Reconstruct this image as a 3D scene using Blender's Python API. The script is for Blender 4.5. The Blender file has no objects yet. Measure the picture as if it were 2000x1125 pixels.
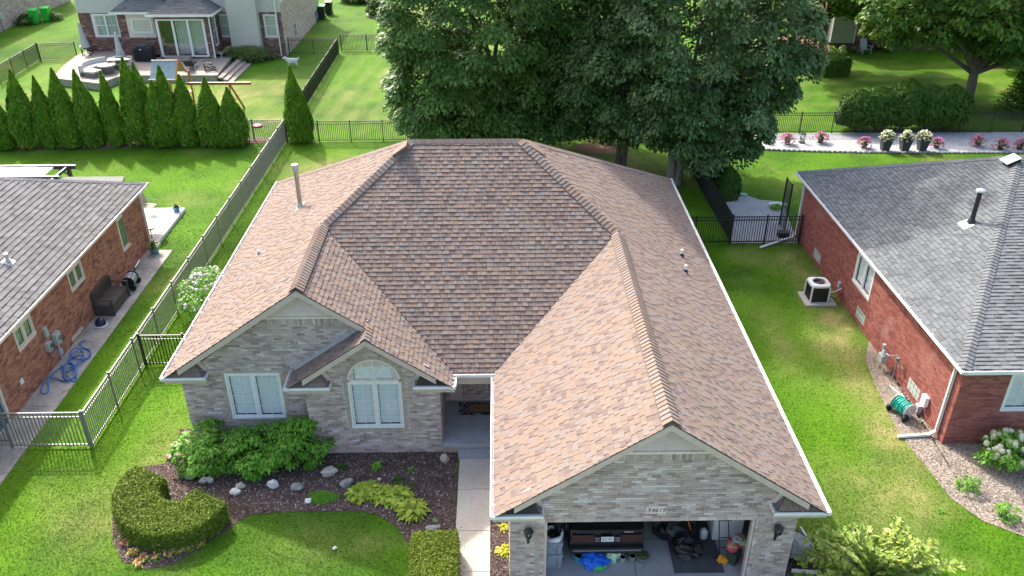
import bpy, math, random
import numpy as np
from mathutils import Vector, Matrix
from mathutils.noise import noise as pnoise
R = math.radians
rnd = random.Random(7)
SC = bpy.context.scene
COL = SC.collection

# ------------------------------------------------------------------ camera, sky, sun, exposure
F_PX, PITCH, YAW, ROLL, CAM_H = 1632.07, R(29.711), R(0.934), R(-0.063), 16.23
_fw = Vector((math.sin(YAW)*math.cos(PITCH), math.cos(YAW)*math.cos(PITCH), -math.sin(PITCH)))
_r = Vector((math.cos(YAW), -math.sin(YAW), 0)); _u = _r.cross(_fw)
_rr = _r*math.cos(ROLL)+_u*math.sin(ROLL); _uu = -_r*math.sin(ROLL)+_u*math.cos(ROLL)
CAMPOS = Vector((0, 0, CAM_H))
cam = bpy.data.cameras.new('camera'); cam_o = bpy.data.objects.new('camera', cam); COL.objects.link(cam_o)
cam.sensor_width = 36; cam.lens = F_PX/2000*36; cam.clip_end = 800
cam_o.matrix_world = Matrix(((_rr.x, _uu.x, -_fw.x, 0), (_rr.y, _uu.y, -_fw.y, 0), (_rr.z, _uu.z, -_fw.z, CAM_H), (0, 0, 0, 1)))
SC.camera = cam_o

SUNV = Vector((-0.57, 1.0, 1.10)).normalized()        # direction towards the sun, from the post shadows
w = bpy.data.worlds.new('World'); SC.world = w; w.use_nodes = True
nt = w.node_tree; bg = nt.nodes['Background']
sky = nt.nodes.new('ShaderNodeTexSky'); sky.sky_type = 'NISHITA'; sky.sun_disc = False
sky.sun_elevation = math.asin(SUNV.z); sky.sun_rotation = math.atan2(SUNV.x, SUNV.y)
sky.air_density = 1.0; sky.dust_density = 5.0; sky.ozone_density = 0.3
nt.links.new(sky.outputs[0], bg.inputs[0]); bg.inputs[1].default_value = 0.15
sun = bpy.data.lights.new('sun', 'SUN'); sun.energy = 2.0; sun.angle = R(1.5); sun.color = (1, 0.955, 0.88)
sun_o = bpy.data.objects.new('sun', sun); COL.objects.link(sun_o)
sun_o.rotation_euler = (-SUNV).to_track_quat('-Z', 'Y').to_euler(); sun_o.location = SUNV*60
SC.view_settings.view_transform = 'Standard'; SC.view_settings.look = 'None'
SC.view_settings.exposure = 1.58; SC.view_settings.gamma = 1.0

# ------------------------------------------------------------------ pixel -> place
def ray(px, py): return _fw+_rr*((px-1000)/F_PX)-_uu*((py-562.5)/F_PX)
def G(px, py, z=0.0):
    d = ray(px, py); t = (z-CAM_H)/d.z; return CAMPOS+d*t
def atY(px, py, Y):
    d = ray(px, py); return CAMPOS+d*(Y/d.y)
def atX(px, py, X):
    d = ray(px, py); return CAMPOS+d*(X/d.x)
def proj(P):
    d = Vector(P)-CAMPOS; z = d.dot(_fw); return 1000+F_PX*d.dot(_rr)/z, 562.5-F_PX*d.dot(_uu)/z
def height(bx, by, ty):
    P = G(bx, by); lo, hi = 0, 30
    for _ in range(40):
        m = (lo+hi)/2
        if proj(P+Vector((0, 0, m)))[1] > ty: lo = m
        else: hi = m
    return lo

# ------------------------------------------------------------------ materials
MATS = {}
def mat(name, col=(.5, .5, .5), rough=.75, var=.12, scale=6., bump=0., bscale=60., metal=0., spec=.4, ramp=None, trans=0., var2=0., scale2=.8, glass=0., emit=0., const=False, hue=None):
    if name in MATS: return MATS[name]
    m = bpy.data.materials.new(name); m.use_nodes = True; t = m.node_tree; N = t.nodes; L = t.links
    b = N['Principled BSDF']; out = N['Material Output']
    b.inputs['Roughness'].default_value = rough; b.inputs['Metallic'].default_value = metal
    b.inputs['Specular IOR Level'].default_value = spec
    geo = N.new('ShaderNodeNewGeometry')
    def noi(s, det=3.):
        n = N.new('ShaderNodeTexNoise'); n.inputs['Scale'].default_value = s; n.inputs['Detail'].default_value = det
        L.new(geo.outputs['Position'], n.inputs['Vector']); return n
    if ramp:
        a = N.new('ShaderNodeAttribute'); a.attribute_name = 'tint'
        r = N.new('ShaderNodeValToRGB'); e = r.color_ramp.elements
        r.color_ramp.interpolation = 'CONSTANT' if const else 'LINEAR'
        while len(e) < len(ramp): e.new(0.5)
        for i, (p, c) in enumerate(ramp): e[i].position = p; e[i].color = (*c, 1)
        L.new(a.outputs['Fac'], r.inputs[0]); src = r.outputs[0]
    else:
        c = N.new('ShaderNodeRGB'); c.outputs[0].default_value = (*col, 1); src = c.outputs[0]
    for (v, s) in ((var, scale), (var2, scale2)):
        if v:
            n = noi(s); mr = N.new('ShaderNodeMapRange')
            mr.inputs['From Min'].default_value = .3; mr.inputs['From Max'].default_value = .7
            mr.inputs['To Min'].default_value = 1-v; mr.inputs['To Max'].default_value = 1+v
            L.new(n.outputs[0], mr.inputs[0])
            mx = N.new('ShaderNodeVectorMath'); mx.operation = 'SCALE'
            L.new(src, mx.inputs[0]); L.new(mr.outputs[0], mx.inputs['Scale']); src = mx.outputs[0]
    if hue:                                           # second colour in patches: (colour, scale, from, to)
        n = noi(hue[1], 4.); mr = N.new('ShaderNodeMapRange'); mr.inputs['From Min'].default_value = hue[2]; mr.inputs['From Max'].default_value = hue[3]
        mr.clamp = True
        L.new(n.outputs[0], mr.inputs[0]); mx = N.new('ShaderNodeMix'); mx.data_type = 'RGBA'
        L.new(mr.outputs[0], mx.inputs[0]); L.new(src, mx.inputs[6]); mx.inputs[7].default_value = (*hue[0], 1); src = mx.outputs[2]
    L.new(src, b.inputs['Base Color'])
    if bump:
        n = noi(bscale, 4.); bp = N.new('ShaderNodeBump'); bp.inputs['Strength'].default_value = bump; bp.inputs['Distance'].default_value = .02
        L.new(n.outputs[0], bp.inputs['Height']); L.new(bp.outputs[0], b.inputs['Normal'])
    if trans:
        tr = N.new('ShaderNodeBsdfTranslucent'); L.new(src, tr.inputs[0]); ms = N.new('ShaderNodeMixShader'); ms.inputs[0].default_value = trans
        L.new(b.outputs[0], ms.inputs[1]); L.new(tr.outputs[0], ms.inputs[2]); L.new(ms.outputs[0], out.inputs[0])
    if glass:
        tr = N.new('ShaderNodeBsdfTransparent'); ms = N.new('ShaderNodeMixShader'); tr.inputs[0].default_value = (*col, 1)
        fr = N.new('ShaderNodeFresnel'); fr.inputs[0].default_value = 1.5; gl = N.new('ShaderNodeBsdfGlossy'); gl.inputs['Roughness'].default_value = .03
        ad = N.new('ShaderNodeMath'); ad.operation = 'MULTIPLY_ADD'; ad.inputs[1].default_value = 1.3; ad.inputs[2].default_value = 1-glass
        L.new(fr.outputs[0], ad.inputs[0]); fb = N.new('ShaderNodeMath'); fb.operation = 'SUBTRACT'; fb.inputs[0].default_value = 1.; L.new(geo.outputs['Backfacing'], fb.inputs[1]); fm = N.new('ShaderNodeMath'); fm.operation = 'MULTIPLY'; L.new(ad.outputs[0], fm.inputs[0]); L.new(fb.outputs[0], fm.inputs[1]); L.new(fm.outputs[0], ms.inputs[0]); L.new(tr.outputs[0], ms.inputs[1]); L.new(gl.outputs[0], ms.inputs[2]); L.new(ms.outputs[0], out.inputs[0])
    if emit:
        L.new(src, b.inputs['Emission Color']); b.inputs['Emission Strength'].default_value = emit
    MATS[name] = m; return m

SH_BROWN = [(0, (.243, .180, .142)), (.24, (.23, .175, .145)), (.48, (.228, .19, .17)), (.72, (.205, .158, .137)), (.88, (.176, .134, .121))]
SH_GREY = [(0, (.192, .190, .187)), (.3, (.176, .175, .172)), (.6, (.163, .162, .16)), (.85, (.142, .141, .14))]
SH_BLUE = [(0, (.172, .181, .188)), (.3, (.156, .165, .171)), (.6, (.142, .15, .156)), (.85, (.122, .129, .136))]
mat('shingle_brown', ramp=SH_BROWN, const=True, rough=.95, var=.11, scale=30, var2=.05, scale2=.7, spec=.15, bump=.25, bscale=220)
mat('shingle_grey', ramp=SH_GREY, const=True, rough=.95, var=.13, scale=30, var2=.08, scale2=.6, spec=.15, bump=.25, bscale=220)
mat('shingle_slate', ramp=SH_BLUE, const=True, rough=.95, var=.12, scale=30, var2=.08, scale2=.6, spec=.15, bump=.25, bscale=220)
mat('deck_dark', (.05, .045, .04), rough=.9)
BRG = [(0, (.50, .40, .36)), (.2, (.55, .45, .415)), (.4, (.45, .36, .325)), (.58, (.58, .49, .465)), (.72, (.385, .305, .275)), (.86, (.66, .595, .575)), (.93, (.32, .25, .23))]
mat('brick_grey', ramp=BRG, const=True, rough=.9, var=.16, scale=26, var2=.06, scale2=.9, spec=.2, bump=.3, bscale=140)
BRR = [(0, (.40, .17, .108)), (.22, (.44, .20, .13)), (.45, (.355, .142, .095)), (.65, (.47, .23, .155)), (.82, (.30, .122, .088)), (.93, (.21, .098, .08))]
mat('brick_red', ramp=BRR, const=True, rough=.9, var=.16, scale=26, spec=.2, bump=.3, bscale=140, hue=((.52, .40, .34), .8, .60, .85))
BRM = [(0, (.305, .105, .085)), (.22, (.335, .12, .094)), (.45, (.27, .09, .074)), (.7, (.36, .14, .11)), (.9, (.225, .075, .064))]
mat('brick_maroon', ramp=BRM, const=True, rough=.9, var=.13, scale=26, spec=.2, bump=.3, bscale=140, hue=((.46, .30, .26), .7, .62, .9))
BRD = [(0, (.17, .09, .075)), (.25, (.22, .12, .10)), (.5, (.13, .075, .065)), (.75, (.25, .16, .14)), (.92, (.36, .29, .26))]
mat('brick_umber', ramp=BRD, const=True, rough=.9, var=.15, scale=20, spec=.2)
BRT = [(0, (.44, .34, .28)), (.3, (.50, .41, .34)), (.6, (.38, .29, .24)), (.85, (.55, .47, .41))]
mat('brick_tan', ramp=BRT, const=True, rough=.9, var=.12, scale=20, spec=.2)
mat('brick_beige', (.44, .37, .30), ramp=[(0, (.40, .335, .275)), (1, (.50, .43, .36))], rough=.9, var=.12, scale=30)
mat('mortar_grey', (.58, .49, .45), rough=.95, var=.1)
mat('mortar_pale', (.66, .55, .47), rough=.95, var=.12)
mat('mortar_rose', (.44, .29, .25), rough=.95, var=.12)
mat('trim_taupe', (.60, .48, .425), rough=.55, var=.07, scale=5)
mat('trim_cream', (.75, .635, .56), rough=.5, var=.06)
mat('trim_white', (.80, .80, .79), rough=.4, var=.04)
mat('gutter_white', (.80, .80, .79), rough=.35, var=.05, scale=3, spec=.5)
mat('gutter_grey', (.42, .43, .42), rough=.6, var=.25, scale=9)  # mottled grey, darker than the gutters, for the trough floor
mat('alum_grey', (.46, .475, .49), rough=.4, var=.08, metal=.3)
mat('galv', (.42, .39, .33), rough=.42, var=.12, metal=.6)
mat('flash_grey', (.45, .44, .43), rough=.6, var=.12)
mat('glass', (.965, .985, .985), glass=.94)
mat('glass_dark', (.10, .12, .12), rough=.05, var=.1, scale=1, spec=.9)
mat('blind', (.80, .82, .82), rough=.6, var=.05)
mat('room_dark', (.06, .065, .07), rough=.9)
mat('curtain', (.50, .53, .52), rough=.9, var=.1)
mat('concrete', (.46, .43, .38), rough=.9, var=.09, scale=14, var2=.08, scale2=1.1, bump=.15, bscale=90)
mat('concrete_old', (.34, .318, .285), rough=.95, var=.16, scale=9, var2=.28, scale2=1.3, bump=.2, bscale=70)
mat('concrete_white', (.68, .67, .65), rough=.85, var=.06, scale=3)
mat('concrete_floor', (.33, .34, .345), rough=.55, var=.08, scale=2, var2=.12, scale2=.7)
mat('porch_blue', (.33, .36, .385), rough=.6, var=.1, scale=3, bump=.1)
mat('step_blue', (.30, .335, .37), rough=.6, var=.06)
mat('black_metal', (.018, .019, .02), rough=.42, var=.1, spec=.5)
mat('bronze_metal', (.21, .207, .20), rough=.42, var=.1, spec=.5)
mat('black_plastic', (.022, .022, .024), rough=.45, var=.2, scale=5)
mat('brown_plastic', (.075, .062, .055), rough=.55, var=.15)
mat('grey_box', (.44, .46, .48), rough=.5, var=.07)
mat('white_plastic', (.80, .80, .80), rough=.4, var=.04)
mat('blue_hose', (.008, .13, .42), rough=.4, var=.12)
mat('green_hose', (.02, .42, .32), rough=.4, var=.12)
mat('wood_red', (.42, .15, .06), rough=.6, var=.2, scale=10)
mat('wood_deck', (.34, .285, .24), rough=.8, var=.14, scale=4)
mat('wood_brown', (.22, .10, .06), rough=.75, var=.2)
mat('siding_grey', (.56, .54, .50), rough=.6, var=.05)
mat('siding_shaded', (.30, .32, .27), rough=.7, var=.06)  # far right bay: tree shade put into the siding colour
mat('siding_beige', (.60, .59, .55), rough=.6, var=.05)
mat('stone_tan', (.33, .30, .25), rough=.95, var=.3, scale=9, bump=.5, bscale=25)
mat('rock_white', (.68, .65, .61), rough=.9, var=.15, scale=14, bump=.5, bscale=30)
mat('rock_grey', (.28, .275, .265), rough=.9, var=.28, scale=14, bump=.5, bscale=30)
mat('rock_tan', (.46, .405, .335), rough=.9, var=.28, scale=14, bump=.5, bscale=30)
mat('rock_pink', (.56, .40, .34), rough=.9, var=.22, scale=14, bump=.5, bscale=30)
mat('bark', (.13, .11, .09), rough=.95, var=.3, scale=14, bump=.8, bscale=22)
mat('bark_pale', (.24, .22, .185), rough=.95, var=.3, scale=10, bump=.8, bscale=22)
mat('twig', (.20, .15, .09), rough=.9, var=.2)
def leafmat(n, a, b, c, rough=.5, tr=.22, spec=.4): return mat(n, ramp=[(0, a), (.55, b), (1, c)], rough=rough, var=.12, scale=1.2, trans=tr, spec=spec)
leafmat('leaf_maple', (.062, .15, .026), (.115, .235, .045), (.23, .38, .10), rough=.45, tr=.35)
leafmat('leaf_maple_silver', (.06, .135, .034), (.11, .205, .056), (.25, .35, .15), rough=.42, tr=.33)
leafmat('leaf_light', (.07, .15, .02), (.11, .21, .03), (.20, .33, .04), rough=.5, tr=.3)
leafmat('leaf_arbor', (.06, .15, .010), (.11, .24, .015), (.24, .40, .028), rough=.65, tr=.15, spec=.2)
leafmat('leaf_dark', (.03, .08, .010), (.05, .115, .014), (.085, .17, .022), rough=.65, tr=.12, spec=.2)
leafmat('leaf_yew', (.085, .14, .014), (.15, .22, .022), (.28, .34, .04), rough=.6, tr=.18, spec=.25)
leafmat('leaf_box', (.095, .145, .014), (.165, .225, .022), (.31, .35, .04), rough=.6, tr=.18, spec=.25)
leafmat('leaf_bright', (.10, .27, .018), (.15, .37, .028), (.25, .47, .05), rough=.45, tr=.28)
leafmat('leaf_hosta', (.20, .31, .02), (.33, .44, .04), (.52, .58, .09), rough=.5, tr=.25)
leafmat('leaf_cherry', (.18, .29, .04), (.32, .43, .07), (.58, .58, .20), rough=.45, tr=.28)
leafmat('leaf_lime', (.40, .43, .02), (.52, .52, .025), (.62, .60, .05), rough=.5, tr=.25)
leafmat('leaf_grassy', (.09, .15, .035), (.14, .21, .05), (.24, .30, .10), rough=.6, tr=.2)
leafmat('leaf_reed', (.16, .25, .06), (.25, .35, .10), (.38, .46, .18), rough=.6, tr=.25)
mat('petal_white', (.74, .74, .66), rough=.7, var=.08, trans=.2)
mat('petal_cream', ramp=[(0, (.52, .54, .30)), (1, (.80, .79, .62))], rough=.7, var=.08, trans=.2)
mat('petal_pink', ramp=[(0, (.55, .10, .30)), (1, (.78, .30, .50))], rough=.7, var=.1, trans=.2)
mat('petal_mix', ramp=[(0, (.62, .06, .08)), (.3, (.70, .18, .22)), (.55, (.78, .42, .05)), (.8, (.80, .70, .25)), (1, (.80, .78, .74))], rough=.7, var=.05, trans=.2)

# ------------------------------------------------------------------ mesh builder
ORG = {}
class MB:
    def __init__(s): s.v = []; s.f = []; s.t = []
    def add(s, pts, faces, t=0.):
        n = len(s.v); s.v += [tuple(p) for p in pts]; s.f += [tuple(n+i for i in f) for f in faces]; s.t += [t]*len(faces); return s
    def poly(s, pts, t=0.): return s.add(pts, [tuple(range(len(pts)))], t)
    def obox(s, O, a, b, c, t=0.):                       # box from corner O along three edge vectors
        O, a, b, c = Vector(O), Vector(a), Vector(b), Vector(c)
        P = [O, O+a, O+a+b, O+b, O+c, O+a+c, O+a+b+c, O+b+c]
        fs = [(3, 2, 1, 0), (4, 5, 6, 7), (0, 1, 5, 4), (1, 2, 6, 5), (2, 3, 7, 6), (3, 0, 4, 7)]
        if a.cross(b).dot(c) < 0: fs = [f[::-1] for f in fs]
        return s.add(P, fs, t)
    def box(s, x0, x1, y0, y1, z0, z1, t=0.): return s.obox((x0, y0, z0), (x1-x0, 0, 0), (0, y1-y0, 0), (0, 0, z1-z0), t)
    def bar(s, p, q, w_, h_=None, up=(0, 0, 1), t=0.):      # rectangular bar from p to q
        p, q = Vector(p), Vector(q); h_ = h_ or w_; d = (q-p); u = Vector(up)
        if abs(d.normalized().dot(u)) > .98: u = Vector((1, 0, 0))
        a = d.cross(u).normalized()*w_; b = a.cross(d).normalized()*h_
        return s.obox(p-a/2-b/2, d, a, b, t)
    def tube(s, path, r, n=8, t=0., cap=True):
        path = [Vector(p) for p in path]; rs = r if isinstance(r, (list, tuple)) else [r]*len(path); base = len(s.v)
        for i, p in enumerate(path):
            d = (path[min(i+1, len(path)-1)]-path[max(i-1, 0)]); d = d.normalized() if d.length > 1e-9 else Vector((0, 0, 1))
            up = Vector((0, 0, 1)) if abs(d.z) < .9 else Vector((1, 0, 0))
            a = d.cross(up).normalized(); b = d.cross(a).normalized()
            for k in range(n):
                an = 2*math.pi*k/n; s.v.append(tuple(p+(a*math.cos(an)+b*math.sin(an))*rs[i]))
        for i in range(len(path)-1):
            for k in range(n):
                k2 = (k+1) % n; s.f.append((base+i*n+k, base+i*n+k2, base+(i+1)*n+k2, base+(i+1)*n+k)[::-1]); s.t.append(t)
        if cap:
            s.f.append(tuple(base+k for k in range(n))); s.t.append(t)
            s.f.append(tuple(base+(len(path)-1)*n+k for k in range(n))[::-1]); s.t.append(t)
        return s
    def lathe(s, prof, c=(0, 0, 0), n=16, t=0., sx=1., sy=1.):
        base = len(s.v); c = Vector(c)
        for (r, z) in prof:
            for k in range(n):
                a = 2*math.pi*k/n; s.v.append((c.x+r*math.cos(a)*sx, c.y+r*math.sin(a)*sy, c.z+z))
        for i in range(len(prof)-1):
            for k in range(n):
                k2 = (k+1) % n; s.f.append((base+i*n+k, base+i*n+k2, base+(i+1)*n+k2, base+(i+1)*n+k)); s.t.append(t)
        s.f.append(tuple(base+k for k in range(n))[::-1]); s.t.append(t)
        s.f.append(tuple(base+(len(prof)-1)*n+k for k in range(n))); s.t.append(t)
        return s
    def prism(s, pts, vec, t=0.):                        # polygon extruded along vec
        pts = [Vector(p) for p in pts]; vec = Vector(vec); n = len(pts)
        nor = sum(((pts[i]-pts[0]).cross(pts[(i+1) % n]-pts[0]) for i in range(1, n-1)), Vector())
        if nor.dot(vec) < 0: pts = pts[::-1]
        P = pts+[p+vec for p in pts]
        fs = [tuple(range(n))[::-1], tuple(range(n, 2*n))]+[(i, (i+1) % n, n+(i+1) % n, n+i) for i in range(n)]
        return s.add(P, fs, t)
    def blob(s, c, r, seed=0, amp=.2, freq=1.2, nu=14, nv=9, flat=None, t=0.):
        c = Vector(c); r = Vector(r); base = len(s.v); off = Vector((seed*3.1, seed*1.7, seed*.9))
        for j in range(nv+1):
            th = math.pi*j/nv
            for i in range(nu):
                ph = 2*math.pi*i/nu; d = Vector((math.sin(th)*math.cos(ph), math.sin(th)*math.sin(ph), math.cos(th)))
                k = 1+amp*pnoise(d*freq+off); z = d.z*r.z*k
                if flat is not None and z < -flat: z = -flat
                s.v.append((c.x+d.x*r.x*k, c.y+d.y*r.y*k, c.z+z))
        for j in range(nv):
            for i in range(nu):
                i2 = (i+1) % nu; s.f.append((base+j*nu+i, base+(j+1)*nu+i, base+(j+1)*nu+i2, base+j*nu+i2)); s.t.append(t)
        return s
    def rot(s, rz, c=(0, 0, 0), tr=(0, 0, 0)):
        co, si = math.cos(rz), math.sin(rz); c = Vector(c); tr = Vector(tr)
        s.v = [((x-c.x)*co-(y-c.y)*si+c.x+tr.x, (x-c.x)*si+(y-c.y)*co+c.y+tr.y, z+tr.z) for x, y, z in s.v]; return s
    def mesh(s, name, m, smooth=False, off=(0, 0, 0)):
        me = bpy.data.meshes.new(name); o = Vector(off)
        me.from_pydata([(x-o.x, y-o.y, z-o.z) for x, y, z in s.v], [], s.f)
        a = me.attributes.new('tint', 'FLOAT', 'FACE'); a.data.foreach_set('value', np.array(s.t, dtype=np.float32))
        if smooth: me.polygons.foreach_set('use_smooth', [True]*len(s.f))
        me.materials.append(MATS[m] if isinstance(m, str) else m); return me
    def build(s, name, m, parent=None, smooth=False, kind=None, world=False, label=None):
        off = ORG.get(parent.name, Vector()) if (parent is not None and world) else Vector()
        me = s.mesh(name, m, smooth, off); o = bpy.data.objects.new(name, me); COL.objects.link(o)
        if parent is not None: o.parent = parent; ORG[o.name] = ORG.get(parent.name, Vector())
        if kind: o['kind'] = kind
        if label: o['label'] = label
        return o
def tag(o, label=None, cat=None, group=None, kind=None):
    if label: o['label'] = label
    if cat: o['category'] = cat
    if group: o['group'] = group
    if kind: o['kind'] = kind
    return o
def thing(name, label, cat, loc=(0, 0, 0), rz=0., group=None):
    o = bpy.data.objects.new(name, None); COL.objects.link(o); o.empty_display_size = .2
    o.location = loc; o.rotation_euler = (0, 0, rz); ORG[o.name] = Vector(loc)
    return tag(o, label, cat, group)
def solo(mb, name, m, label, cat, loc=None, group=None, smooth=False, rz=0., kind=None):   # a thing that is one mesh, verts local to loc
    me = mb.mesh(name, m, smooth); o = bpy.data.objects.new(name, me); COL.objects.link(o)
    if loc is not None: o.location = loc; o.rotation_euler = (0, 0, rz)
    return tag(o, label, cat, group, kind)
def clone(src, loc=None, rz=None, label=None, scale=None, parent=None):
    c = src.copy(); COL.objects.link(c)
    if parent is not None: c.parent = parent
    if loc is not None: c.location = loc
    if rz is not None: c.rotation_euler = (0, 0, rz)
    if scale is not None: c.scale = (scale,)*3 if isinstance(scale, (int, float)) else scale
    if label: c['label'] = label
    for ch in src.children: clone(ch, parent=c)
    return c
def structure(o): o['kind'] = 'structure'; return o
def text_mesh(txt, name, size, m, shear=0., depth=.002, w=1.0):
    cu = bpy.data.curves.new(name, 'FONT'); cu.body = txt; cu.size = size; cu.align_x = 'CENTER'; cu.align_y = 'CENTER'; cu.shear = shear; cu.extrude = depth
    cu.resolution_u = 3
    to = bpy.data.objects.new(name, cu); COL.objects.link(to); dg = bpy.context.evaluated_depsgraph_get()
    me = bpy.data.meshes.new_from_object(to.evaluated_get(dg)); bpy.data.objects.remove(to); bpy.data.curves.remove(cu)
    me.materials.clear(); me.materials.append(MATS[m])
    o = bpy.data.objects.new(name, me); COL.objects.link(o); return o

# ------------------------------------------------------------------ numpy foliage
def np_mesh(name, V, Q, T, m, smooth=False):
    me = bpy.data.meshes.new(name); nv, nf, k = len(V), len(Q), Q.shape[1]
    me.vertices.add(nv); me.vertices.foreach_set('co', V.astype(np.float32).ravel())
    me.loops.add(nf*k); me.loops.foreach_set('vertex_index', Q.astype(np.int32).ravel())
    me.polygons.add(nf); me.polygons.foreach_set('loop_start', np.arange(0, nf*k, k, dtype=np.int32))
    if smooth: me.polygons.foreach_set('use_smooth', np.ones(nf, dtype=bool))
    me.update(calc_edges=True)
    a = me.attributes.new('tint', 'FLOAT', 'FACE'); a.data.foreach_set('value', T.astype(np.float32))
    me.materials.append(MATS[m]); return me
def unit(a): return a/np.maximum(np.linalg.norm(a, axis=1, keepdims=True), 1e-9)
def leaves(C, Nn, S, rg, asp=.55, up=None, jit=.6, tint=None):
    """rhombus leaves at C facing Nn, half length S; up: preferred long axis"""
    n = len(C); Nn = unit(Nn+jit*rg.normal(size=(n, 3)))
    A = rg.normal(size=(n, 3)) if up is None else up+jit*.6*rg.normal(size=(n, 3))
    A = unit(A-Nn*(A*Nn).sum(1, keepdims=True)); B = np.cross(Nn, A); S = S[:, None]
    V = np.stack([C-A*S, C+B*S*asp-A*S*.1, C+A*S, C-B*S*asp-A*S*.1], 1).reshape(-1, 3)
    Q = np.arange(4*n).reshape(n, 4); T = rg.random(n) if tint is None else tint
    return V, Q, T
def merge(parts):
    Vs, Qs, Ts, o = [], [], [], 0
    for V, Q, T in parts: Vs.append(V); Qs.append(Q+o); Ts.append(T); o += len(V)
    return np.concatenate(Vs), np.concatenate(Qs), np.concatenate(Ts)
def sph(n, rg): return unit(rg.normal(size=(n, 3)))
def link(me, name, parent=None, kind=None):
    o = bpy.data.objects.new(name, me); COL.objects.link(o)
    if parent is not None: o.parent = parent; ORG[o.name] = ORG.get(parent.name, Vector())
    if kind: o['kind'] = kind
    return o

# ------------------------------------------------------------------ 2-D clipping and tiles on planes
def clip(poly, conv):
    out = poly; n = len(conv)
    ar = sum(conv[i][0]*conv[(i+1) % n][1]-conv[(i+1) % n][0]*conv[i][1] for i in range(n))
    for i in range(n):
        (ax, ay), (bx, by) = conv[i], conv[(i+1) % n]
        if ar < 0: (ax, ay), (bx, by) = (bx, by), (ax, ay)
        inp = out; out = []
        if not inp: return []
        def sd(p): return (bx-ax)*(p[1]-ay)-(by-ay)*(p[0]-ax)
        for j in range(len(inp)):
            p, q = inp[j], inp[(j+1) % len(inp)]; sp, sq = sd(p), sd(q)
            if sp >= -1e-9: out.append(p)
            if (sp > 1e-9 and sq < -1e-9) or (sp < -1e-9 and sq > 1e-9):
                k = sp/(sp-sq); out.append((p[0]+(q[0]-p[0])*k, p[1]+(q[1]-p[1])*k))
    if len(out) < 3: return []
    a = abs(sum(out[i][0]*out[(i+1) % len(out)][1]-out[(i+1) % len(out)][0]*out[i][1] for i in range(len(out))))
    return out if a > 2e-4 else []
class Tiler:
    """collects shingles or bricks of a house; the nearest `keep` become objects of their own, the rest one field per part"""
    def __init__(s, piece, material, keep=300): s.piece = piece; s.m = material; s.keep = keep; s.whole = []; s.fields = {}
    def add(s, parent, O, U, V, Nn, rect, poly, hlo, hhi, tint):
        full = len(poly) == 4 and abs((rect[2]-rect[0])*(rect[3]-rect[1])-abs(sum(poly[i][0]*poly[(i+1) % 4][1]-poly[(i+1) % 4][0]*poly[i][1] for i in range(4)))/2) < 1e-5
        rec = (parent, O, U, V, Nn, rect, poly, hlo, hhi, tint)
        if full:
            c = O+U*((rect[0]+rect[2])/2)+V*((rect[1]+rect[3])/2); s.whole.append(((c-CAMPOS).length, rec))
        else: s.emit(rec)
    def emit(s, rec):
        parent, O, U, V, Nn, rect, poly, hlo, hhi, tint = rec
        mb = s.fields.setdefault(parent.name, (parent, MB()))[1]; v0, v1 = rect[1], rect[3]
        n = len(poly); b = len(mb.v)
        for (u, v) in poly:
            k = (v-v0)/(v1-v0); P = O+U*u+V*v; mb.v.append(tuple(P+Nn*(hlo+(hhi-hlo)*k)))
        for (u, v) in poly: mb.v.append(tuple(O+U*u+V*v-Nn*.012))
        mb.f.append(tuple(range(b, b+n))); mb.t.append(tint)
        for i in range(n): mb.f.append((b+n+i, b+n+(i+1) % n, b+(i+1) % n, b+i)); mb.t.append(tint)
    def finish(s, sel=None):
        s.whole.sort(key=lambda a: a[0]); n = 0; cache = {}
        for d, rec in s.whole:
            parent, O, U, V, Nn, rect, poly, hlo, hhi, tint = rec
            if n < s.keep and (sel is None or sel(O+U*((rect[0]+rect[2])/2)+V*((rect[1]+rect[3])/2))):
                n += 1; w_, h_ = round(rect[2]-rect[0], 3), round(rect[3]-rect[1], 3); key = (w_, h_, round(hlo, 4), round(hhi, 4), round(tint*12)/12)
                if key not in cache:
                    mb = MB(); P = [(0, 0, hlo), (w_, 0, hlo), (w_, h_, hhi), (0, h_, hhi)]+[(0, 0, -.012), (w_, 0, -.012), (w_, h_, -.012), (0, h_, -.012)]
                    mb.add(P, [(0, 1, 2, 3), (4, 5, 1, 0), (5, 6, 2, 1), (6, 7, 3, 2), (7, 4, 0, 3)], tint); cache[key] = mb.mesh(s.piece, s.m)
                o = bpy.data.objects.new(s.piece, cache[key]); COL.objects.link(o); o.parent = parent
                L = O+U*rect[0]+V*rect[1]-ORG.get(parent.name, Vector())
                o.matrix_local = Matrix(((U.x, V.x, Nn.x, L.x), (U.y, V.y, Nn.y, L.y), (U.z, V.z, Nn.z, L.z), (0, 0, 0, 1)))
            else: s.emit(rec)
        for parent, mb in s.fields.values(): mb.build(s.piece+'_field', s.m, parent, kind='stuff', world=True)

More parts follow.
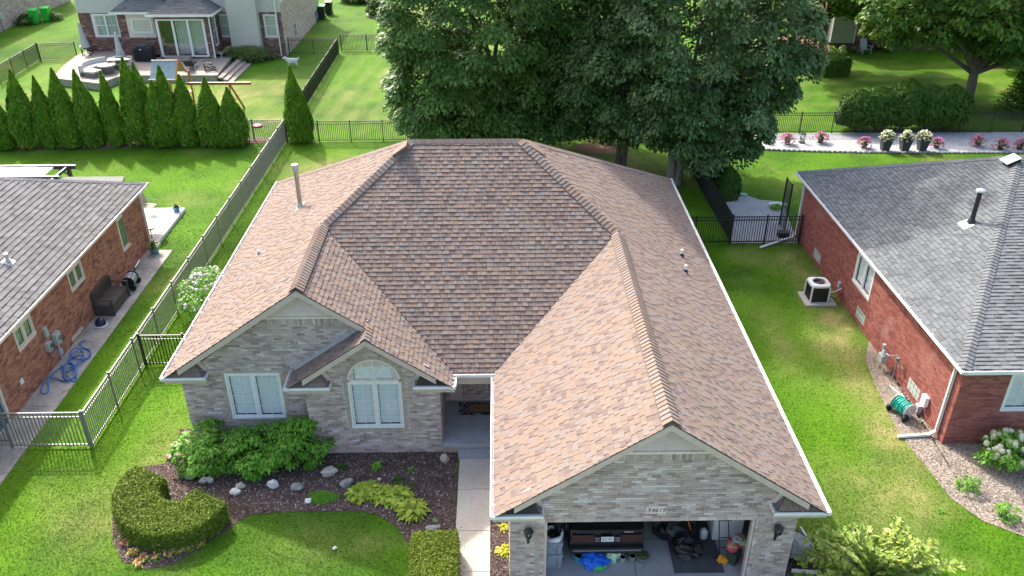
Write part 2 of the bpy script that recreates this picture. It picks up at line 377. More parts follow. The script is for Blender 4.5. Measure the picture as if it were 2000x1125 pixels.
def shingle_plane(T, parent, O, U, V, polys, expo=.143, seed=1, wset=(.11, .14, .17, .21), thick=.013, v0=0., gap=.008):
    """polys: convex polygons in (u,v); rows run along U, v up the slope"""
    rg = random.Random(seed); O, U, V = Vector(O), Vector(U).normalized(), Vector(V).normalized(); Nn = U.cross(V)
    for poly in polys:
        us = [p[0] for p in poly]; vs = [p[1] for p in poly]
        r = math.floor((min(vs)-v0)/expo)
        while v0+r*expo < max(vs):
            a = v0+r*expo; u = min(us)-rg.random()*.25; raised = False
            while u < max(us):
                w_ = rg.choice(wset); rect = (u, a, u+w_, a+expo)
                gp_ = gap if expo < .18 else .004; rect = (u, a, u+w_-gp_, a+expo-gp_)
                c = clip([(u, a), (rect[2], a), (rect[2], rect[3]), (u, rect[3])], poly)
                raised = not raised if rg.random() < .8 else raised
                if c: T.add(parent, O, U, V, Nn, rect, c, thick+(.013 if raised else 0.), .002+(.002 if raised else 0), rg.random())
                u += w_
            r += 1
def wall_panel(mb, O, U, poly, holes, depth, Nn, off=-.008):
    xs = sorted(set([min(p[0] for p in poly), max(p[0] for p in poly)]+[h for q in holes for h in (q[0], q[2])]))
    ys = sorted(set([min(p[1] for p in poly), max(p[1] for p in poly)]+[h for q in holes for h in (q[1], q[3])]))
    Z = Vector((0, 0, 1))
    for i in range(len(xs)-1):
        for j in range(len(ys)-1):
            cx, cy = (xs[i]+xs[i+1])/2, (ys[j]+ys[j+1])/2
            if any(h[0] < cx < h[2] and h[1] < cy < h[3] for h in holes): continue
            c = clip([(xs[i], ys[j]), (xs[i+1], ys[j]), (xs[i+1], ys[j+1]), (xs[i], ys[j+1])], poly)
            if c: mb.poly([O+U*u+Z*v+Nn*off for u, v in c])
    for (a, b, c, d) in holes:                            # reveals
        for p, q in (((a, b), (c, b)), ((c, b), (c, d)), ((c, d), (a, d)), ((a, d), (a, b))):
            P, Q = O+U*p[0]+Z*p[1]+Nn*off, O+U*q[0]+Z*q[1]+Nn*off
            mb.poly([P, Q, Q-Nn*depth, P-Nn*depth])
def bricks(T, parent, O, U, polys, holes, course=.072, blen=.215, gap=.012, seed=3, v0=0., skip=None):
    rg = random.Random(seed); O, U = Vector(O), Vector(U); Z = Vector((0, 0, 1)); Nn = U.cross(Z)
    for poly in polys:
        us = [p[0] for p in poly]; vs = [p[1] for p in poly]; r = math.floor((min(vs)-v0)/course)
        while v0+r*course < max(vs):
            a = v0+r*course; u = math.floor(min(us)/blen)*blen+(blen/2 if r % 2 else 0)-blen
            while u < max(us):
                rc = [u, a, u+blen-gap, a+course-gap]; u += blen
                for h in holes:
                    if rc[1] < h[3]-.005 and rc[3] > h[1]+.005 and rc[0] < h[2] and rc[2] > h[0]:
                        if rc[0] < h[0]: rc[2] = h[0]
                        elif rc[2] > h[2]: rc[0] = h[2]
                        else: rc = None; break
                if rc is None or rc[2]-rc[0] < .02 or (skip and skip((rc[0]+rc[2])/2, (rc[1]+rc[3])/2)): continue
                c = clip([(rc[0], rc[1]), (rc[2], rc[1]), (rc[2], rc[3]), (rc[0], rc[3])], poly)
                k = rg.choice((.001, .003, .005))
                if c: T.add(parent, O, U, Z, Nn, rc, c, k, k, rg.random())
            r += 1
# ------------------------------------------------------------------ house parts shared by all houses
Z3 = Vector((0, 0, 1))
def gutter(mb, p, q, out, w_=.12, h_=.085, lining=None):
    """open trough from p to q (points on the outer top edge), `out` is the outward direction"""
    p, q, out = Vector(p), Vector(q), Vector(out).normalized(); d = q-p; t = .012
    mb.obox(p-Z3*h_-out*t, d, out*t, Z3*h_)                       # front
    mb.obox(p-Z3*h_-out*w_, d, out*(w_-t-.001), Z3*t)                    # bottom
    mb.obox(p-Z3*h_-out*(w_+t), d, out*t, Z3*(h_-.01))                     # back
    mb.obox(p-out*.028+Z3*.001, d, out*.03, Z3*.008)              # rolled lip
    e = d.normalized()
    mb.obox(p-Z3*h_-out*w_+e*.001, e*t, out*w_*.97, Z3*(h_-.004)); mb.obox(q-Z3*h_-out*w_-e*(t+.001), e*t, out*w_*.97, Z3*(h_-.004))
    n = max(1, int(d.length/.75))
    for i in range(n):
        c = p+d*((i+.5)/n); mb.obox(c-out*w_*.98-Z3*.012, e*.02, out*w_*.95, Z3*.008)   # hidden hangers
def downspout(parent, pts, m='gutter_white', w_=.085):
    mb = MB()
    for a, b in zip(pts[:-1], pts[1:]):
        a, b = Vector(a), Vector(b); d = (b-a).normalized()*w_*.4; mb.bar(a-d, b+d, w_, w_*.8, up=(0, 1, 0) if abs((b-a).normalized().z) > .9 else (0, 0, 1))
    return mb.build('downspout', m, parent, world=True)
def window(parent, O, U, w_, h_, sashes=2, grid=(2, 4), frame='trim_white', glass='glass', blind=True, fw=.06, depth=.07, name='window', rec=.045, curtain=False, hung=False):
    """window in a wall hole whose lower-left outer corner is O; parts: frame mesh > pane, muntin, blind"""
    O, U = Vector(O), Vector(U); Nn = U.cross(Z3); f = MB()
    def B(mb, u0, u1, v0, v1, n0, n1): mb.obox(O+U*u0+Z3*v0+Nn*n0, U*(u1-u0), Z3*(v1-v0), Nn*(n1-n0))
    a, b = -depth, -depth+rec+.02
    B(f, 0, w_, 0, fw, a, b+.015); B(f, 0, w_, h_-fw, h_, a, b)
    B(f, 0, fw, fw, h_-fw, a, b); B(f, w_-fw, w_, fw, h_-fw, a, b)
    sw = (w_-2*fw)/sashes
    for i in range(1, sashes): B(f, fw+i*sw-.035, fw+i*sw+.035, fw, h_-fw, a, b-.006)
    if hung: B(f, fw, w_-fw, h_/2-.025, h_/2+.025, a, b-.012)
    fo = f.build(name, frame, parent, world=True)
    for i in range(sashes):
        u0 = fw+i*sw+(.04 if i else .01); u1 = fw+(i+1)*sw-(.04 if i < sashes-1 else .01); v0, v1 = fw+.01, h_-fw-.01
        s = MB()
        B(s, u0, u1, v0, v0+.035, a+.01, b-.015); B(s, u0, u1, v1-.035, v1, a+.01, b-.015); B(s, u0, u0+.035, v0+.035, v1-.035, a+.01, b-.015); B(s, u1-.035, u1, v0+.035, v1-.035, a+.01, b-.015)
        s.build('sash', frame, fo, world=True)
        p = MB(); B(p, u0+.035, u1-.035, v0+.035, v1-.035, a+.02, a+.026); p.build('pane', glass, fo, world=True)
        if grid:
            mu = MB(); gx, gy = grid
            gv0 = (v0+v1)/2 if hung else v0
            for k in range(1, gx): uu = u0+(u1-u0)*k/gx; B(mu, uu-.008, uu+.008, gv0+.035, v1-.035, a+.027, a+.036)
            for k in range(1, gy): vv = gv0+(v1-gv0)*k/gy; B(mu, u0+.035, u1-.035, vv-.008, vv+.008, a+.0275, a+.0355)
            mu.build('muntin', 'trim_white', fo, world=True)
        if blind:
            bl = MB(); k = v0+.05
            while k < v1-.02:
                c = O+U*(u0+.04)+Z3*k+Nn*(a-.03); bl.obox(c, U*(u1-u0-.08), Z3*.043-Nn*.016, Nn*.002-Z3*.001); k += .054
            bl.build('blind', 'blind', fo, world=True)
        elif curtain:
            bl = MB(); n = 9
            for k in range(n):
                c = O+U*(u0+(u1-u0)*k/n)+Z3*v0+Nn*(a-.06-.02*(k % 2)); bl.obox(c, U*(u1-u0)/n, Z3*(v1-v0), Nn*.012)
            bl.build('curtain', 'curtain', fo, world=True)
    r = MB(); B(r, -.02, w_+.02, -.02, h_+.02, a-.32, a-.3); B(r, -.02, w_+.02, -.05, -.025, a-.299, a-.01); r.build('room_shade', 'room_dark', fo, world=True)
    return fo
def ridge_caps(parent, A, B_, nL, nR, m='shingle_brown', expo=.145, wing=.15, seed=5, lift=.03, single=True, name='ridge_cap', vent=False):
    A, B_ = Vector(A), Vector(B_); d = (B_-A).normalized(); L = (B_-A).length; nL, nR = Vector(nL).normalized(), Vector(nR).normalized()
    wl = d.cross(nL).normalized(); wl = wl if wl.z < 0 or (abs(wl.z) < 1e-6) else -wl
    wr = d.cross(nR).normalized(); wr = wr if wr.z < 0 else -wr
    up = (nL+nR).normalized(); rg = random.Random(seed); n = int(L/expo); cache = {}; fm = MB()
    def shape(k):
        mb = MB(); ln = expo*1.25; prof = []
        for s_, wv, nn in ((1, wl, nL), (.55, wl, nL), (0, Vector(), up), (.55, wr, nR), (1, wr, nR)):
            prof.append(wv*wing*s_+nn*(lift-.012*s_)+(up*.006 if s_ == 0 else Vector()))
        P = []
        for x, h in ((0., .022), (ln, -.006)):
            P += [p+d*x+up*h for p in prof]
        P += [p-up*.012 for p in prof]
        mb.add(P, [(i, i+1, 6+i, 5+i) for i in range(4)]+[(10+i, 11+i, 1+i, i) for i in range(4)]+[(5, 10, 0), (4, 14, 9)], k); return mb
    for i in range(n):
        k = round(rg.random()*5)/5; P = A+d*(i*expo)
        if single:
            if k not in cache: cache[k] = shape(k*.83).mesh(name, m)
            o = bpy.data.objects.new(name, cache[k]); COL.objects.link(o); o.parent = parent; o.location = P-ORG.get(parent.name, Vector())
        else:
            s = shape(k*.83); b = len(fm.v); fm.v += [tuple(Vector(v)+P) for v in s.v]; fm.f += [tuple(b+j for j in f) for f in s.f]; fm.t += s.t
    if not single: fm.build(name+'_run', m, parent, kind='stuff', world=True)
    if vent:
        v = MB()
        for wv, nn in ((wl, nL), (wr, nR)): v.obox(A+d*.3+nn*.004, d*(L-.6), wv*(wing*1.07), nn*(lift-.02))
        v.build('ridge_vent', 'black_plastic', parent, world=True)
def pipe_vent(parent, P, nrm, h_, r, m, cap=None, flash='flash_grey', name='vent_pipe', fl=.16):
    P = Vector(P); nrm = Vector(nrm).normalized(); mb = MB(); mb.tube([P-Z3*.1, P+Z3*h_], r, 14); o = mb.build(name, m, parent, smooth=False, world=True)
    U = Vector((0, 1, 0)); V = nrm.cross(U).normalized(); f = MB(); f.obox(P-U*fl-V*fl+nrm*.02, U*2*fl, V*2*fl, nrm*.006)
    f.tube([P+nrm*.02, P+Z3*(r*2.2)], [r*1.9, r*1.08], 14); f.build('flashing', flash, o, world=True)
    if cap:
        c = MB(); cap(c, P+Z3*h_, r); c.build('vent_cap', 'alum_grey' if m != 'white_plastic' else m, o, world=True)
    return o
# ------------------------------------------------------------------ the ground: lawn, beds, walks
def gpoly(pts, z=0.): return [tuple(G(a, b)) [:2] for a, b in pts]
def vnoise(X, Y, cell, seed):
    rg = np.random.default_rng(seed); g = rg.random((128, 128)); x = X/cell+500; y = Y/cell+500; i = np.floor(x).astype(int); j = np.floor(y).astype(int); fx = x-i; fy = y-j; fx = fx*fx*(3-2*fx); fy = fy*fy*(3-2*fy)
    q = lambda a, b: g[a % 128, b % 128]
    return (q(i, j)*(1-fx)+q(i+1, j)*fx)*(1-fy)+(q(i, j+1)*(1-fx)+q(i+1, j+1)*fx)*fy
WORN = [(12.3, 27.5, .6, 4.0, 1.25), (11.5, 23.0, .8, 2.4, .95), (11.9, 19.4, .9, 1.6, 1.1), (10.6, 17.0, 1.2, 1.2, .8), (9.8, 25, .6, 3, .45), (-9.9, 18.6, .7, 2.0, .65), (-10.8, 16.6, 1.4, 1.6, .45), (-9.9, 41.0, 2.2, 1.6, .6), (-7.6, 42.0, 2.0, 1.2, .5), (-18, 54, 3.2, 3.0, .7), (-15.2, 57, 2.0, 3.0, .45), (-29, 62, 3, 3.5, .7), (4.5, 41, 3.0, 2.2, .6), (-14, 49, 3, 2, .4), (-8, 56, 2.4, 5, .25), (-8, 80, 3, 4, .4), (-15.2, 37.6, 1.0, .7, .35), (-4.6, 15.4, 1.6, .9, .25), (26, 57, 5, 3, .2), (7.6, 20, .5, 5, .25)]
def dryness(X, Y):
    d = .55*vnoise(X, Y, 2.6, 1)+.30*vnoise(X, Y, .9, 2)+.15*vnoise(X, Y, .35, 3); d = np.clip((d-.56)*1.1, 0, .35)
    k = .55+.9*vnoise(X, Y, .7, 4)*vnoise(X, Y, .3, 5)*2
    for (x, y, sx, sy, a) in WORN: d = d+.62*a*k*np.exp(-((X-x)/sx)**2-((Y-y)/sy)**2)
    st = np.where((X > 14) & (Y > 47) & (Y < 62), .13*np.sign(np.sin(2*np.pi*(Y+.12*X)/1.25)), 0)+np.where((X > -11.5) & (X < 4) & (Y > 46) & (Y < 66), .07*np.sign(np.sin(2*np.pi*(X-.1*Y)/1.3)), 0)
    return np.clip(d+st, 0, 1)
def lush(X, Y): return .45*vnoise(X, Y, 5.0, 7)+.35*vnoise(X, Y, 1.4, 8)+.20*vnoise(X, Y, .4, 9)
def lawn_mat(name, tr=0.):
    m = bpy.data.materials.new(name); m.use_nodes = True; t = m.node_tree; N = t.nodes; L = t.links; b = N['Principled BSDF']; b.inputs['Roughness'].default_value = .85; b.inputs['Specular IOR Level'].default_value = .12
    def attr(n): a = N.new('ShaderNodeAttribute'); a.attribute_name = n; return a.outputs['Fac']
    r1 = N.new('ShaderNodeValToRGB'); e = r1.color_ramp.elements; e[0].position = .25; e[0].color = (.037, .106, .005, 1); e[1].position = .75; e[1].color = (.089, .203, .007, 1); L.new(attr('lush'), r1.inputs[0])
    mx = N.new('ShaderNodeMix'); mx.data_type = 'RGBA'; L.new(attr('dry'), mx.inputs[0]); L.new(r1.outputs[0], mx.inputs[6]); mx.inputs[7].default_value = (.29, .265, .10, 1)
    g = N.new('ShaderNodeNewGeometry'); n = N.new('ShaderNodeTexNoise'); n.inputs['Scale'].default_value = 14; n.inputs['Detail'].default_value = 5; L.new(g.outputs['Position'], n.inputs['Vector']); mr = N.new('ShaderNodeMapRange'); mr.inputs['From Min'].default_value = .3; mr.inputs['From Max'].default_value = .7; mr.inputs['To Min'].default_value = .82; mr.inputs['To Max'].default_value = 1.18; L.new(n.outputs[0], mr.inputs[0])
    v = N.new('ShaderNodeVectorMath'); v.operation = 'SCALE'; L.new(mx.outputs[2], v.inputs[0]); L.new(mr.outputs[0], v.inputs['Scale']); L.new(v.outputs[0], b.inputs['Base Color'])
    if tr:
        q = N.new('ShaderNodeBsdfTranslucent'); L.new(v.outputs[0], q.inputs[0]); ms = N.new('ShaderNodeMixShader'); ms.inputs[0].default_value = tr; L.new(b.outputs[0], ms.inputs[1]); L.new(q.outputs[0], ms.inputs[2]); L.new(ms.outputs[0], N['Material Output'].inputs[0])
    else:
        bp = N.new('ShaderNodeBump'); bp.inputs['Strength'].default_value = .3; bp.inputs['Distance'].default_value = .02; L.new(n.outputs[0], bp.inputs['Height']); L.new(bp.outputs[0], b.inputs['Normal'])
    MATS[name] = m; return m
lawn_mat('lawn')
mat('mulch', (.10, .07, .062), rough=.98, var=.45, scale=22, var2=.25, scale2=1.6, bump=1., bscale=45, spec=.1)
mat('mulch_pale', (.30, .25, .20), rough=.98, var=.3, scale=20, var2=.2, scale2=1.6, bump=1., bscale=45, spec=.1)
mat('gravel', (.40, .405, .41), rough=.95, var=.2, scale=24, var2=.1, scale2=1.2, bump=.8, bscale=60, spec=.1)
mat('soil', (.17, .115, .08), rough=.98, var=.25, scale=12, bump=.8, bscale=40, spec=.1)
def make_lawn():
    xs = np.concatenate([[-220, -120, -70], np.arange(-50, -20, .6), np.arange(-20, 20, .22), np.arange(20, 50.1, .6), [70, 120, 220]]); ys = np.concatenate([[-30, 4], np.arange(12, 34, .22), np.arange(34, 50, .35), np.arange(50, 96, .8), [120, 180, 320]])
    X, Y = np.meshgrid(xs, ys); V = np.stack([X.ravel(), Y.ravel(), 0*X.ravel()], 1); nx, ny = len(xs), len(ys); i, j = np.meshgrid(np.arange(nx-1), np.arange(ny-1)); b = (j*nx+i).ravel(); Q = np.stack([b, b+1, b+nx+1, b+nx], 1)
    me = np_mesh('lawn', V, Q, np.zeros(len(Q)), 'lawn')
    for n, f in (('dry', dryness), ('lush', lush)): a = me.attributes.new(n, 'FLOAT', 'POINT'); a.data.foreach_set('value', f(X.ravel(), Y.ravel()).astype(np.float32))
    structure(link(me, 'lawn'))
make_lawn()
NOGRASS = []
def sheet(name, pts, z, m, th=0., grass=False):
    mb = MB(); P = [(x, y, z) for x, y in pts]
    if th: mb.prism([(x, y, z-th) for x, y in pts], (0, 0, th))
    else:
        ar = sum(P[i][0]*P[(i+1) % len(P)][1]-P[(i+1) % len(P)][0]*P[i][1] for i in range(len(P)))
        mb.poly(P if ar > 0 else P[::-1])
    if not grass: NOGRASS.append(pts)
    return structure(mb.build(name, m))
FRONT_BED = gpoly([(352, 838), (346, 875), (322, 905), (250, 918), (228, 950), (219, 1000), (221, 1055), (238, 1096), (285, 1112), (340, 1102), (395, 1067), (440, 1037), (480, 1008), (540, 1001), (620, 999), (690, 998), (735, 1004), (775, 1030), (800, 1065), (803, 1180), (888, 1180), (893, 905)])+[(-1.3, 19.2), (-1.75, 20), (-9.0, 20)]
sheet('mulch_bed', FRONT_BED, .012, 'mulch')
sheet('mulch_strip', [(-.31, 12), (.165, 12), (.165, 18.75), (-.31, 18.75)], .010, 'mulch')
SIDE_BED = [(6.81, 13.0), (7.75, 13.0), (7.9, 14.2), (7.65, 15.6), (7.2, 16.4), (6.81, 16.4)]
sheet('mulch_corner', SIDE_BED, .010, 'mulch')
RH_BED = gpoly([(1700, 655), (1690, 700), (1702, 735), (1728, 790), (1748, 832), (1770, 865), (1812, 915), (1855, 972), (1920, 1018), (2010, 1052)])+[(22, 16.0), (22, 19.2), (13.0, 19.2), (13.0, 24.6)]
sheet('mulch_bed', RH_BED, .012, 'mulch_pale')
GRAVEL = [(10.0, 32.15), (12.9, 32.15), (13.5, 36.5), (12.5, 36.75), (11.7, 37.6), (11.3, 39), (11.25, 40.6), (11.9, 42.4), (14.3, 43.6), (17, 43.25), (20, 43.0), (24, 42.85), (29, 42.8), (36, 43), (36, 46.2), (10, 46.2)]
sheet('gravel_bed', GRAVEL, .012, 'gravel')
ARB_BED = gpoly([(-60, 292), (200, 291), (330, 287), (480, 281), (545, 277), (556, 268), (480, 268), (330, 268), (-60, 272)])
sheet('soil_strip', ARB_BED, .010, 'soil')
sheet('soil_ring', [(5.55+1.3*math.cos(a*.3927), 44.0+1.0*math.sin(a*.3927)) for a in range(16)], .010, 'soil')
def slabs(name, label, x0, x1, ys, z, m, th=.1):
    o = thing(name, None, None, ((x0+x1)/2, ys[0], 0)); o['kind'] = 'structure'
    for a, b in zip(ys[:-1], ys[1:]):
        MB().box(x0, x1, a+.008, b-.008, z-th, z).build('slab', m, o, world=True)
    MB().box(x0+.02, x1-.02, ys[0]+.02, ys[-1]-.02, z-th, z-.02).build('slab_joint', 'soil', o, world=True)
    NOGRASS.append([(x0, ys[0]), (x1, ys[0]), (x1, ys[-1]), (x0, ys[-1])]); return o
wys = [11.5]+[G(920, q).y for q in (1118, 1038, 957)]+[18.495]
slabs('walkway', '', -1.21, -.315, wys, .03, 'concrete')
slabs('side_walk', '', -14.99, -13.92, [9.0+1.52*i for i in range(15)]+[31.95], .03, 'concrete_old')
structure(MB().box(-18.6, -14.68, 32.42, 36.0, 0, .16).build('patio_slab', 'concrete_white')); NOGRASS.append([(-18.6, 32.4), (-14.68, 32.4), (-14.68, 36), (-18.6, 36)])
structure(MB().box(.7, 6.1, 6, 13.855, 0, .028).build('driveway', 'concrete')); NOGRASS.append([(.7, 6), (6.1, 6), (6.1, 14), (.7, 14)])
NOGRASS += [[(-9.05, 13.9), (6.8, 13.9), (6.8, 32.9), (-9.05, 32.9)][:4], [(-30, 8), (-15, 8), (-15, 32.4), (-30, 32.4)], [(12.95, 18.9), (30, 18.9), (30, 33), (12.95, 33)]]
NOGRASS[-3] = [(-9.05, 19.36), (-5.45, 18.83), (-1.71, 18.83), (-1.2, 18.5), (.17, 13.96), (6.8, 13.96), (6.8, 32.9), (-9.05, 32.9)]
def inside(X, Y, poly):
    c = np.zeros(len(X), bool); n = len(poly)
    for i in range(n):
        (x1, y1), (x2, y2) = poly[i][:2], poly[(i+1) % n][:2]
        if y1 == y2: continue
        k = ((y1 > Y) != (y2 > Y)) & (X < (x2-x1)*(Y-y1)/(y2-y1)+x1); c ^= k
    return c
def chips(name, poly, n, m, size, seed, z=.014):
    rg = np.random.default_rng(seed); P = np.array([p[:2] for p in poly]); lo, hi = P.min(0), P.max(0)
    X = rg.uniform(lo[0], hi[0], n*2); Y = rg.uniform(lo[1], hi[1], n*2); k = inside(X, Y, poly); X, Y = X[k][:n], Y[k][:n]
    C = np.stack([X, Y, z+rg.random(len(X))*.02], 1); Nn = np.tile([0, 0, 1.], (len(X), 1))
    V, Q, T = leaves(C, Nn, size*(.5+rg.random(len(X))), rg, asp=.35, jit=.35)
    return tag(link(np_mesh(name, V, Q, T, m), name), kind='stuff')
mat('chip_dark', ramp=[(0, (.055, .038, .034)), (.55, (.14, .10, .09)), (.84, (.24, .185, .165)), (1, (.50, .44, .41))], rough=.98, var=.1, spec=.1)
mat('chip_pale', ramp=[(0, (.14, .105, .08)), (.4, (.34, .28, .23)), (1, (.56, .50, .44))], rough=.98, var=.1, spec=.1)
mat('stone_chip', ramp=[(0, (.26, .27, .29)), (.5, (.48, .49, .50)), (1, (.72, .72, .72))], rough=.95, var=.1, spec=.1)
tag(chips('mulch_chips', FRONT_BED, 26000, 'chip_dark', .032, 1), 'dark brown bark mulch in the front bed', 'mulch')
tag(chips('mulch_chips', [(-.31, 12), (.165, 12), (.165, 18.7), (-.31, 18.7)], 2600, 'chip_dark', .03, 2), 'dark mulch strip between walkway and garage', 'mulch')
tag(chips('mulch_chips', SIDE_BED, 2500, 'chip_dark', .03, 3), 'dark mulch at the right garage corner', 'mulch')
tag(chips('mulch_chips', RH_BED, 26000, 'chip_pale', .034, 4), 'pale wood chips around the red brick corner', 'mulch')
tag(chips('gravel_stones', GRAVEL, 26000, 'stone_chip', .03, 5), 'pale grey gravel behind the black gate', 'gravel')

# grass blades
def grass():
    rg = np.random.default_rng(5); Vs, Ts, Ws = [], [], []
    for (x0, x1, y0, y1, n, hgt, wid) in ((-17, 17, 13.2, 20, 170000, .022, .011), (-19, 19, 20, 34, 170000, .024, .014), (-26, 34, 34, 46, 170000, .02, .014), (-46, 50, 46, 90, 110000, .022, .022)):
        X = rg.uniform(x0, x1, n); Y = rg.uniform(y0, y1, n); k = np.zeros(n, bool)
        for p in NOGRASS: k |= inside(X, Y, p)
        fx = np.abs(X) < .72*Y+2.8 ; k = ~k & fx; X, Y = X[k], Y[k]; n = len(X)
        a = rg.uniform(0, 6.283, n); w_ = wid*(.5+rg.random(n)); h_ = hgt*(.5+rg.random(n)); ln = h_*1.6
        b = rg.uniform(0, 6.283, n)
        P0 = np.stack([X-np.cos(a)*w_, Y-np.sin(a)*w_, np.zeros(n)+.001], 1); P1 = np.stack([X+np.cos(a)*w_, Y+np.sin(a)*w_, np.zeros(n)+.001], 1); P2 = np.stack([X+np.cos(b)*ln, Y+np.sin(b)*ln, h_], 1)
        Vs.append(np.stack([P0, P1, P2], 1).reshape(-1, 3)); Ts.append(rg.random(n))
    V = np.concatenate(Vs); T = np.concatenate(Ts); Q = np.arange(len(V)).reshape(-1, 3)
    lawn_mat('grass_blade', .25); me = np_mesh('grass', V, Q, T, 'grass_blade'); C = V.reshape(-1, 3, 3)[:, 0]; rj = np.random.default_rng(6).normal(size=len(C))
    for n, v in (('dry', np.clip(dryness(C[:, 0], C[:, 1])+.10*rj, 0, 1)), ('lush', np.clip(lush(C[:, 0], C[:, 1])+.09*np.random.default_rng(7).normal(size=len(C)), 0, 1))): a = me.attributes.new(n, 'FLOAT', 'FACE'); a.data.foreach_set('value', v.astype(np.float32))
    tag(link(me, 'grass'), 'short green lawn grass around the houses', 'grass', kind='stuff')
grass()
# ------------------------------------------------------------------ main house
def onplane(px, py, P0, nn):
    d = ray(px, py); P0, nn = Vector(P0), Vector(nn); return CAMPOS+d*((P0-CAMPOS).dot(nn)/d.dot(nn))
xL, xR, xGL, x3, xA = -9.469, 7.379, -.274, -1.232, -5.934
yG, yA, yL, yB, yP, yr = 13.626, 18.488, 19.019, 33.233, 19.045, 25.466
mS, mF, zE, ge = .696, .722, 2.58, .12
xl, xr, xgl, x3r, xal = xL+ge, xR-ge, xGL+ge, x3-ge, xA+ge
yPi, yBi = yP+ge, yB-ge
g1, g2, ga = (xL+x3)/2, (xGL+xR)/2, (xA+x3)/2
h1, h2, ha, hr = mS*(g1-xl), mS*(xr-g2), mS*(x3r-ga), mF*(yr-yPi)
xrl, xrr = xl+hr/mS, xr-hr/mS
cS, cF = 1/math.sqrt(1+mS*mS), 1/math.sqrt(1+mF*mF); sS, sF = mS*cS, mF*cF
S1, S2, Sa, Sr = h1/sS, h2/sS, ha/sS, hr/sS
yJ1, yJ2, yJa = yPi+h1/mF, yPi+h2/mF, yPi+ha/mF
wG, wBay, wL, wB = 13.96, 18.83, 19.36, 32.8         # wall planes (y)
wxL, wxR, wxG, wxBl, wxBr = -9.04, 6.80, .17, -5.45, -1.71
HX, HY = Vector((1, 0, 0)), Vector((0, 1, 0))
nLft, nRgt, nFrt = Vector((-sS, 0, cS)), Vector((sS, 0, cS)), Vector((0, -sF, cF))
mB = hr/(yBi-yr); nBck = Vector((0, mB, 1)).normalized()

H = thing('brick_house', 'grey brick house with brown shingle roof, arched window and open garage', 'house', (xL+8.4, wG, 0))
ST = Tiler('shingle', 'shingle_brown', 300); BT = Tiler('brick', 'brick_grey', 300)

# roof: deck under the shingles, one plane per part
def deck(name, pts, nn, th=.02):
    return MB().prism([Vector(p) for p in pts], -Vector(nn)*th).build(name, 'deck_dark', H, world=True)
zt = lambda h: zE+h
LP = [(xl, yBi, zE), (xl, yL, zE), (g1, yL, zt(h1)), (g1, yJ1, zt(h1)), (xrl, yr, zt(hr))]
roof_l = deck('roof_slope', LP, nLft); u0 = lambda y: yBi-y
hb = lambda S: S/Sr*(yBi-yr)
shingle_plane(ST, roof_l, (xl, yBi, zE), (0, -1, 0), (cS, 0, sS), [[(-.05, -.05), (u0(yL), -.05), (u0(yL), S1), (hb(S1), S1)], [(hb(S1), S1), (u0(yJ1), S1), (u0(yr), Sr)]], seed=11)
RP = [(xr, yG, zE), (xr, yBi, zE), (xrr, yr, zt(hr)), (g2, yJ2, zt(h2)), (g2, yG, zt(h2))]
roof_r = deck('roof_slope', RP, nRgt); uB = yBi-yG
shingle_plane(ST, roof_r, (xr, yG, zE), (0, 1, 0), (-cS, 0, sS), [[(0, -.05), (uB+.05, -.05), (uB-hb(S2), S2), (0, S2)], [(yJ2-yG, S2), (uB-hb(S2), S2), (yr-yG, Sr)]], seed=12)
FP = [(x3r, yPi, zE), (xgl, yPi, zE), (g2, yJ2, zt(h2)), (xrr, yr, zt(hr)), (xrl, yr, zt(hr)), (g1, yJ1, zt(h1))]
roof_f = deck('roof_slope', FP, nFrt)
shingle_plane(ST, roof_f, (0, yPi, zE), (1, 0, 0), (0, cF, sF), [[(x3r-.04, -.05), (xgl+.04, -.05), (g2, h2/sF), (xrr, hr/sF), (xrl, hr/sF), (g1, h1/sF)]], seed=13)
GP = [(xgl, yPi, zE), (xgl, yG, zE), (g2, yG, zt(h2)), (g2, yJ2, zt(h2))]
roof_g = deck('roof_slope', GP, nLft)
shingle_plane(ST, roof_g, (xgl, yPi, zE), (0, -1, 0), (cS, 0, sS), [[(.05, -.05), (yPi-yG, -.05), (yPi-yG, S2), (yPi-yJ2, S2)]], seed=14)
VP_ = [(x3r, yA, zE), (x3r, yPi, zE), (g1, yJ1, zt(h1)), (g1, yL, zt(h1)), (ga, yL, zt(ha)), (ga, yA, zt(ha))]
roof_v = deck('roof_slope', VP_, nRgt)
shingle_plane(ST, roof_v, (x3r, yA, zE), (0, 1, 0), (-cS, 0, sS), [[(0, -.05), (yPi-yA, -.05), (yJa-yA, Sa), (0, Sa)], [(yL-yA, Sa), (yJa-yA, Sa), (yJ1-yA, S1), (yL-yA, S1)]], seed=15)
AP = [(xal, wL, zE), (xal, yA, zE), (ga, yA, zt(ha)), (ga, wL, zt(ha))]
roof_a = deck('roof_slope', AP, nLft)
shingle_plane(ST, roof_a, (xal, wL, zE), (0, -1, 0), (cS, 0, sS), [[(0, -.05), (wL-yA, -.05), (wL-yA, Sa), (0, Sa)]], seed=16)
roof_b = deck('roof_slope', [(xl, yBi, zE), (xrl, yr, zt(hr)), (xrr, yr, zt(hr)), (xr, yBi, zE)], nBck)
cB = 1/math.sqrt(1+mB*mB)
shingle_plane(ST, roof_b, (0, yBi, zE), (-1, 0, 0), (0, -cB, mB*cB), [[(-xr, 0), (-xl, 0), (-xrl, hr/(mB*cB)), (-xrr, hr/(mB*cB))]], seed=17, wset=(.5, .7))

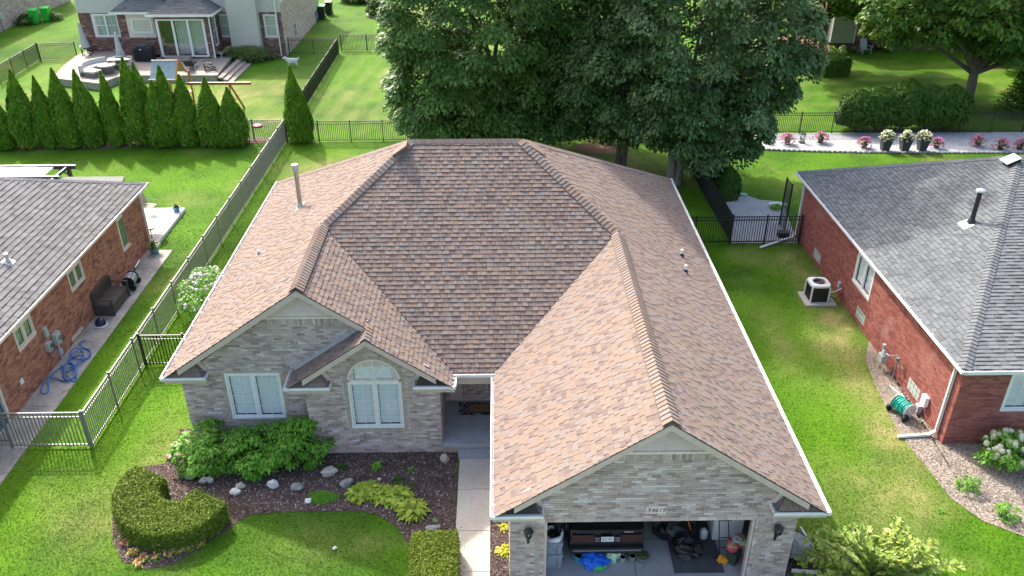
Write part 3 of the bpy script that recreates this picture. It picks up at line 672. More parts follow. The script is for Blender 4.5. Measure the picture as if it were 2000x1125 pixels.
# eave returns: little hipped roofs over the gable corners
def eave_return(x0, x1, yf, yw, inner):                  # inner: side facing the gable centre (+1 right, -1 left)
    o = MB(); hh = .43; gw = .085; ya = yf+gw; xi, xo = (x1-gw, x0+ge) if inner > 0 else (x0+gw, x1-ge)
    xt = xi-inner*(yw-ya)*1.15; xm = xo+inner*(hh+.1)/mS
    P = [(xo, ya, zE), (xi, ya, zE), (xt, yw, zE+hh), (xm, yw, zE+hh), (xi, yw, zE)]
    o.add([Vector(p) for p in P], [(0, 1, 2, 3), (1, 4, 2)]); r_ = o.build('return_roof', 'deck_dark', H, world=True)
    V = Vector((0, yw-ya, hh)).normalized(); L = math.hypot(yw-ya, hh); O = Vector((0, ya, zE))
    shingle_plane(ST, r_, O, (1, 0, 0), V, [[(xo, -.03), (xi, -.03), (xt, L), (xm, L)] if inner > 0 else [(xi, -.03), (xo, -.03), (xm, L), (xt, L)]], expo=.12, seed=int(abs(x0*77)), wset=(.2, .27, .33), thick=.016)
    U2 = Vector((0, inner, 0)); V2 = Vector((xt-xi, 0, hh)).normalized(); L2 = math.hypot(xt-xi, hh)
    dy = yw-ya; tri = [(0, -.02), (inner*dy, -.02), (inner*dy, L2)]
    shingle_plane(ST, r_, Vector((xi, ya, zE)), U2, V2, [tri], expo=.12, seed=3, wset=(.2, .27), thick=.016)
    g = MB(); gutter(g, (x0, yf, zE), (x1, yf, zE), (0, -1, 0), w_=gw, h_=.07); xx = x1 if inner > 0 else x0
    gutter(g, (xx, yf+.001, zE), (xx, yw, zE), (inner, 0, 0), w_=gw, h_=.07); g.build('gutter', 'gutter_white', H, world=True)
    gi = MB(); gi.box(min(x0, x1)+.03, max(x0, x1)-.03, yf+.014, yf+gw-.002, zE-.055, zE-.05); gi.build('gutter_lining', 'gutter_grey', H, world=True)
    MB().box(x0+.03, x1-.03, yf+.10, yw-.005, zE-.16, zE-.115).build('soffit', 'trim_taupe', H, world=True); MB().box(x0+.05, x1-.05, yf+ge+.002, yf+ge+.03, zE-.26, zE-.161).build('return_trim', 'trim_taupe', H, world=True)
    b = MB(); b.bar((xt, yw-.03, zE+hh+.09), (xi+inner*.02, yw-.03, zE+.07), .05, .15, up=(0, 0, 1)); b.build('crown_board', 'trim_taupe', H, world=True)
eave_return(xL, -8.2, yL, wL, 1); eave_return(xA, -4.66, yA, wBay, 1); eave_return(-2.41, x3, yA, wBay, -1)
eave_return(xGL, .93, yG, wG, 1); eave_return(6.08, xR, yG, wG, -1)
# gutters along the eaves
for a, b, o_ in (((xL, yL+.002, zE), (xL, yB, zE), (-1, 0, 0)), ((xR, yG+.002, zE), (xR, yB, zE), (1, 0, 0)), ((xGL, yG+.002, zE), (xGL, yP-.13, zE), (-1, 0, 0)),
                 ((xA, yA+.002, zE), (xA, wL, zE), (-1, 0, 0)), ((x3, yA+.002, zE), (x3, yP-.13, zE), (1, 0, 0)), ((x3-.11, yP, zE-.004), (xGL+.11, yP, zE-.004), (0, -1, 0)), ((xL+.12, yB, zE), (xR-.12, yB, zE), (0, 1, 0))):
    g = MB(); gutter(g, a, b, o_); g.build('gutter', 'gutter_white', H, world=True)
# soffits and fascia under the eaves
zs = zE-.16
for q in ((xL+.10, wxL, yL+.36, wB, zs, zs+.04), (wxR, xR-.10, yG+.36, wB, zs, zs+.04), (xGL+.10, wxG, yG+.36, 20.8, zs, zs+.04), (wxBr, x3-.10, yA+.36, 20.8, zs+.003, zs+.043), (x3-.1, xGL+.1, yP+.1, 20.8, zs+.006, zs+.046), (x3-.1, xGL+.1, yP+.121, yP+.15, zE-.4, zE-.16), (xA+.10, wxBl, yA+.36, wL, zs, zs+.04)):
    MB().box(*q).build('soffit', 'trim_taupe', H, world=True)
# rakes
def rake(x0, z0, x1, z1, yk, yw, name='rake_board'):
    mb = MB(); a, b = Vector((x0, yk, z0)), Vector((x1, yk, z1))
    mb.prism([a-Z3*.015, b-Z3*.015, b-Z3*.095, a-Z3*.095], (0, .02, 0)); mb.prism([a-Z3*.096+HY*.012, b-Z3*.096+HY*.012, b-Z3*.20+HY*.012, a-Z3*.20+HY*.012], (0, .03, 0))
    mb.prism([a-Z3*.15+HY*.043, b-Z3*.15+HY*.043, b-Z3*.175+HY*.043, a-Z3*.175+HY*.043], (0, yw-yk-.04, 0))
    mb.prism([a-Z3*.176+HY*(yw-yk-.03), b-Z3*.176+HY*(yw-yk-.03), b-Z3*.26+HY*(yw-yk-.03), a-Z3*.26+HY*(yw-yk-.03)], (0, .026, 0))
    mb.build(name, 'trim_taupe', H, world=True)
rq = .42; zq = zE+mS*rq
rake(xl+rq, zq, g1, zt(h1), yL, wL); rake(ga-.05, zt(mS*(x3r-ga+.05)), g1, zt(h1), yL, wL)
rake(xal+rq, zq, ga, zt(ha), yA, wBay); rake(x3r-rq, zq, ga, zt(ha), yA, wBay)
rake(xgl+rq, zq, g2, zt(h2), yG, wG); rake(xr-rq, zq, g2, zt(h2), yG, wG)
fl = MB(); fl.prism([(xal+.03, wL-.012, zE+.05), (ga, wL-.012, zt(ha)+.02), (ga, wL-.012, zt(ha)+.11), (xal+.03, wL-.012, zE+.14)], (0, -.02, 0)); fl.prism([(xal+.03, wL-.034, zE+.045), (ga, wL-.034, zt(ha)+.018), (ga, wL-.034, zt(ha)+.03), (xal+.03, wL-.034, zE+.057)], (0, -.07, 0))
fl.build('step_flashing', 'flash_grey', H, world=True)
# ridges, hips
ridge_caps(H, (g2, yG+.02, zt(h2)), (g2, yJ2, zt(h2)), nLft, nRgt, seed=1, wing=.2, lift=.065, vent=True)
ridge_caps(H, (g1, yL+.02, zt(h1)), (g1, yJ1, zt(h1)), nLft, nRgt, seed=2, wing=.2, lift=.065, vent=True)
ridge_caps(H, (g1, yJ1, zt(h1)), (xrl, yr, zt(hr)), nLft, nFrt, seed=3, wing=.19, lift=.045)
ridge_caps(H, (g2, yJ2, zt(h2)), (xrr, yr, zt(hr)), nRgt, nFrt, seed=4, wing=.19, lift=.045)
ridge_caps(H, (xrl-.1, yr, zt(hr)), (xrr+.1, yr, zt(hr)), nFrt, nBck, seed=5, expo=.15)
ridge_caps(H, (ga, yA+.01, zt(ha)), (ga, wL-.05, zt(ha)), nLft, nRgt, seed=6)
ridge_caps(H, (xl, yBi, zE), (xrl, yr, zt(hr)), nLft, nBck, seed=7, single=False)
ridge_caps(H, (xr, yBi, zE), (xrr, yr, zt(hr)), nRgt, nBck, seed=8, single=False)
# valleys: dark cut lines
vl = MB()
for A_, B_ in (((x3r, yPi, zE), (g1, yJ1, zt(h1))), ((xgl, yPi, zE), (g2, yJ2, zt(h2)))):
    A_, B_ = Vector(A_), Vector(B_); d = B_-A_; vl.bar(A_+Z3*.02, B_+Z3*.02, .03, .012)
vl.build('valley_line', 'deck_dark', H, world=True)

# walls
def wall(name, O, U, polys, holes, seed, depth=.12, brick=True, skip=None):
    mb = MB(); O, U = Vector(O), Vector(U); Nn = U.cross(Z3)
    for p in polys: wall_panel(mb, O, U, p, holes, depth, Nn)
    o = mb.build(name, 'mortar_grey', H, world=True)
    if brick: bricks(BT, o, O, U, polys, holes, seed=seed, skip=skip)
    return o
dx0, dx1, dzt = .964, 5.85, 2.08
# louvred vents sit above z = apex - .75
za_g, za_l = zt(h2)-.24, zt(h1)-.24
zw = zE-.2
w_g = wall('garage_wall', (0, wG, 0), (1, 0, 0), [[(wxG, 0), (dx0, 0), (dx0, zw), (wxG, zw)], [(dx1, 0), (wxR, 0), (wxR, zw), (dx1, zw)], [(dx0, dzt), (dx1, dzt), (dx1, zw), (dx0, zw)],
     [(wxG, zw), (wxR, zw), (wxR, zw+.02), (g2+.76/mS, za_g-.76), (g2-.76/mS, za_g-.76), (wxG, zw+.02)]], [], 21)
lwx0, lwx1, lwz0, lwz1 = -7.80, -6.24, .90, 2.50
w_l = wall('gable_wall', (0, wL, 0), (1, 0, 0), [[(wxL, 0), (-5.2, 0), (-5.2, zw), (wxL, zw)], [(wxL, zw), (-1.9, zw), (g1+.76/mS, za_l-.76), (g1-.76/mS, za_l-.76)]], [(lwx0, lwz0, lwx1, lwz1)], 22)
ax0, ax1, az0, azs = -4.25, -2.77, .93, 2.55; acx, arad = (ax0+ax1)/2, (ax1-ax0)/2
inarch = lambda u, v: (v > azs and math.hypot(u-acx, v-azs) < arad+.08) or (ax0-.1 < u < ax1+.1 and az0-.02 < v < azs)
w_b = wall('bay_wall', (0, wBay, 0), (1, 0, 0), [[(wxBl, 0), (wxBr, 0), (wxBr, zw), (wxBl, zw)], [(wxBl, zw), (wxBr, zw), (ga, zt(ha)-.24)]], [(ax0, az0, ax1, azs), (ax0+.2, azs, ax1-.2, azs+.5)], 23, skip=inarch)
wall('bay_side_wall', (wxBr, wBay, 0), (0, 1, 0), [[(0, 0), (20.8-wBay, 0), (20.8-wBay, zw+.1), (0, zw+.1)]], [], 24)
wall('bay_side_wall', (wxBl, wL, 0), (0, -1, 0), [[(0, 0), (wL-wBay, 0), (wL-wBay, zw+.1), (0, zw+.1)]], [], 25)
pw = (-1.02-wxBr, .98, .10-wxBr, 2.2)
wall('porch_wall', (wxBr, 20.8, 0), (1, 0, 0), [[(0, 0), (wxG-wxBr, 0), (wxG-wxBr, zw+.05), (0, zw+.05)]], [pw], 26)
wall('garage_side_wall', (wxG, 20.8, 0), (0, -1, 0), [[(0, 0), (20.8-wG, 0), (20.8-wG, zw+.05), (0, zw+.05)]], [], 27)
wall('side_wall', (wxL, wB, 0), (0, -1, 0), [[(0, 0), (wB-wL, 0), (wB-wL, zw+.05), (0, zw+.05)]], [], 28)
wall('side_wall', (wxR, wG, 0), (0, 1, 0), [[(0, 0), (wB-wG, 0), (wB-wG, zw+.05), (0, zw+.05)]], [], 29)
MB().box(wxL, wxR, wB, wB+.1, 0, zw+.05).build('rear_wall', 'mortar_grey', H, world=True)
# gable louvres + soldier courses
def louvre(cx, zap, yw):
    hh = .76; t = MB(); t.prism([(cx-hh/mS, yw+.01, zap-hh), (cx+hh/mS, yw+.01, zap-hh), (cx, yw+.01, zap)], (0, -.012, 0))
    t.box(cx-hh/mS, cx+hh/mS, yw-.05, yw-.004, zap-hh-.06, zap-hh); o = t.build('gable_vent', 'trim_cream', H, world=True)
    k = .09
    while k < hh-.14:
        hw = (hh-k)/mS-.2
        if hw > .05: MB().obox((cx-hw, yw-.004, zap-hh+k), (2*hw, 0, 0), (0, -.028, -.035), (0, -.008, .012)).build('louvre', 'trim_cream', o, world=True)
        k += .068
louvre(g2, za_g, wG); louvre(g1, za_l, wL)
def soldier(x0, x1, z0, yw, h_=.2, bw=.062, m='brick_beige', vert=True):
    mb = MB(); x = x0; 
    while x < x1-.03: mb.box(x, min(x+bw, x1), yw-.012, yw+.01, z0, z0+h_, rnd.random()); x += bw+.01
    mb.build('soldier_course', m, H, kind='stuff', world=True)
soldier(g2-1.05, g2+1.05, za_g-1.02, wG, m='brick_grey'); soldier(g1-1.05, g1+1.05, za_l-1.02, wL, m='brick_grey')
def quoin_strip(x0, x1, z0, z1, yw, bh=.07):
    mb = MB(); z = z0
    while z < z1-.03: mb.box(x0, x1, yw-.014, yw+.01, z, min(z+bh-.01, z1), rnd.random()); z += bh
    mb.build('brick_surround', 'brick_beige', H, kind='stuff', world=True)
for x0 in (dx0-.21, dx1+.10): quoin_strip(x0, x0+.11, 0, dzt+.02, wG)
soldier(dx0-.2, dx1+.2, dzt-.005, wG, h_=.1, bw=.21, m='brick_grey')
soldier(lwx0-.1, lwx1+.1, lwz0-.12, wL, h_=.115, bw=.062); soldier(lwx0-.1, lwx1+.1, lwz1+.005, wL, h_=.085, bw=.2)
for a in (lwx0-.1, lwx1+.006): quoin_strip(a, a+.095, lwz0, lwz1, wL)
soldier(ax0-.12, ax1+.12, az0-.12, wBay, h_=.115, bw=.062)
for a in (ax0-.105, ax1+.006): quoin_strip(a, a+.10, az0, azs, wBay)
ar = MB(); na = 34
for i in range(na):
    t0, t1 = math.pi*i/na, math.pi*(i+.86)/na; P = []
    for tt, rr in ((t0, arad+.006), (t1, arad+.006), (t1, arad+.115), (t0, arad+.115)): P.append((acx+rr*math.cos(tt), wBay-.014, azs+rr*math.sin(tt)))
    ar.prism(P, (0, .02, 0), rnd.random())
ar.build('arch_course', 'brick_beige', H, kind='stuff', world=True)
# windows
window(H, (lwx0, wL, lwz0), (1, 0, 0), lwx1-lwx0, lwz1-lwz0, 2, (2, 4), depth=.06)
window(H, (ax0, wBay, az0), (1, 0, 0), ax1-ax0, azs-az0, 2, (2, 5), depth=.06)
def fan():
    y0 = wBay-.012; n = 24; f = MB()
    for r0, r1, d in ((arad-.05, arad, .05), ):
        for i in range(n):
            t0, t1 = math.pi*i/n, math.pi*(i+1)/n
            f.prism([(acx+rr*math.cos(t), y0, azs+rr*math.sin(t)) for t, rr in ((t0, r0), (t1, r0), (t1, r1), (t0, r1))], (0, d, 0))
    f.box(ax0, ax1, y0, y0+.05, azs, azs+.055); fo = f.build('fan_window', 'trim_cream', H, world=True)
    p = MB(); p.poly([(acx+(arad-.05)*math.cos(math.pi*i/n), y0+.03, azs+.05+(arad-.07)*math.sin(math.pi*i/n)) for i in range(n+1)]); p.build('pane', 'glass', fo, world=True)
    m_ = MB()
    for k in range(1, 6):
        t = math.pi*k/6; c, s_ = math.cos(t), math.sin(t); m_.bar((acx+.0*c, y0+.022, azs+.06), (acx+(arad-.05)*c, y0+.022, azs+(arad-.05)*s_), .016, .012, up=(0, 1, 0))
    for i in range(12):
        t0, t1 = math.pi*i/12, math.pi*(i+1)/12; m_.bar((acx+.3*math.cos(t0), y0+.02, azs+.05+.3*math.sin(t0)), (acx+.3*math.cos(t1), y0+.02, azs+.05+.3*math.sin(t1)), .018, .014, up=(0, 1, 0))
    m_.build('muntin', 'trim_white', fo, world=True)
    b = MB()                                             # pleated fan shade behind the glass
    for i in range(36):
        t0, t1 = math.pi*i/36, math.pi*(i+1)/36; q = .012*(i % 2)
        b.poly([(acx, y0+.08, azs+.03), (acx+(arad-.03)*math.cos(t0), y0+.075+q, azs+.03+(arad-.05)*math.sin(t0)), (acx+(arad-.03)*math.cos(t1), y0+.087-q, azs+.03+(arad-.05)*math.sin(t1))])
    b.build('shade', 'blind', fo, world=True)
fan()
window(H, (wxBr+pw[0], 20.8, pw[1]), (1, 0, 0), pw[2]-pw[0], pw[3]-pw[1], 1, None, frame='trim_taupe', glass='glass', blind=False, depth=.09, fw=.1)
dr = MB(); dr.box(wxBr+.12, wxBr+.5, 20.74, 20.79, .42, 2.3); dr.build('side_panel', 'trim_taupe', H, world=True)
soldier(wxBr+.45, wxG-.02, pw[1]-.16, 20.8, h_=.15, bw=.062, m='brick_grey')
# porch slab, step
p = MB(); p.box(wxBr+.002, wxG-.002, 18.75, 20.79, .25, .36); p.build('porch_slab', 'porch_blue', H, world=True)
p = MB(); p.box(wxBr+.01, wxG-.01, 18.79, 20.7, 0, .25); p.build('porch_base', 'brick_tan', H, world=True)
p = MB(); p.box(-1.25, wxG-.01, 18.50, 18.785, 0, .17); p.build('porch_step', 'step_blue', H, world=True)
# garage interior
p = MB(); p.box(wxG+.05, wxR-.05, wG-.1, 19.9, .0, .03); gfl = p.build('garage_floor', 'concrete_floor', H, world=True)
for yy in (15.35,):
    MB().box(wxG+.06, wxR-.06, yy, yy+.012, .031, .033).build('floor_joint', 'deck_dark', gfl, world=True)
MB().box(3.25, 3.262, wG-.09, 19.8, .0312, .0332).build('floor_joint', 'deck_dark', gfl, world=True)
mat('drywall', (.42, .41, .39), var=.06)
p = MB(); p.box(wxG+.03, wxG+.10, wG+.13, 19.9, .03, 2.38); p.box(wxR-.10, wxR-.03, wG+.13, 19.9, .03, 2.38); p.box(wxG+.1, wxR-.1, 19.8, 19.9, .03, 2.38); p.box(wxG+.03, wxR-.03, wG+.13, 19.9, 2.385, 2.42)
p.box(wxG+.1, dx0-.05, wG+.09, wG+.12, .03, 2.38); p.box(dx1+.05, wxR-.1, wG+.09, wG+.12, .03, 2.38); p.box(dx0-.05, dx1+.05, wG+.09, wG+.12, dzt+.02, 2.38)
p.build('garage_lining', 'drywall', H, world=True)
j = MB(); j.box(dx0+.002, dx0+.07, wG+.03, wG+.16, .03, dzt-.001); j.box(dx1-.07, dx1-.002, wG+.03, wG+.16, .03, dzt-.001); j.box(dx0+.003, dx1-.003, wG+.033, wG+.157, dzt-.05, dzt-.002); j.build('door_jamb', 'trim_taupe', H, world=True)
j = MB(); j.box(dx0+.01, dx0+.05, wG+.17, wG+.21, .05, 1.95); j.box(dx1-.05, dx1-.01, wG+.17, wG+.21, .05, 1.95)
j.bar((dx0+.03, wG+.2, 2.0), (dx0+.03, 18.5, 2.15), .05, .05); j.bar((dx1-.03, wG+.2, 2.0), (dx1-.03, 18.5, 2.15), .05, .05); j.build('door_track', 'alum_grey', H, world=True)
d = MB()
for k in range(4): d.box(dx0+.05, dx1-.05, wG+.45+k*.54, wG+.97+k*.54, 2.17+.01*k, 2.21+.01*k)
d.build('overhead_door', 'trim_cream', H, world=True)
# number plaque
pl = MB(); pl.box(3.27, 3.73, wG-.035, wG-.008, 2.33, 2.54); plo = pl.build('number_plaque', 'trim_cream', H, world=True)
t = text_mesh('54619', 'house_number', .17, 'black_metal', shear=.25); t.parent = plo; t.location = Vector((3.50, wG-.038, 2.435))-ORG[H.name]; t.rotation_euler = (R(90), 0, 0)
# wall lanterns
mat('lamp_glass', (.75, .78, .76), glass=.85)
for lx in (.60, 6.36):
    c = Vector((lx, wG-.13, 1.88)); b = MB(); b.tube([(lx, wG-.01, 1.66), (lx, wG-.04, 1.62), (lx, wG-.09, 1.60), (lx, wG-.13, 1.66), (lx, wG-.13, 1.72)], .012, 6); b.box(lx-.03, lx+.03, wG-.025, wG-.012, 1.42, 1.74)
    b.lathe([(.0, .18), (.02, .16), (.035, .12), (.11, .06), (.125, .045), (.115, .04)], c, 6); b.lathe([(.03, -.16), (.06, -.15), (.075, -.13), (.07, -.125)], c, 6)
    for k in range(6):
        a = math.pi*k/3; b.bar(c+Vector((.115*math.cos(a), .115*math.sin(a), .045)), c+Vector((.072*math.cos(a), .072*math.sin(a), -.13)), .012)
    lo = b.build('wall_lantern', 'black_metal', H, world=True)
    g = MB(); g.lathe([(.06, -.12), (.098, .04)], c, 6); g.build('lamp_glass', 'lamp_glass', lo, world=True)
    g = MB(); g.lathe([(.012, -.12), (.016, -.05), (.02, -.03), (.012, .0)], c, 8); g.build('bulb', 'white_plastic', lo, world=True)
# pipes and vents on the roof
def cowl(c, P, r): c.lathe([(r*1.45, -.05), (r*1.5, -.01), (r*1.5, .16), (r*1.62, .17), (r*1.62, .19), (0.02, .23)], P, 14)
base = onplane(587, 404, (xl, yL, zE), nLft); hh = 0.5
while proj(base+Z3*hh)[1] > 332: hh += .02
pipe_vent(H, base, nLft, hh, .075, 'galv', cap=cowl, name='flue_pipe', fl=.2)
pipe_vent(H, onplane(506, 497, (xl, yL, zE), nLft), nLft, .17, .04, 'white_plastic', flash='flash_grey', fl=.08)
for q in ((1331, 500), (1338, 531)): pipe_vent(H, onplane(*q, (xr, yG, zE), nRgt), nRgt, .24, .045, 'white_plastic', flash='black_plastic', fl=.09)
def box_vent(P, up, out, m='shingle_brown'):
    P, up, out = Vector(P), Vector(up).normalized(), Vector(out).normalized(); sd = up.cross(out); b = MB()
    b.obox(P-sd*.22-out*.2, sd*.44, out*.44, up*.06); b.obox(P-sd*.25-out*.23+up*.06, sd*.5, out*.55, up*.02); o = b.build('roof_vent', m, H, world=True)
    MB().obox(P-sd*.19+out*.24+up*.012, sd*.38, out*.006, up*.045).build('vent_mouth', 'black_plastic', o, world=True)
box_vent(onplane(786, 291, (xl, yL, zE), nLft), nLft, (-cS, 0, -sS)); box_vent(onplane(1043, 290, (xr, yL, zE), nRgt), nRgt, (cS, 0, -sS))
for xx in (-1.35, .0): box_vent((xx, yr+.55, zt(hr)-.55*mB-.06), nBck, (0, cB, -mB*cB), 'trim_cream')
ST.finish(); BT.finish(lambda c: c.y < 19.5)
# ------------------------------------------------------------------ fences
def fence(label, A, B_, h_=1.25, m='black_metal', sp=1.85, pk=.105, name='metal_fence', postm=None, rails=(.12, -.17, -.02), pw_=.05, kw=.0125):
    A, B_ = Vector((*A, 0)), Vector((*B_, 0)); d = B_-A; L = d.length; e = d.normalized(); o = thing(name, label, 'fence', A)
    rz = math.atan2(e.y, e.x); n = max(1, round(L/sp))
    pm = MB(); pm.box(-pw_/2, pw_/2, -pw_/2, pw_/2, 0, h_+.03); pm.box(-pw_/2-.01, pw_/2+.01, -pw_/2-.01, pw_/2+.01, h_+.03, h_+.05); pm.prism([(-pw_/2, -pw_/2, h_+.05), (pw_/2, -pw_/2, h_+.05), (pw_/2, pw_/2, h_+.05), (-pw_/2, pw_/2, h_+.05)], (0, 0, .012))
    pme = pm.mesh('post', postm or m); km = MB(); km.box(-kw, kw, -kw, kw, .06, h_-.03); kme = km.mesh('picket', m)
    for i in range(n+1):
        q = bpy.data.objects.new('post', pme); COL.objects.link(q); q.parent = o; q.location = e*(L*i/n); q.rotation_euler = (0, 0, rz)
    for z in rails:
        z = z if z > 0 else h_+z; r = MB(); r.bar(Vector((0, 0, z)), e*L+Z3*z, .04, .032); r.build('rail', m, o)
    k = int(L/pk)
    for i in range(k):
        q = bpy.data.objects.new('picket', kme); COL.objects.link(q); q.parent = o; q.location = e*((i+.5)*L/k); q.rotation_euler = (0, 0, rz)
    return o
FX = -12.0
fence('long grey picket fence between the left neighbour and the grey brick house', (FX, 19.19), (FX, 45.7), 1.32, 'bronze_metal')
fence('short grey front fence panel beside the open lower left gate', (-14.35, 19.22), (FX-.06, 19.22), 1.30, 'bronze_metal', sp=2.4)
fence('grey front gate across the left side walk', (-16.6, 19.55), (-14.47, 19.42), 1.30, 'bronze_metal', sp=2.2, name='metal_gate')
fence('black gate joining the grey fence to the left house corner', (FX+.05, 23.35), (-9.06, 23.35), 1.25, 'black_metal', sp=1.4, name='metal_gate')
fence('grey fence behind the arborvitae row', (-30, 45.9), (FX-.08, 45.6), 1.22, 'bronze_metal')
fence('black picket fence behind the ridge, under the left maple', (FX+.06, 45.25), (9.7, 45.6), 1.22, 'black_metal')
fence('black picket fence behind the gravel bed and flower pots', (10.0, 46.25), (34, 46.0), 1.25, 'black_metal')
fence('black fence running back from the single arborvitae', (FX-.1, 46.4), (FX-.25, 65.0), 1.25, 'black_metal')
fence('black fence across the far sunny lawn', (FX-.2, 66.0), (-4.2, 66.0), 1.25, 'black_metal')
fence('black gate at the corner of the dark brick house', (-16.0, 64.9), (FX-.3, 64.95), 1.22, 'black_metal', sp=1.9, name='metal_gate')
pa, pb, pc = G(2, 165), G(78, 118), G(152, 115)
fence('grey fence slanting past the curved sofa, far left', (pa.x, pa.y), (pb.x, pb.y), 1.25, 'black_metal')
fence('dark fence joining the far house beside the parasol', (pb.x+.08, pb.y), (pc.x, pc.y), 1.25, 'black_metal')
fence('black front fence with gate between our house and the right neighbour', (6.85, 32.1), (12.9, 32.1), 1.3, 'black_metal', sp=1.55)
fence('black side fence beside the small round evergreens', (9.95, 32.2), (9.85, 45.3), 1.28, 'black_metal')

# ------------------------------------------------------------------ generic low parts for the neighbours
def hip_plane(T, parent_house, name, O, U, V, polys, deckpts, nn, seed, **k):
    o = MB().prism(deckpts, -Vector(nn)*.06).build(name, 'deck_dark', parent_house, world=True)
    shingle_plane(T, o, O, U, V, polys, seed=seed, **k); return o
def wall2(Hh, BT_, name, O, U, polys, holes, seed, mortar, depth=.12, course=.072, blen=.215):
    mb = MB(); O, U = Vector(O), Vector(U); Nn = U.cross(Z3)
    for p_ in polys: wall_panel(mb, O, U, p_, holes, depth, Nn)
    o = mb.build(name, mortar, Hh, world=True); bricks(BT_, o, O, U, polys, holes, seed=seed, course=course, blen=blen); return o

# ------------------------------------------------------------------ left neighbour
LX, LYb, LE, LZ = -15.0, 32.35, -14.63, 2.78
LH = thing('red_brick_house', 'orange red brick house with grey shingle roof, left edge', 'house', (LX-6, 20, 0))
LS = Tiler('shingle', 'shingle_grey', 300); LB = Tiler('brick', 'brick_red', 300)
ml = .48; cl = 1/math.sqrt(1+ml*ml); sl = ml*cl; lxe, lye = LE-ge, 32.75-ge; kk = 7.2; y0_ = 8.0
nl = Vector((sl, 0, cl))
hip_plane(LS, LH, 'roof_slope', (lxe, y0_, LZ), (0, 1, 0), (-cl, 0, sl), [[(0, -.05), (lye-y0_, -.05), (lye-y0_-kk, kk/cl), (0, kk/cl)]], [(lxe, y0_, LZ), (lxe, lye, LZ), (lxe-kk, lye-kk, LZ+ml*kk), (lxe-kk, y0_, LZ+ml*kk)], nl, 31, expo=.19, wset=(.2, .26, .32), thick=.02)
nb = Vector((0, sl, cl))
hip_plane(LS, LH, 'roof_slope', (lxe, lye, LZ), (-1, 0, 0), (0, -cl, sl), [[(0, -.05), (2*kk, -.05), (kk, kk/cl)]], [(lxe, lye, LZ), (lxe-2*kk, lye, LZ), (lxe-kk, lye-kk, LZ+ml*kk)], nb, 32, expo=.19, wset=(.3, .4), thick=.02)
MB().prism([(lxe-kk, y0_, LZ+ml*kk), (lxe-kk, lye-kk, LZ+ml*kk), (lxe-2*kk, lye, LZ), (lxe-2*kk, y0_, LZ)], (0, 0, -.06)).build('roof_slope', 'shingle_grey', LH, world=True)
ridge_caps(LH, (lxe, lye, LZ), (lxe-kk, lye-kk, LZ+ml*kk), nl, nb, m='shingle_grey', expo=.16, wing=.14, seed=9)
# lower rear wing whose roof shows past the hip
q = atY(243, 344.5, 34.8); wz = q.z; wx = q.x
wr = MB(); wr.prism([(wx-5.5, 32.9, wz+.12), (wx+.5, 32.9, wz+.12), (wx, 34.8, wz), (wx-5.5, 34.8, wz)], (0, 0, -.1), .2); wr.build('wing_roof', 'shingle_grey', LH, world=True)
MB().box(wx-5.0, wx-.3, 32.5, 34.5, 0, wz-.15).build('wing_wall', 'brick_red', LH, world=True)
g = MB(); gutter(g, (LE, y0_, LZ), (LE, 32.75, LZ), (1, 0, 0)); gutter(g, (LE-.1, 32.75, LZ), (LE-9, 32.75, LZ), (0, 1, 0)); g.build('gutter', 'trim_cream', LH, world=True)
MB().box(LX-.05, LE-.13, y0_, 32.7, LZ-.18, LZ-.13).build('soffit', 'trim_cream', LH, world=True)
def whole(a, b, wx_): p_, q_ = atX(*a, wx_), atX(*b, wx_); return p_.y, q_.y, (p_.z+q_.z)/2
w1 = whole((38, 688), (71, 650), LX); w2 = whole((141, 572), (167, 542), LX); w3 = whole((242, 492), (254, 481), LX)
wtop = 2.36
lholes = [(w1[0]-8, w1[2], w1[1]-8, wtop), (w2[0]-8, w2[2], w2[1]-8, wtop), (w3[0]-8, w3[2], w3[1]-8, wtop), (19.55-8, 0.05, 20.45-8, 2.1)]
gb = [atX(a, b, LX) for a, b in ((140, 667), (161, 637), (167, 653), (147, 680))]
gby0, gby1 = (gb[0].y+gb[3].y)/2, (gb[1].y+gb[2].y)/2; gbz0, gbz1 = .12, (gb[0].z+gb[1].z)/2
lholes.append((gby0-8, gbz0, gby1-8, gbz1))
wall2(LH, LB, 'side_wall', (LX, 8, 0), (0, 1, 0), [[(0, 0), (LYb-8, 0), (LYb-8, LZ-.14), (0, LZ-.14)]], lholes, 41, 'mortar_pale', course=.078, blen=.225)
wall2(LH, LB, 'rear_wall', (LX, LYb, 0), (-1, 0, 0), [[(0, 0), (4, 0), (4, LZ-.14), (0, LZ-.14)]], [], 42, 'mortar_pale')
for wv in (w1, w2): window(LH, (LX, wv[0], wv[2]), (0, 1, 0), wv[1]-wv[0], wtop-wv[2], 2, None, frame='trim_cream', glass='glass_dark' if wv is w2 else 'glass', blind=False, curtain=wv is w1, depth=.07, fw=.07)
window(LH, (LX, w3[0], w3[2]), (0, 1, 0), max(.75, w3[1]-w3[0]), wtop-w3[2], 1, None, frame='trim_cream', glass='glass_dark', blind=False, depth=.07, fw=.09)
def glass_blocks(Hh, O, U, w_, h_, nx, ny):
    O, U = Vector(O), Vector(U); Nn = U.cross(Z3); f = MB(); f.obox(O-Nn*.06, U*w_, Z3*h_, Nn*.04); fo = f.build('glass_block_window', 'mortar_pale', Hh, world=True)
    mat('glass_block', (.42, .50, .47), rough=.15, var=.25, scale=14, spec=.7)
    for i in range(nx):
        for j_ in range(ny):
            b = MB(); b.obox(O+U*(w_*(i+.09)/nx)+Z3*(h_*(j_+.09)/ny)-Nn*.02, U*(w_*.82/nx), Z3*(h_*.82/ny), Nn*.014); b.build('glass_block', 'glass_block', fo, world=True)
glass_blocks(LH, (LX, gby0, gbz0), (0, 1, 0), gby1-gby0, gbz1-gbz0, 4, 2)
mat('door_blue', (.04, .12, .20), rough=.45, var=.05)
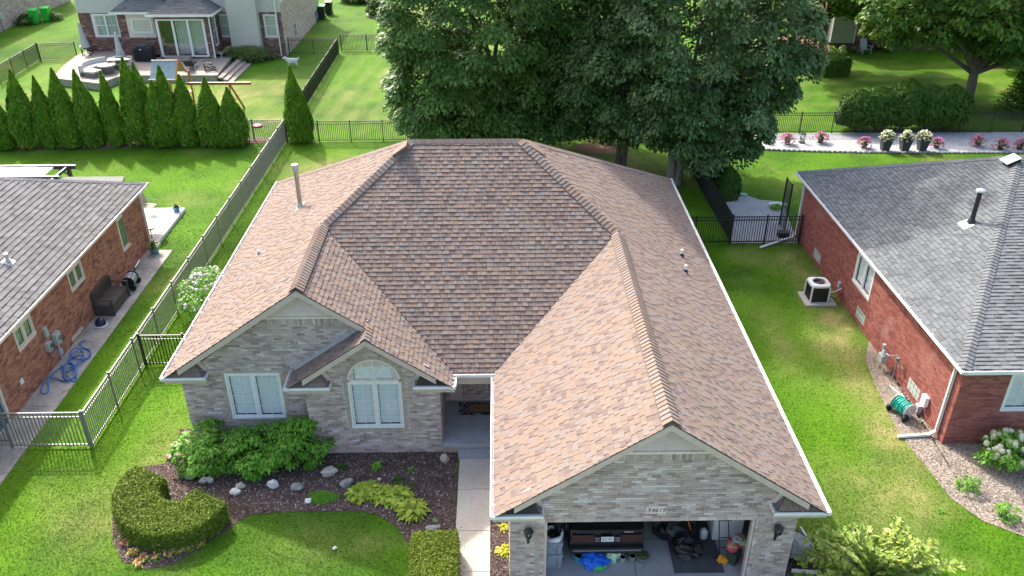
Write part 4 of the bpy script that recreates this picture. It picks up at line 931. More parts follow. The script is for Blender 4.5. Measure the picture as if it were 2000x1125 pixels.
MB().box(LX-.09, LX-.05, 19.6, 20.4, .05, 2.1).build('door', 'door_blue', LH, world=True)
j = MB(); j.box(LX-.06, LX+.025, 20.36, 20.47, .04, 2.1); j.box(LX-.06, LX+.025, 19.5, 19.61, .04, 2.1); j.box(LX-.06, LX+.024, 19.5, 20.47, 2.02, 2.12); j.build('door_frame', 'trim_cream', LH, world=True)
# meters and conduit on the wall
def wbox(Hh, name, px, py, X, sy, sz, dep, m, sgn=1):
    c = atX(px, py, X); b = MB(); a0, a1 = (X+.012*sgn, X+dep*sgn); b.box(min(a0, a1), max(a0, a1), c.y-sy/2, c.y+sy/2, c.z-sz/2, c.z+sz/2)
    return b.build(name, m, Hh, world=True), c
o_, c1 = wbox(LH, 'wall_box', 86, 648, LX, .16, .36, .09, 'grey_box')
o_, c2 = wbox(LH, 'electric_meter', 106, 660, LX, .32, .42, .16, 'grey_box')
MB().tube([c2+Vector((.16, .04, -.02)), c2+Vector((.27, .04, -.02))], .085, 14).build('meter_dial', 'lamp_glass', o_, world=True)
o_, c3 = wbox(LH, 'electric_meter', 91, 676, LX, .26, .28, .14, 'grey_box')
MB().tube([c3+Vector((.14, .03, 0)), c3+Vector((.23, .03, 0))], .075, 14).build('meter_dial', 'lamp_glass', o_, world=True)
o_, c4 = wbox(LH, 'wall_box', 116, 687, LX, .17, .2, .09, 'grey_box')
pb_ = atX(123, 716, LX); MB().tube([Vector((LX+.05, c2.y+.02, c2.z-.2)), Vector((LX+.05, c4.y-.02, c4.z-.1)), Vector((LX+.05, pb_.y, max(.02, pb_.z)))], .032, 8).build('conduit', 'grey_box', LH, world=True)
MB().tube([c3+Vector((.04, .02, -.14)), c3+Vector((.04, .1, -.5)), c3+Vector((.04, .25, -.42)), c2+Vector((.04, .1, -.42))], .012, 6).build('cable', 'grey_box', LH, world=True)
wbox(LH, 'outlet_cover', 40.5, 745, LX, .16, .17, .05, 'white_plastic')
downspout(LH, [(LX+.06, LYb-.06, LZ-.2), (LX+.06, LYb-.06, .25), (LX+.25, LYb-.06, .12)], 'trim_cream')
pipe_vent(LH, onplane(16, 512, (lxe, 20, LZ), nl), nl, .25, .05, 'alum_grey', cap=lambda c, P, r: c.lathe([(r*1.3, -.06), (r*1.6, -.04), (r*1.6, .06), (.01, .08)], P, 12), fl=.18)
LS.finish(); LB.finish(lambda c: c.x > LX-.1 and c.y > 19.3)

# ------------------------------------------------------------------ right neighbour
RX, RYf, RYb, RE, RZ = 12.97, 18.9, 32.9, 12.65, 2.85
RH = thing('red_brick_house', 'dark red brick house with slate grey roof, right edge', 'house', (RX+6, RYf+5, 0))
RS = Tiler('shingle', 'shingle_slate', 300); RB = Tiler('brick', 'brick_maroon', 300)
mr_ = .5; cr = 1/math.sqrt(1+mr_*mr_); sr = mr_*cr; kf = 1.6; rxe, ryf, ryb = RE+ge, 18.55+ge, 33.3-ge; kR = (ryb-ryf)/(kf+1); Rz = RZ+mr_*kR
ap = (rxe+kR, ryf+kf*kR, Rz); nr = Vector((-sr, 0, cr)); mf_ = mr_/kf; cf_ = 1/math.sqrt(1+mf_**2); nf_ = Vector((0, -mf_*cf_, cf_)); nbk = Vector((0, sr, cr))
hip_plane(RS, RH, 'roof_slope', (rxe, ryb, RZ), (0, -1, 0), (cr, 0, sr), [[(0, -.05), (ryb-ryf, -.05), (ryb-ap[1], kR/cr)]], [(rxe, ryb, RZ), (rxe, ryf, RZ), ap], nr, 51, wset=(.16, .22, .28), thick=.012)
hip_plane(RS, RH, 'roof_slope', (rxe, ryf, RZ), (1, 0, 0), (0, cf_, mf_*cf_), [[(0, -.05), (12, -.05), (12, kf*kR/cf_), (kR, kf*kR/cf_)]], [(rxe, ryf, RZ), (rxe+12, ryf, RZ), (rxe+12, ap[1], Rz), ap], nf_, 52, wset=(.2, .26, .32), thick=.016)
hip_plane(RS, RH, 'roof_slope', (rxe, ryb, RZ), (-1, 0, 0), (0, -cr, sr), [[(0, -.05), (-12, -.05), (-12, kR/cr), (-kR, kR/cr)]], [(rxe, ryb, RZ), ap, (rxe+12, ap[1], Rz), (rxe+12, ryb, RZ)], nbk, 53, wset=(.5, .7))
ridge_caps(RH, (rxe, ryf, RZ), ap, nr, nf_, m='shingle_slate', expo=.15, wing=.16, seed=10)
ridge_caps(RH, (rxe, ryb, RZ), ap, nr, nbk, m='shingle_slate', expo=.15, wing=.16, seed=11)
ridge_caps(RH, ap, (rxe+12, ap[1], Rz), nf_, nbk, m='shingle_slate', seed=12, single=False)
g = MB(); gutter(g, (RE, 18.55, RZ), (RE, 33.3, RZ), (-1, 0, 0)); gutter(g, (RE+.002, 18.55, RZ), (RE+12, 18.55, RZ), (0, -1, 0)); g.build('gutter', 'gutter_white', RH, world=True)
MB().box(RE+.13, RX+.05, 18.9, 33.2, RZ-.18, RZ-.13).build('soffit', 'gutter_white', RH, world=True); MB().box(RE+.13, RE+12, 18.66, 18.95, RZ-.185, RZ-.135).build('soffit', 'gutter_white', RH, world=True)
ra, rb = atX(1664, 548, RX), atX(1696, 588, RX); ry0, ry1, rz0 = rb.y, ra.y, (ra.z+rb.z)/2; rtop = 2.45
rholes = [(RYb-ry1, rz0, RYb-ry0, rtop)]; gbs = []
for a, b, c_, d_ in (((1585, 500), (1600, 530), 0, 0), ((1668, 612), (1686, 645), 0, 0), ((1768, 750), (1792, 795), 0, 0)):
    p_, q_ = atX(*a, RX), atX(*b, RX); cy = (p_.y+q_.y)/2; cz = max(.42, (p_.z+q_.z)/2); gbs.append((cy+.4, cz-.22)); rholes.append((RYb-cy-.4, cz-.22, RYb-cy+.4, cz+.2))
wall2(RH, RB, 'side_wall', (RX, RYb, 0), (0, -1, 0), [[(0, 0), (RYb-RYf, 0), (RYb-RYf, RZ-.14), (0, RZ-.14)]], rholes, 61, 'mortar_rose')
fa, fb = atY(1952, 803, RYf), atY(1972, 730, RYf); fh = (fa.x-RX, fa.z, fa.x-RX+1.6, RZ-.3)
wall2(RH, RB, 'front_wall', (RX, RYf, 0), (1, 0, 0), [[(0, 0), (8, 0), (8, RZ-.14), (0, RZ-.14)]], [fh], 62, 'mortar_rose')
window(RH, (RX, ry1, rz0), (0, -1, 0), ry1-ry0, rtop-rz0, 2, None, frame='trim_white', glass='glass', blind=True, depth=.07, fw=.08)
window(RH, (RX+fh[0], RYf, fh[1]), (1, 0, 0), 1.6, fh[3]-fh[1], 2, (2, 4), frame='trim_white', depth=.07, fw=.07)
for y_, z_ in gbs: glass_blocks(RH, (RX, y_, z_), (0, -1, 0), .8, .42, 4, 2)
q = G(1747, 838, .08); qy = atX(1840, 800, RX-.08).y
downspout(RH, [(RE+.06, qy, RZ-.1), (RX-.06, qy, RZ-.35), (RX-.06, qy, .22), (RX-.25, qy, .09), (q.x, qy-.05, .07)])
q = G(1486, 483, .08)
downspout(RH, [(RE+.06, 32.6, RZ-.1), (RX-.06, 32.6, RZ-.35), (RX-.06, 32.6, .22), (RX-.25, 32.5, .1), (q.x, q.y, .08)])
def topcap(c, P, r): c.lathe([(r*1.0, -.06), (r*2.1, -.03), (r*1.9, .02), (r*.8, .06), (.01, .07)], P, 14)
base = onplane(1897, 435, (rxe, ryf, RZ), nr); hh = .4
while proj(base+Z3*hh)[1] > 372: hh += .02
vp = pipe_vent(RH, base, nr, hh, .075, 'black_plastic', cap=topcap, flash='black_plastic', name='vent_pipe', fl=.1)
MB().obox(base-Vector((.0, .24, 0))+nr*.018, Vector((0, .48, 0)), Vector((-cr, 0, -sr))*.34, nr*.008).build('flashing', 'trim_white', vp, world=True)
P = onplane(1976, 318, (rxe, ryf, RZ), nr); sk = MB(); U_, V_ = Vector((0, -1, 0)), Vector((cr, 0, sr)); sk.obox(P-U_*.22-V_*.22+nr*.02, U_*.44, V_*.44, nr*.13); so = sk.build('roof_vent', 'black_plastic', RH, world=True)
MB().obox(P-U_*.26-V_*.26+nr*.155, U_*.5, V_*.5, nr*.02).build('vent_lid', 'trim_white', so, world=True)
# meters etc
o_, c1 = wbox(RH, 'wall_box', 1811, 782, RX, .26, .34, .14, 'white_plastic', -1)
o_, c2 = wbox(RH, 'electric_meter', 1799, 797, RX, .2, .26, .16, 'grey_box', -1)
MB().tube([Vector((RX-.08, c2.y, c2.z-.1)), Vector((RX-.08, c2.y, .02))], .05, 10).build('conduit', 'grey_box', RH, world=True)
o_, c3 = wbox(RH, 'disconnect_box', 1642, 556, RX, .16, .24, .1, 'grey_box', -1)
gm = G(1714, 722); b = MB(); b.box(RX-.42, RX-.2, gm.y-.14, gm.y+.14, .32, .62); b.tube([(RX-.31, gm.y, .62), (RX-.31, gm.y+.02, .8)], [.12, .04], 10); b.tube([(RX-.31, gm.y+.1, .75), (RX-.31, gm.y+.1, .95)], .06, 10)
b.tube([(RX-.31, gm.y+.1, .85), (RX-.31, gm.y+.1, .7), (RX-.3, gm.y+.12, .02)], .02, 6); b.tube([(RX-.31, gm.y-.1, .6), (RX-.31, gm.y-.16, .75), (RX-.31, gm.y-.35, .8), (RX-.02, gm.y-.35, .8)], .022, 6)
b.build('gas_meter', 'alum_grey', RH, world=True)
gp = G(1735, 745); b = MB(); b.tube([(RX-.18, gp.y, .0), (RX-.18, gp.y, .85)], .02, 6); b.tube([(RX-.18, gp.y, .75), (RX-.1, gp.y-.3, .72), (RX-.01, gp.y-.3, .72)], .018, 6); b.tube([(RX-.18, gp.y, .82), (RX-.18, gp.y, .94)], .07, 8); b.build('gas_pipe', 'bronze_metal', RH, world=True)
RS.finish(); RB.finish(lambda c: c.x < RX+.05)
# ------------------------------------------------------------------ trees
def crown_mesh(name, center, rad, nclump, per, size, m, seed, droop=.35, bump=.28, inner=.25, clump=(.55, 1.0), flatb=None, asp=.6, arch=True):
    rg = np.random.default_rng(seed); rad = np.array(rad); center = np.array(center); parts = []
    D = sph(nclump, rg); k = 1+bump*np.array([pnoise(Vector(d*1.7)+Vector((seed, 0, 0))) for d in D])[:, None]
    rr = np.where(rg.random(nclump) < inner, rg.uniform(.35, .8, nclump), rg.uniform(.84, 1.0, nclump))[:, None]
    C = D*rad*k*rr
    if flatb is not None: C[:, 2] = np.maximum(C[:, 2], flatb-rg.random(nclump)*.7)
    C = C+center
    for i in range(nclump):
        R_ = rg.uniform(*clump); n = int(per*(R_/clump[1])**1.6*(1 if rr[i] > .82 else .55)); d = sph(n, rg); d[:, 2] = np.abs(d[:, 2])*.9-.25
        out = D[i]*np.array([1, 1, .6]); d = unit(d+.55*out)
        P = C[i]+d*np.array([R_, R_, R_*.72])*rg.uniform(.55, 1.05, (n, 1))
        P[:, 2] -= droop*R_*(np.hypot(P[:, 0]-C[i][0], P[:, 1]-C[i][1])/R_)**2
        nn = d*.7+np.array([0, 0, .8]); up = d*np.array([1, 1, 0])-np.array([0, 0, .5])
        t = np.clip(rg.normal(.45+.25*rg.normal(), .22, n), 0, 1)
        parts.append(leaves(P, nn, size*rg.uniform(.6, 1.25, n), rg, asp=asp, up=up, jit=.45, tint=t))
    V, Q, T = merge(parts); return np_mesh(name, V, Q, T, m), C
def limb(mb, a, b, r0, r1, seed, n=5, wob=.12):
    rg = random.Random(seed); a, b = Vector(a), Vector(b); L = (b-a).length; P, rs = [], []
    for i in range(n+1):
        t = i/n; p = a.lerp(b, t); w_ = wob*L*math.sin(math.pi*t); P.append(p+Vector((rg.uniform(-1, 1)*w_*.5, rg.uniform(-1, 1)*w_*.5, w_*.5))); rs.append(r0+(r1-r0)*t)
    mb.tube(P, rs, 8)
def tree(label, base, crowns, trunk_r, fork_h, m, bark, seed, per=140, size=.15, group=None, nclump=150, stems=1, lean=(0, 0), nl=9, **k):
    base = Vector(base); T = thing('tree', label, 'tree', base, group=group); tr = MB(); rg = random.Random(seed); top = Vector((lean[0], lean[1], fork_h))
    allC = []
    for ci, (c, r, n_) in enumerate(crowns):
        me, C = crown_mesh('crown', np.array(c)-np.array(base), r, n_, per, size, m, seed+ci, **k); link(me, 'crown', T); allC += [Vector(x) for x in C]
    for s in range(stems):
        off = Vector((.28*s-.14*(stems-1), 0, 0)); tp = top+Vector((.5*(s-(stems-1)/2), 0, 0))
        tr.tube([off+Vector((0, 0, -.1)), off*1.0+Vector((0, 0, .25)), off.lerp(tp, .5)+Vector((.05, 0, 0)), tp], [trunk_r*1.5, trunk_r*1.1, trunk_r*.92, trunk_r*.8], 12)
        for i in range(nl):
            c = rg.choice(allC); e = tp+(c-tp)*rg.uniform(.6, .9); limb(tr, tp-Vector((0, 0, .2)), e, trunk_r*.5, .03, seed*31+i+s*7)
    tr.build('trunk', bark, T); return T
tree('left maple of the dark pair, its crown over the black fence', (-.6, 43.6, 0), [((-.9, 43.6, 10.9), (5.3, 4.6, 9.7), 480), ((-2.9, 43.0, 4.0), (2.6, 2.6, 2.6), 60), ((2.6, 43.4, 4.4), (2.6, 2.8, 3.2), 70), ((-1.0, 42.2, 3.2), (4.4, 2.2, 1.9), 90)], .26, 2.0, 'leaf_maple', 'bark', 101, per=400, size=.12, droop=.55, flatb=-8.9)
tree('right maple with silvery dark leaves and pale forked trunk by side fence', (8.75, 38.9, 0), [((9.6, 39.6, 9.2), (4.7, 4.3, 7.8), 330), ((12.5, 40.0, 6.6), (2.4, 2.6, 2.8), 80), ((11.2, 38.4, 3.0), (1.7, 1.3, 1.2), 30), ((9.0, 38.2, 3.9), (3.2, 2.2, 1.5), 60), ((6.4, 39.6, 5.0), (2.7, 2.6, 3.1), 70)], .24, 1.9, 'leaf_maple_silver', 'bark_pale', 102, per=400, size=.115, droop=.5, stems=2, flatb=-7.1)
tree('slim double-stemmed tree between the two big maples', (6.45, 41.6, 0), [((5.3, 42.6, 5.0), (2.9, 2.6, 3.3), 120), ((4.6, 42.0, 3.2), (2.4, 1.8, 1.4), 45)], .13, 2.3, 'leaf_maple', 'bark', 103, per=330, size=.115, stems=2, droop=.5)
tree('tree with single dark trunk behind the right end of the ridge', (2.6, 44.3, 0), [((3.9, 44.9, 10.0), (3.8, 3.4, 8.4), 240)], .15, 2.4, 'leaf_maple', 'bark', 104, per=330, size=.12, droop=.5)
tree('large spreading tree with low dark limbs on the right back lawn', (29.6, 51.3, 0), [((28.0, 52.0, 7.6), (6.4, 4.6, 4.2), 190), ((24.6, 51.5, 6.0), (3.0, 2.8, 2.2), 60), ((31.5, 50.6, 5.2), (3.0, 3.0, 2.2), 60), ((33.5, 52, 7), (4.0, 4, 3.6), 80), ((35.5, 50.5, 4.6), (3.0, 2.6, 2.4), 60), ((29.5, 50.5, 7.4), (4.5, 3, 3.2), 90)], .32, 2.2, 'leaf_light', 'bark', 105, per=170, size=.17, droop=.4, nl=14, inner=.35)
tree('bushy tree hanging over the deck stairs of the far right house', (23.6, 61.6, 0), [((22.8, 60.5, 7.2), (4.0, 3.6, 3.6), 120), ((27.0, 60.5, 7.0), (2.6, 3.0, 2.2), 60), ((25.4, 59.8, 5.4), (2.4, 1.8, 1.5), 45)], .22, 3.2, 'leaf_light', 'bark', 106, per=170, size=.19, droop=.5)
tree('yellow green young tree behind the large spreading tree', (38.5, 61.0, 0), [((38.0, 60.5, 4.6), (3.4, 3.2, 3.6), 90)], .16, 1.6, 'leaf_light', 'bark', 107, per=170, size=.2)
# conifer at the right edge
def conifer(label, base, h_, r, seed):
    rg = np.random.default_rng(seed); parts = []; n = 46
    for i in range(n):
        z = .25+(h_-.3)*(i/n)**.9; L = r*(1-z/h_)+.12
        for a in np.linspace(0, 6.283, 9, endpoint=False)+rg.random()*2:
            k = int(46*L/r)+6; t = rg.random(k); P = np.stack([np.cos(a)*L*t, np.sin(a)*L*t, z-.18*t*L+0*t], 1)+rg.normal(size=(k, 3))*.07*(1-.5*t[:, None])
            parts.append(leaves(P, np.tile([0, 0, 1.], (k, 1)), .09*rg.uniform(.7, 1.3, k), rg, asp=.3, up=np.tile([np.cos(a), np.sin(a), -.2], (k, 1))))
    V, Q, T_ = merge(parts); o = thing('tree', label, 'tree', base); link(np_mesh('crown', V, Q, T_, 'leaf_dark'), 'crown', o); MB().tube([(0, 0, -.1), (0, 0, h_*.9)], [.12, .02], 8).build('trunk', 'bark', o)
conifer('small dark conifer at the right edge beyond the black fence', (32.2, 49.6, 0), 4.2, 1.7, 9)

# arborvitae: pointed columns of upright sprays
def arbor_mesh(h_, r, seed, n=9000, m='leaf_arbor', tips=1, blunt=0., size=.085, low=.12):
    rg = np.random.default_rng(seed); parts = []
    for tpi in range(tips):
        hh = h_*(1-.13*tpi); off = np.array([0., 0.]) if tpi == 0 else np.array([rg.choice([-1, 1])*r*.42, -r*.25*rg.random()]); rr_ = r*(1 if tpi == 0 else .72)
        n_ = int(n*(1 if tpi == 0 else .6)); t = rg.random(n_)**.85; a = rg.uniform(0, 6.283, n_)
        prof = np.where(t < .28, .80+.2*np.sin(t/.28*1.57), np.clip(1-((t-.28)/.72)**(1.25+blunt*2.2), 0, 1)*(1)+.015)
        bump = 1+.26*np.array([pnoise(Vector((math.cos(x)*1.6+seed, math.sin(x)*1.6, y*h_*1.1))) for x, y in zip(a, t)])+.14*np.array([pnoise(Vector((math.cos(x)*6+seed, math.sin(x)*6, y*h_*4))) for x, y in zip(a, t)])
        rad = rr_*prof*bump*rg.uniform(.86, 1.03, n_); P = np.stack([np.cos(a)*rad+off[0]*(1-t*.5), np.sin(a)*rad+off[1]*(1-t*.5), low+t*(hh-low)], 1)
        nn = np.stack([np.cos(a), np.sin(a), np.full(n_, .35)], 1); up = np.tile([0, 0, 1.], (n_, 1))+.5*nn
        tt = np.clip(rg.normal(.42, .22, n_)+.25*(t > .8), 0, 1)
        parts.append(leaves(P, nn, size*rg.uniform(.6, 1.4, n_), rg, asp=.42, up=up, jit=.55, tint=tt))
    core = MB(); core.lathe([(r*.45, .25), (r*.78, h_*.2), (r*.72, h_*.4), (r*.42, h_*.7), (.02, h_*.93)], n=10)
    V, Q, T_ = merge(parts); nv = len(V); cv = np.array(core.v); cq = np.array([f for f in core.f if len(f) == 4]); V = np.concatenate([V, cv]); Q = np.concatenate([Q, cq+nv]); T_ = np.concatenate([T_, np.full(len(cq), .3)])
    return np_mesh('foliage', V, Q, T_, m)
trunk_me = MB().tube([(0, 0, -.05), (0, 0, .9)], [.07, .05], 8).mesh('trunk', 'bark')
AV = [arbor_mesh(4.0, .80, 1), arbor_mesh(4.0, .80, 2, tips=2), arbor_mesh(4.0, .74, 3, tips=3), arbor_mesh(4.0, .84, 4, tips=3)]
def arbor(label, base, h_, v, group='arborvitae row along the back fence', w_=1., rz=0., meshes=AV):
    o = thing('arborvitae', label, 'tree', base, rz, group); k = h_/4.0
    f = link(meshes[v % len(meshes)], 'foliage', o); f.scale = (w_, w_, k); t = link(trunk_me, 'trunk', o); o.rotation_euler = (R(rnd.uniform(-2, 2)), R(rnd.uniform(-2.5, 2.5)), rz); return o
row = [((12, 290), 166, 2, 'leftmost arborvitae of the row, cut by the left edge'), ((60, 288), 137, 0, 'second arborvitae from the left edge, tall and broad'), ((103, 286), 150, 1, 'third arborvitae from the left edge, slim with twin tips'),
       ((142, 285), 136, 3, 'fourth arborvitae from the left edge, below the pale deck corner'), ((188, 284), 136, 1, 'fifth arborvitae from the left, below the ottoman'), ((234, 283), 140, 2, 'sixth arborvitae from the left, with several blunt tips'),
       ((278, 282), 112, 0, 'tallest arborvitae, its tip in front of the dining table'), ((300, 279), 124, 0, 'arborvitae right behind the tallest one, tip beside the grill'), ((322, 284), 157, 0, 'short arborvitae left of the trunks gap, below the playset canopy'),
       ((341, 280), 129, 2, 'arborvitae straight below the playset canopy'), ((374, 280), 147, 3, 'arborvitae in front of the orange playset ladder'), ((418, 283), 152, 1, 'second arborvitae from the right end, under the swing beam'), ((460, 282), 172, 3, 'last short arborvitae at the right end of the row')]
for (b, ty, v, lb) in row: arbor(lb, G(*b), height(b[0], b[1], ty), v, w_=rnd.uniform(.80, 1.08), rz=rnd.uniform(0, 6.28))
arbor('single dark arborvitae standing at the fence corner', G(588, 277), 4.25, 1, group=None, w_=.9)
del row
# clipped round evergreens before the large tree
RV = [arbor_mesh(2.6, .95, 11, n=8000, m='leaf_dark', blunt=1.0, size=.10, tips=2, low=.5), arbor_mesh(2.6, 1.0, 12, n=8000, m='leaf_dark', blunt=1.2, size=.10, tips=3, low=.5), arbor_mesh(2.6, .9, 13, n=8000, m='leaf_dark', blunt=.9, size=.10, tips=2, low=.5)]
for i, (px, hh, v, lb) in enumerate(((1672, 2.35, 0, 'leftmost of the dark rounded evergreens behind the pots'), (1715, 2.5, 1, 'second dark rounded evergreen from the left, bare stems below'), (1763, 2.95, 2, 'tallest dark rounded evergreen, in the middle of the clump'), (1812, 2.55, 1, 'fourth dark rounded evergreen, behind the cream planters'), (1850, 2.6, 0, 'rightmost of the dark rounded evergreens, beside the big trunk'))):
    p = G(px, 257); o = thing('evergreen', lb, 'tree', (p.x, 46.75+.2*(i % 2), 0), group='dark rounded evergreens behind the flower pots'); f = link(RV[v], 'foliage', o); f.scale = (1.25, 1.15, hh/2.6); t = link(trunk_me, 'trunk', o)
SV = arbor_mesh(1.7, .62, 21, n=4500, m='leaf_dark', blunt=.5, size=.07, low=.05)
for (x, y, s, lb) in ((10.95, 37.0, .95, 'nearest pointed evergreen beside the side fence'), (10.72, 38.5, .9, 'second pointed evergreen beside the side fence'), (10.6, 40.0, .8, 'third evergreen beside the side fence, rounder'), (10.5, 41.6, .85, 'farthest small evergreen beside the side fence, under the maple')):
    o = thing('evergreen', lb, 'shrub', (x, y, 0), group='small evergreens along the side fence'); f = link(SV, 'foliage', o); f.scale = (s*1.05, s*1.05, s)

# ------------------------------------------------------------------ shrubs
def shrub(name, label, base, rad, nclump, per, size, m, seed, cat='shrub', group=None, flower=None, asp=.55, droop=.2, clump=(.2, .36), stems=7, cz=None):
    base = Vector(base); o = thing(name, label, cat, base, group=group); rad = Vector(rad); c = (0, 0, cz if cz is not None else rad.z*.85)
    me, C = crown_mesh('foliage', c, rad, nclump, per, size, m, seed, droop=droop, clump=clump, flatb=-rad.z*.8, asp=asp, inner=.3); link(me, 'foliage', o)
    st = MB(); rg = random.Random(seed)
    for i in range(stems): e = Vector(rg.choice(list(C))); limb(st, (0, 0, 0), e*.85, .018, .006, seed+i)
    st.build('stem', 'twig', o)
    if flower:
        fm, n, fs = flower; mb = MB(); rg = random.Random(seed+1)
        for i in range(n):
            d = Vector((rg.gauss(0, 1), rg.gauss(0, 1), abs(rg.gauss(0, 1))*.9+.12)).normalized(); p = Vector(c)+Vector((d.x*rad.x, d.y*rad.y, d.z*rad.z))*rg.uniform(.98, 1.12)
            q = MB(); q.blob(p, (fs*rg.uniform(.7, 1.2),)*3, seed=i, amp=.3, freq=3, nu=7, nv=5, t=rg.random()); b = len(mb.v); mb.v += q.v; mb.f += [tuple(b+k for k in f) for f in q.f]; mb.t += q.t
        mb.build('flower_heads', fm, o, kind='stuff', smooth=True)
    return o
for px, py, rx, rz_, s, lb in ((418, 905, .95, .62, 1, 'left of the three leafy green bushes under the double window'), (512, 905, .92, .62, 2, 'middle leafy green bush in front of the double window'), (585, 893, .78, .68, 3, 'right leafy green bush against the bay corner')):
    p = G(px, py); shrub('leafy_bush', lb, (p.x, p.y, 0), (rx, .72, rz_), 100, 80, .068, 'leaf_bright', 40+s, group='leafy bushes in front of the left window', clump=(.18, .32), asp=.5)
p = G(372, 615); shrub('flowering_bush', 'white flowering bush between the grey fence and the roof', (-10.75, 26.6, 0), (.75, 1.2, .95), 90, 60, .055, 'leaf_bright', 51, flower=('petal_white', 150, .055))
p = G(1962, 905); shrub('hydrangea', 'white hydrangea bush beside the dark red brick wall', (p.x, p.y, 0), (.72, .6, .52), 60, 60, .06, 'leaf_bright', 52, flower=('petal_cream', 60, .085))
for px, py, lb, s in ((1889, 957, 'small round boxwood nearer the brick wall, in pale mulch', 53), (1966, 1013, 'small round boxwood at the right edge, in pale mulch', 54)):
    p = G(px, py); shrub('boxwood', lb, (p.x, p.y, 0), (.26, .25, .22), 40, 40, .03, 'leaf_bright', s, clump=(.07, .12), stems=3, group='small boxwoods in the pale mulch')
# loose leafy shrub in the lower right corner
def cherry():
    p = G(1700, 1148); o = thing('leafy_shrub', 'loose yellow green shrub with long leaves, bottom right corner', 'shrub', (p.x, p.y, 0)); rg = np.random.default_rng(77); parts = []; st = MB()
    for i in range(105):
        a = rg.uniform(0, 6.283); el = rg.uniform(.15, 1.4); L = rg.uniform(1.0, 2.0); d = np.array([math.cos(a)*math.cos(el)*1.1, math.sin(a)*math.cos(el)*.85, math.sin(el)*.95]); b0 = np.array([0, 0, .15]); e = b0+d*L
        P = [b0+(e-b0)*t+np.array([0, 0, .14*math.sin(t*3.1)-.22*t*t*math.cos(el)]) for t in np.linspace(0, 1, 8)]
        st.tube([Vector(x) for x in P], [.014-.0015*k for k in range(8)], 5)
        n = 48; t = rg.uniform(.3, 1.02, n); idx = np.clip((t*7).astype(int), 0, 6); fr = t*7-idx; PP = np.array(P); C = PP[idx]+(PP[np.clip(idx+1, 0, 7)]-PP[idx])*fr[:, None]
        s = rg.choice([-1, 1], n); side = np.cross(d/np.linalg.norm(d), [0, 0, 1.]); side /= max(1e-6, np.linalg.norm(side)); ax = side*s[:, None]*.8+d/np.linalg.norm(d)*.5-np.array([0, 0, .45]); S = .10*rg.uniform(.6, 1.25, n)
        C = C+unit(ax)*S[:, None]; parts.append(leaves(C, np.tile([0, 0, 1.], (n, 1))+.3*rg.normal(size=(n, 3)), S, rg, asp=.52, up=ax, jit=.35, tint=np.clip(rg.normal(.4, .25, n), 0, 1)))
    V, Q, T_ = merge(parts); link(np_mesh('foliage', V, Q, T_, 'leaf_cherry'), 'foliage', o); st.build('branch', 'twig', o)
cherry()
# clipped hedges
def hedge(label, path, hw, h_, m, seed, n, size=.035):
    path = [Vector((p.x, p.y, 0)) for p in path]; base = path[0].copy(); rg = np.random.default_rng(seed)
    sub = []
    for i in range(len(path)-1):                          # Catmull-Rom through the points
        p0, p1, p2, p3 = path[max(i-1, 0)], path[i], path[i+1], path[min(i+2, len(path)-1)]
        for k in range(10):
            t = k/10; sub.append(.5*((2*p1)+(p2-p0)*t+(2*p0-5*p1+4*p2-p3)*t*t+(3*p1-p0-3*p2+p3)*t**3))
    sub.append(path[-1]); Pn = np.array([list(s) for s in sub])-np.array(list(base)); d = np.gradient(Pn, axis=0); d = unit(d); sd = np.stack([d[:, 1], -d[:, 0], np.zeros(len(d))], 1)
    core = MB(); ring = []
    for i in range(len(Pn)):
        k = 1.0; w_ = (hw-.05)*k
        for (u, z) in ((-w_, 0), (-w_, h_-.09), (-w_*.85, h_-.05), (w_*.85, h_-.05), (w_, h_-.09), (w_, 0)): core.v.append(tuple(Pn[i]+sd[i]*u+np.array([0, 0, z])))
    for i in range(len(Pn)-1):
        for k in range(5): core.f.append((6*i+k, 6*i+k+1, 6*i+7+k, 6*i+6+k)); core.t.append(.3)
    core.f.append(tuple(range(6))[::-1]); core.t.append(.3); core.f.append(tuple(range(6*(len(Pn)-1), 6*len(Pn)))); core.t.append(.3)
    o = thing('clipped_hedge', label, 'hedge', base); core.build('inner_twigs', m, o)
    i = rg.integers(0, len(Pn)-1, n); f = rg.random(n)[:, None]; C = Pn[i]*(1-f)+Pn[i+1]*f; S_ = sd[i]*(1-f)+sd[i+1]*f; D_ = d[i]
    kind = rg.random(n); u = np.zeros(n); z = np.zeros(n); nn = np.zeros((n, 3)); tot = 2*hw+2*h_
    top = kind < 2*hw/tot; u[top] = rg.uniform(-hw, hw, top.sum()); z[top] = h_; nn[top] = [0, 0, 1]
    sdm = ~top; sg = rg.choice([-1., 1.], n); u[sdm] = sg[sdm]*hw; z[sdm] = rg.uniform(.03, h_, sdm.sum()); nn[sdm] = S_[sdm]*sg[sdm][:, None]+np.array([0, 0, .25])
    P = C+S_*u[:, None]; P[:, 2] += z
    ne = n//9                                             # the two ends
    for e_, sgn in ((0, -1), (-1, 1)):
        uu = rg.uniform(-hw, hw, ne); zz = rg.uniform(.03, h_, ne); P = np.concatenate([P, Pn[e_]+sd[e_]*uu[:, None]+np.stack([0*zz, 0*zz, zz], 1)+d[e_]*sgn*.02]); nn = np.concatenate([nn, np.tile(d[e_]*sgn+np.array([0, 0, .25]), (ne, 1))])
    P += nn*(.035*np.array([pnoise(Vector(x)*4) for x in P])[:, None]); P += rg.normal(size=P.shape)*.022*(1+2.5*(rg.random((len(P), 1)) < .05))
    k = len(P); V, Q, T_ = leaves(P, nn, size*rg.uniform(.6, 1.4, k), rg, asp=.42, jit=.9, tint=np.clip(rg.normal(.45, .25, k), 0, 1)); link(np_mesh('foliage', V, Q, T_, m), 'foliage', o)
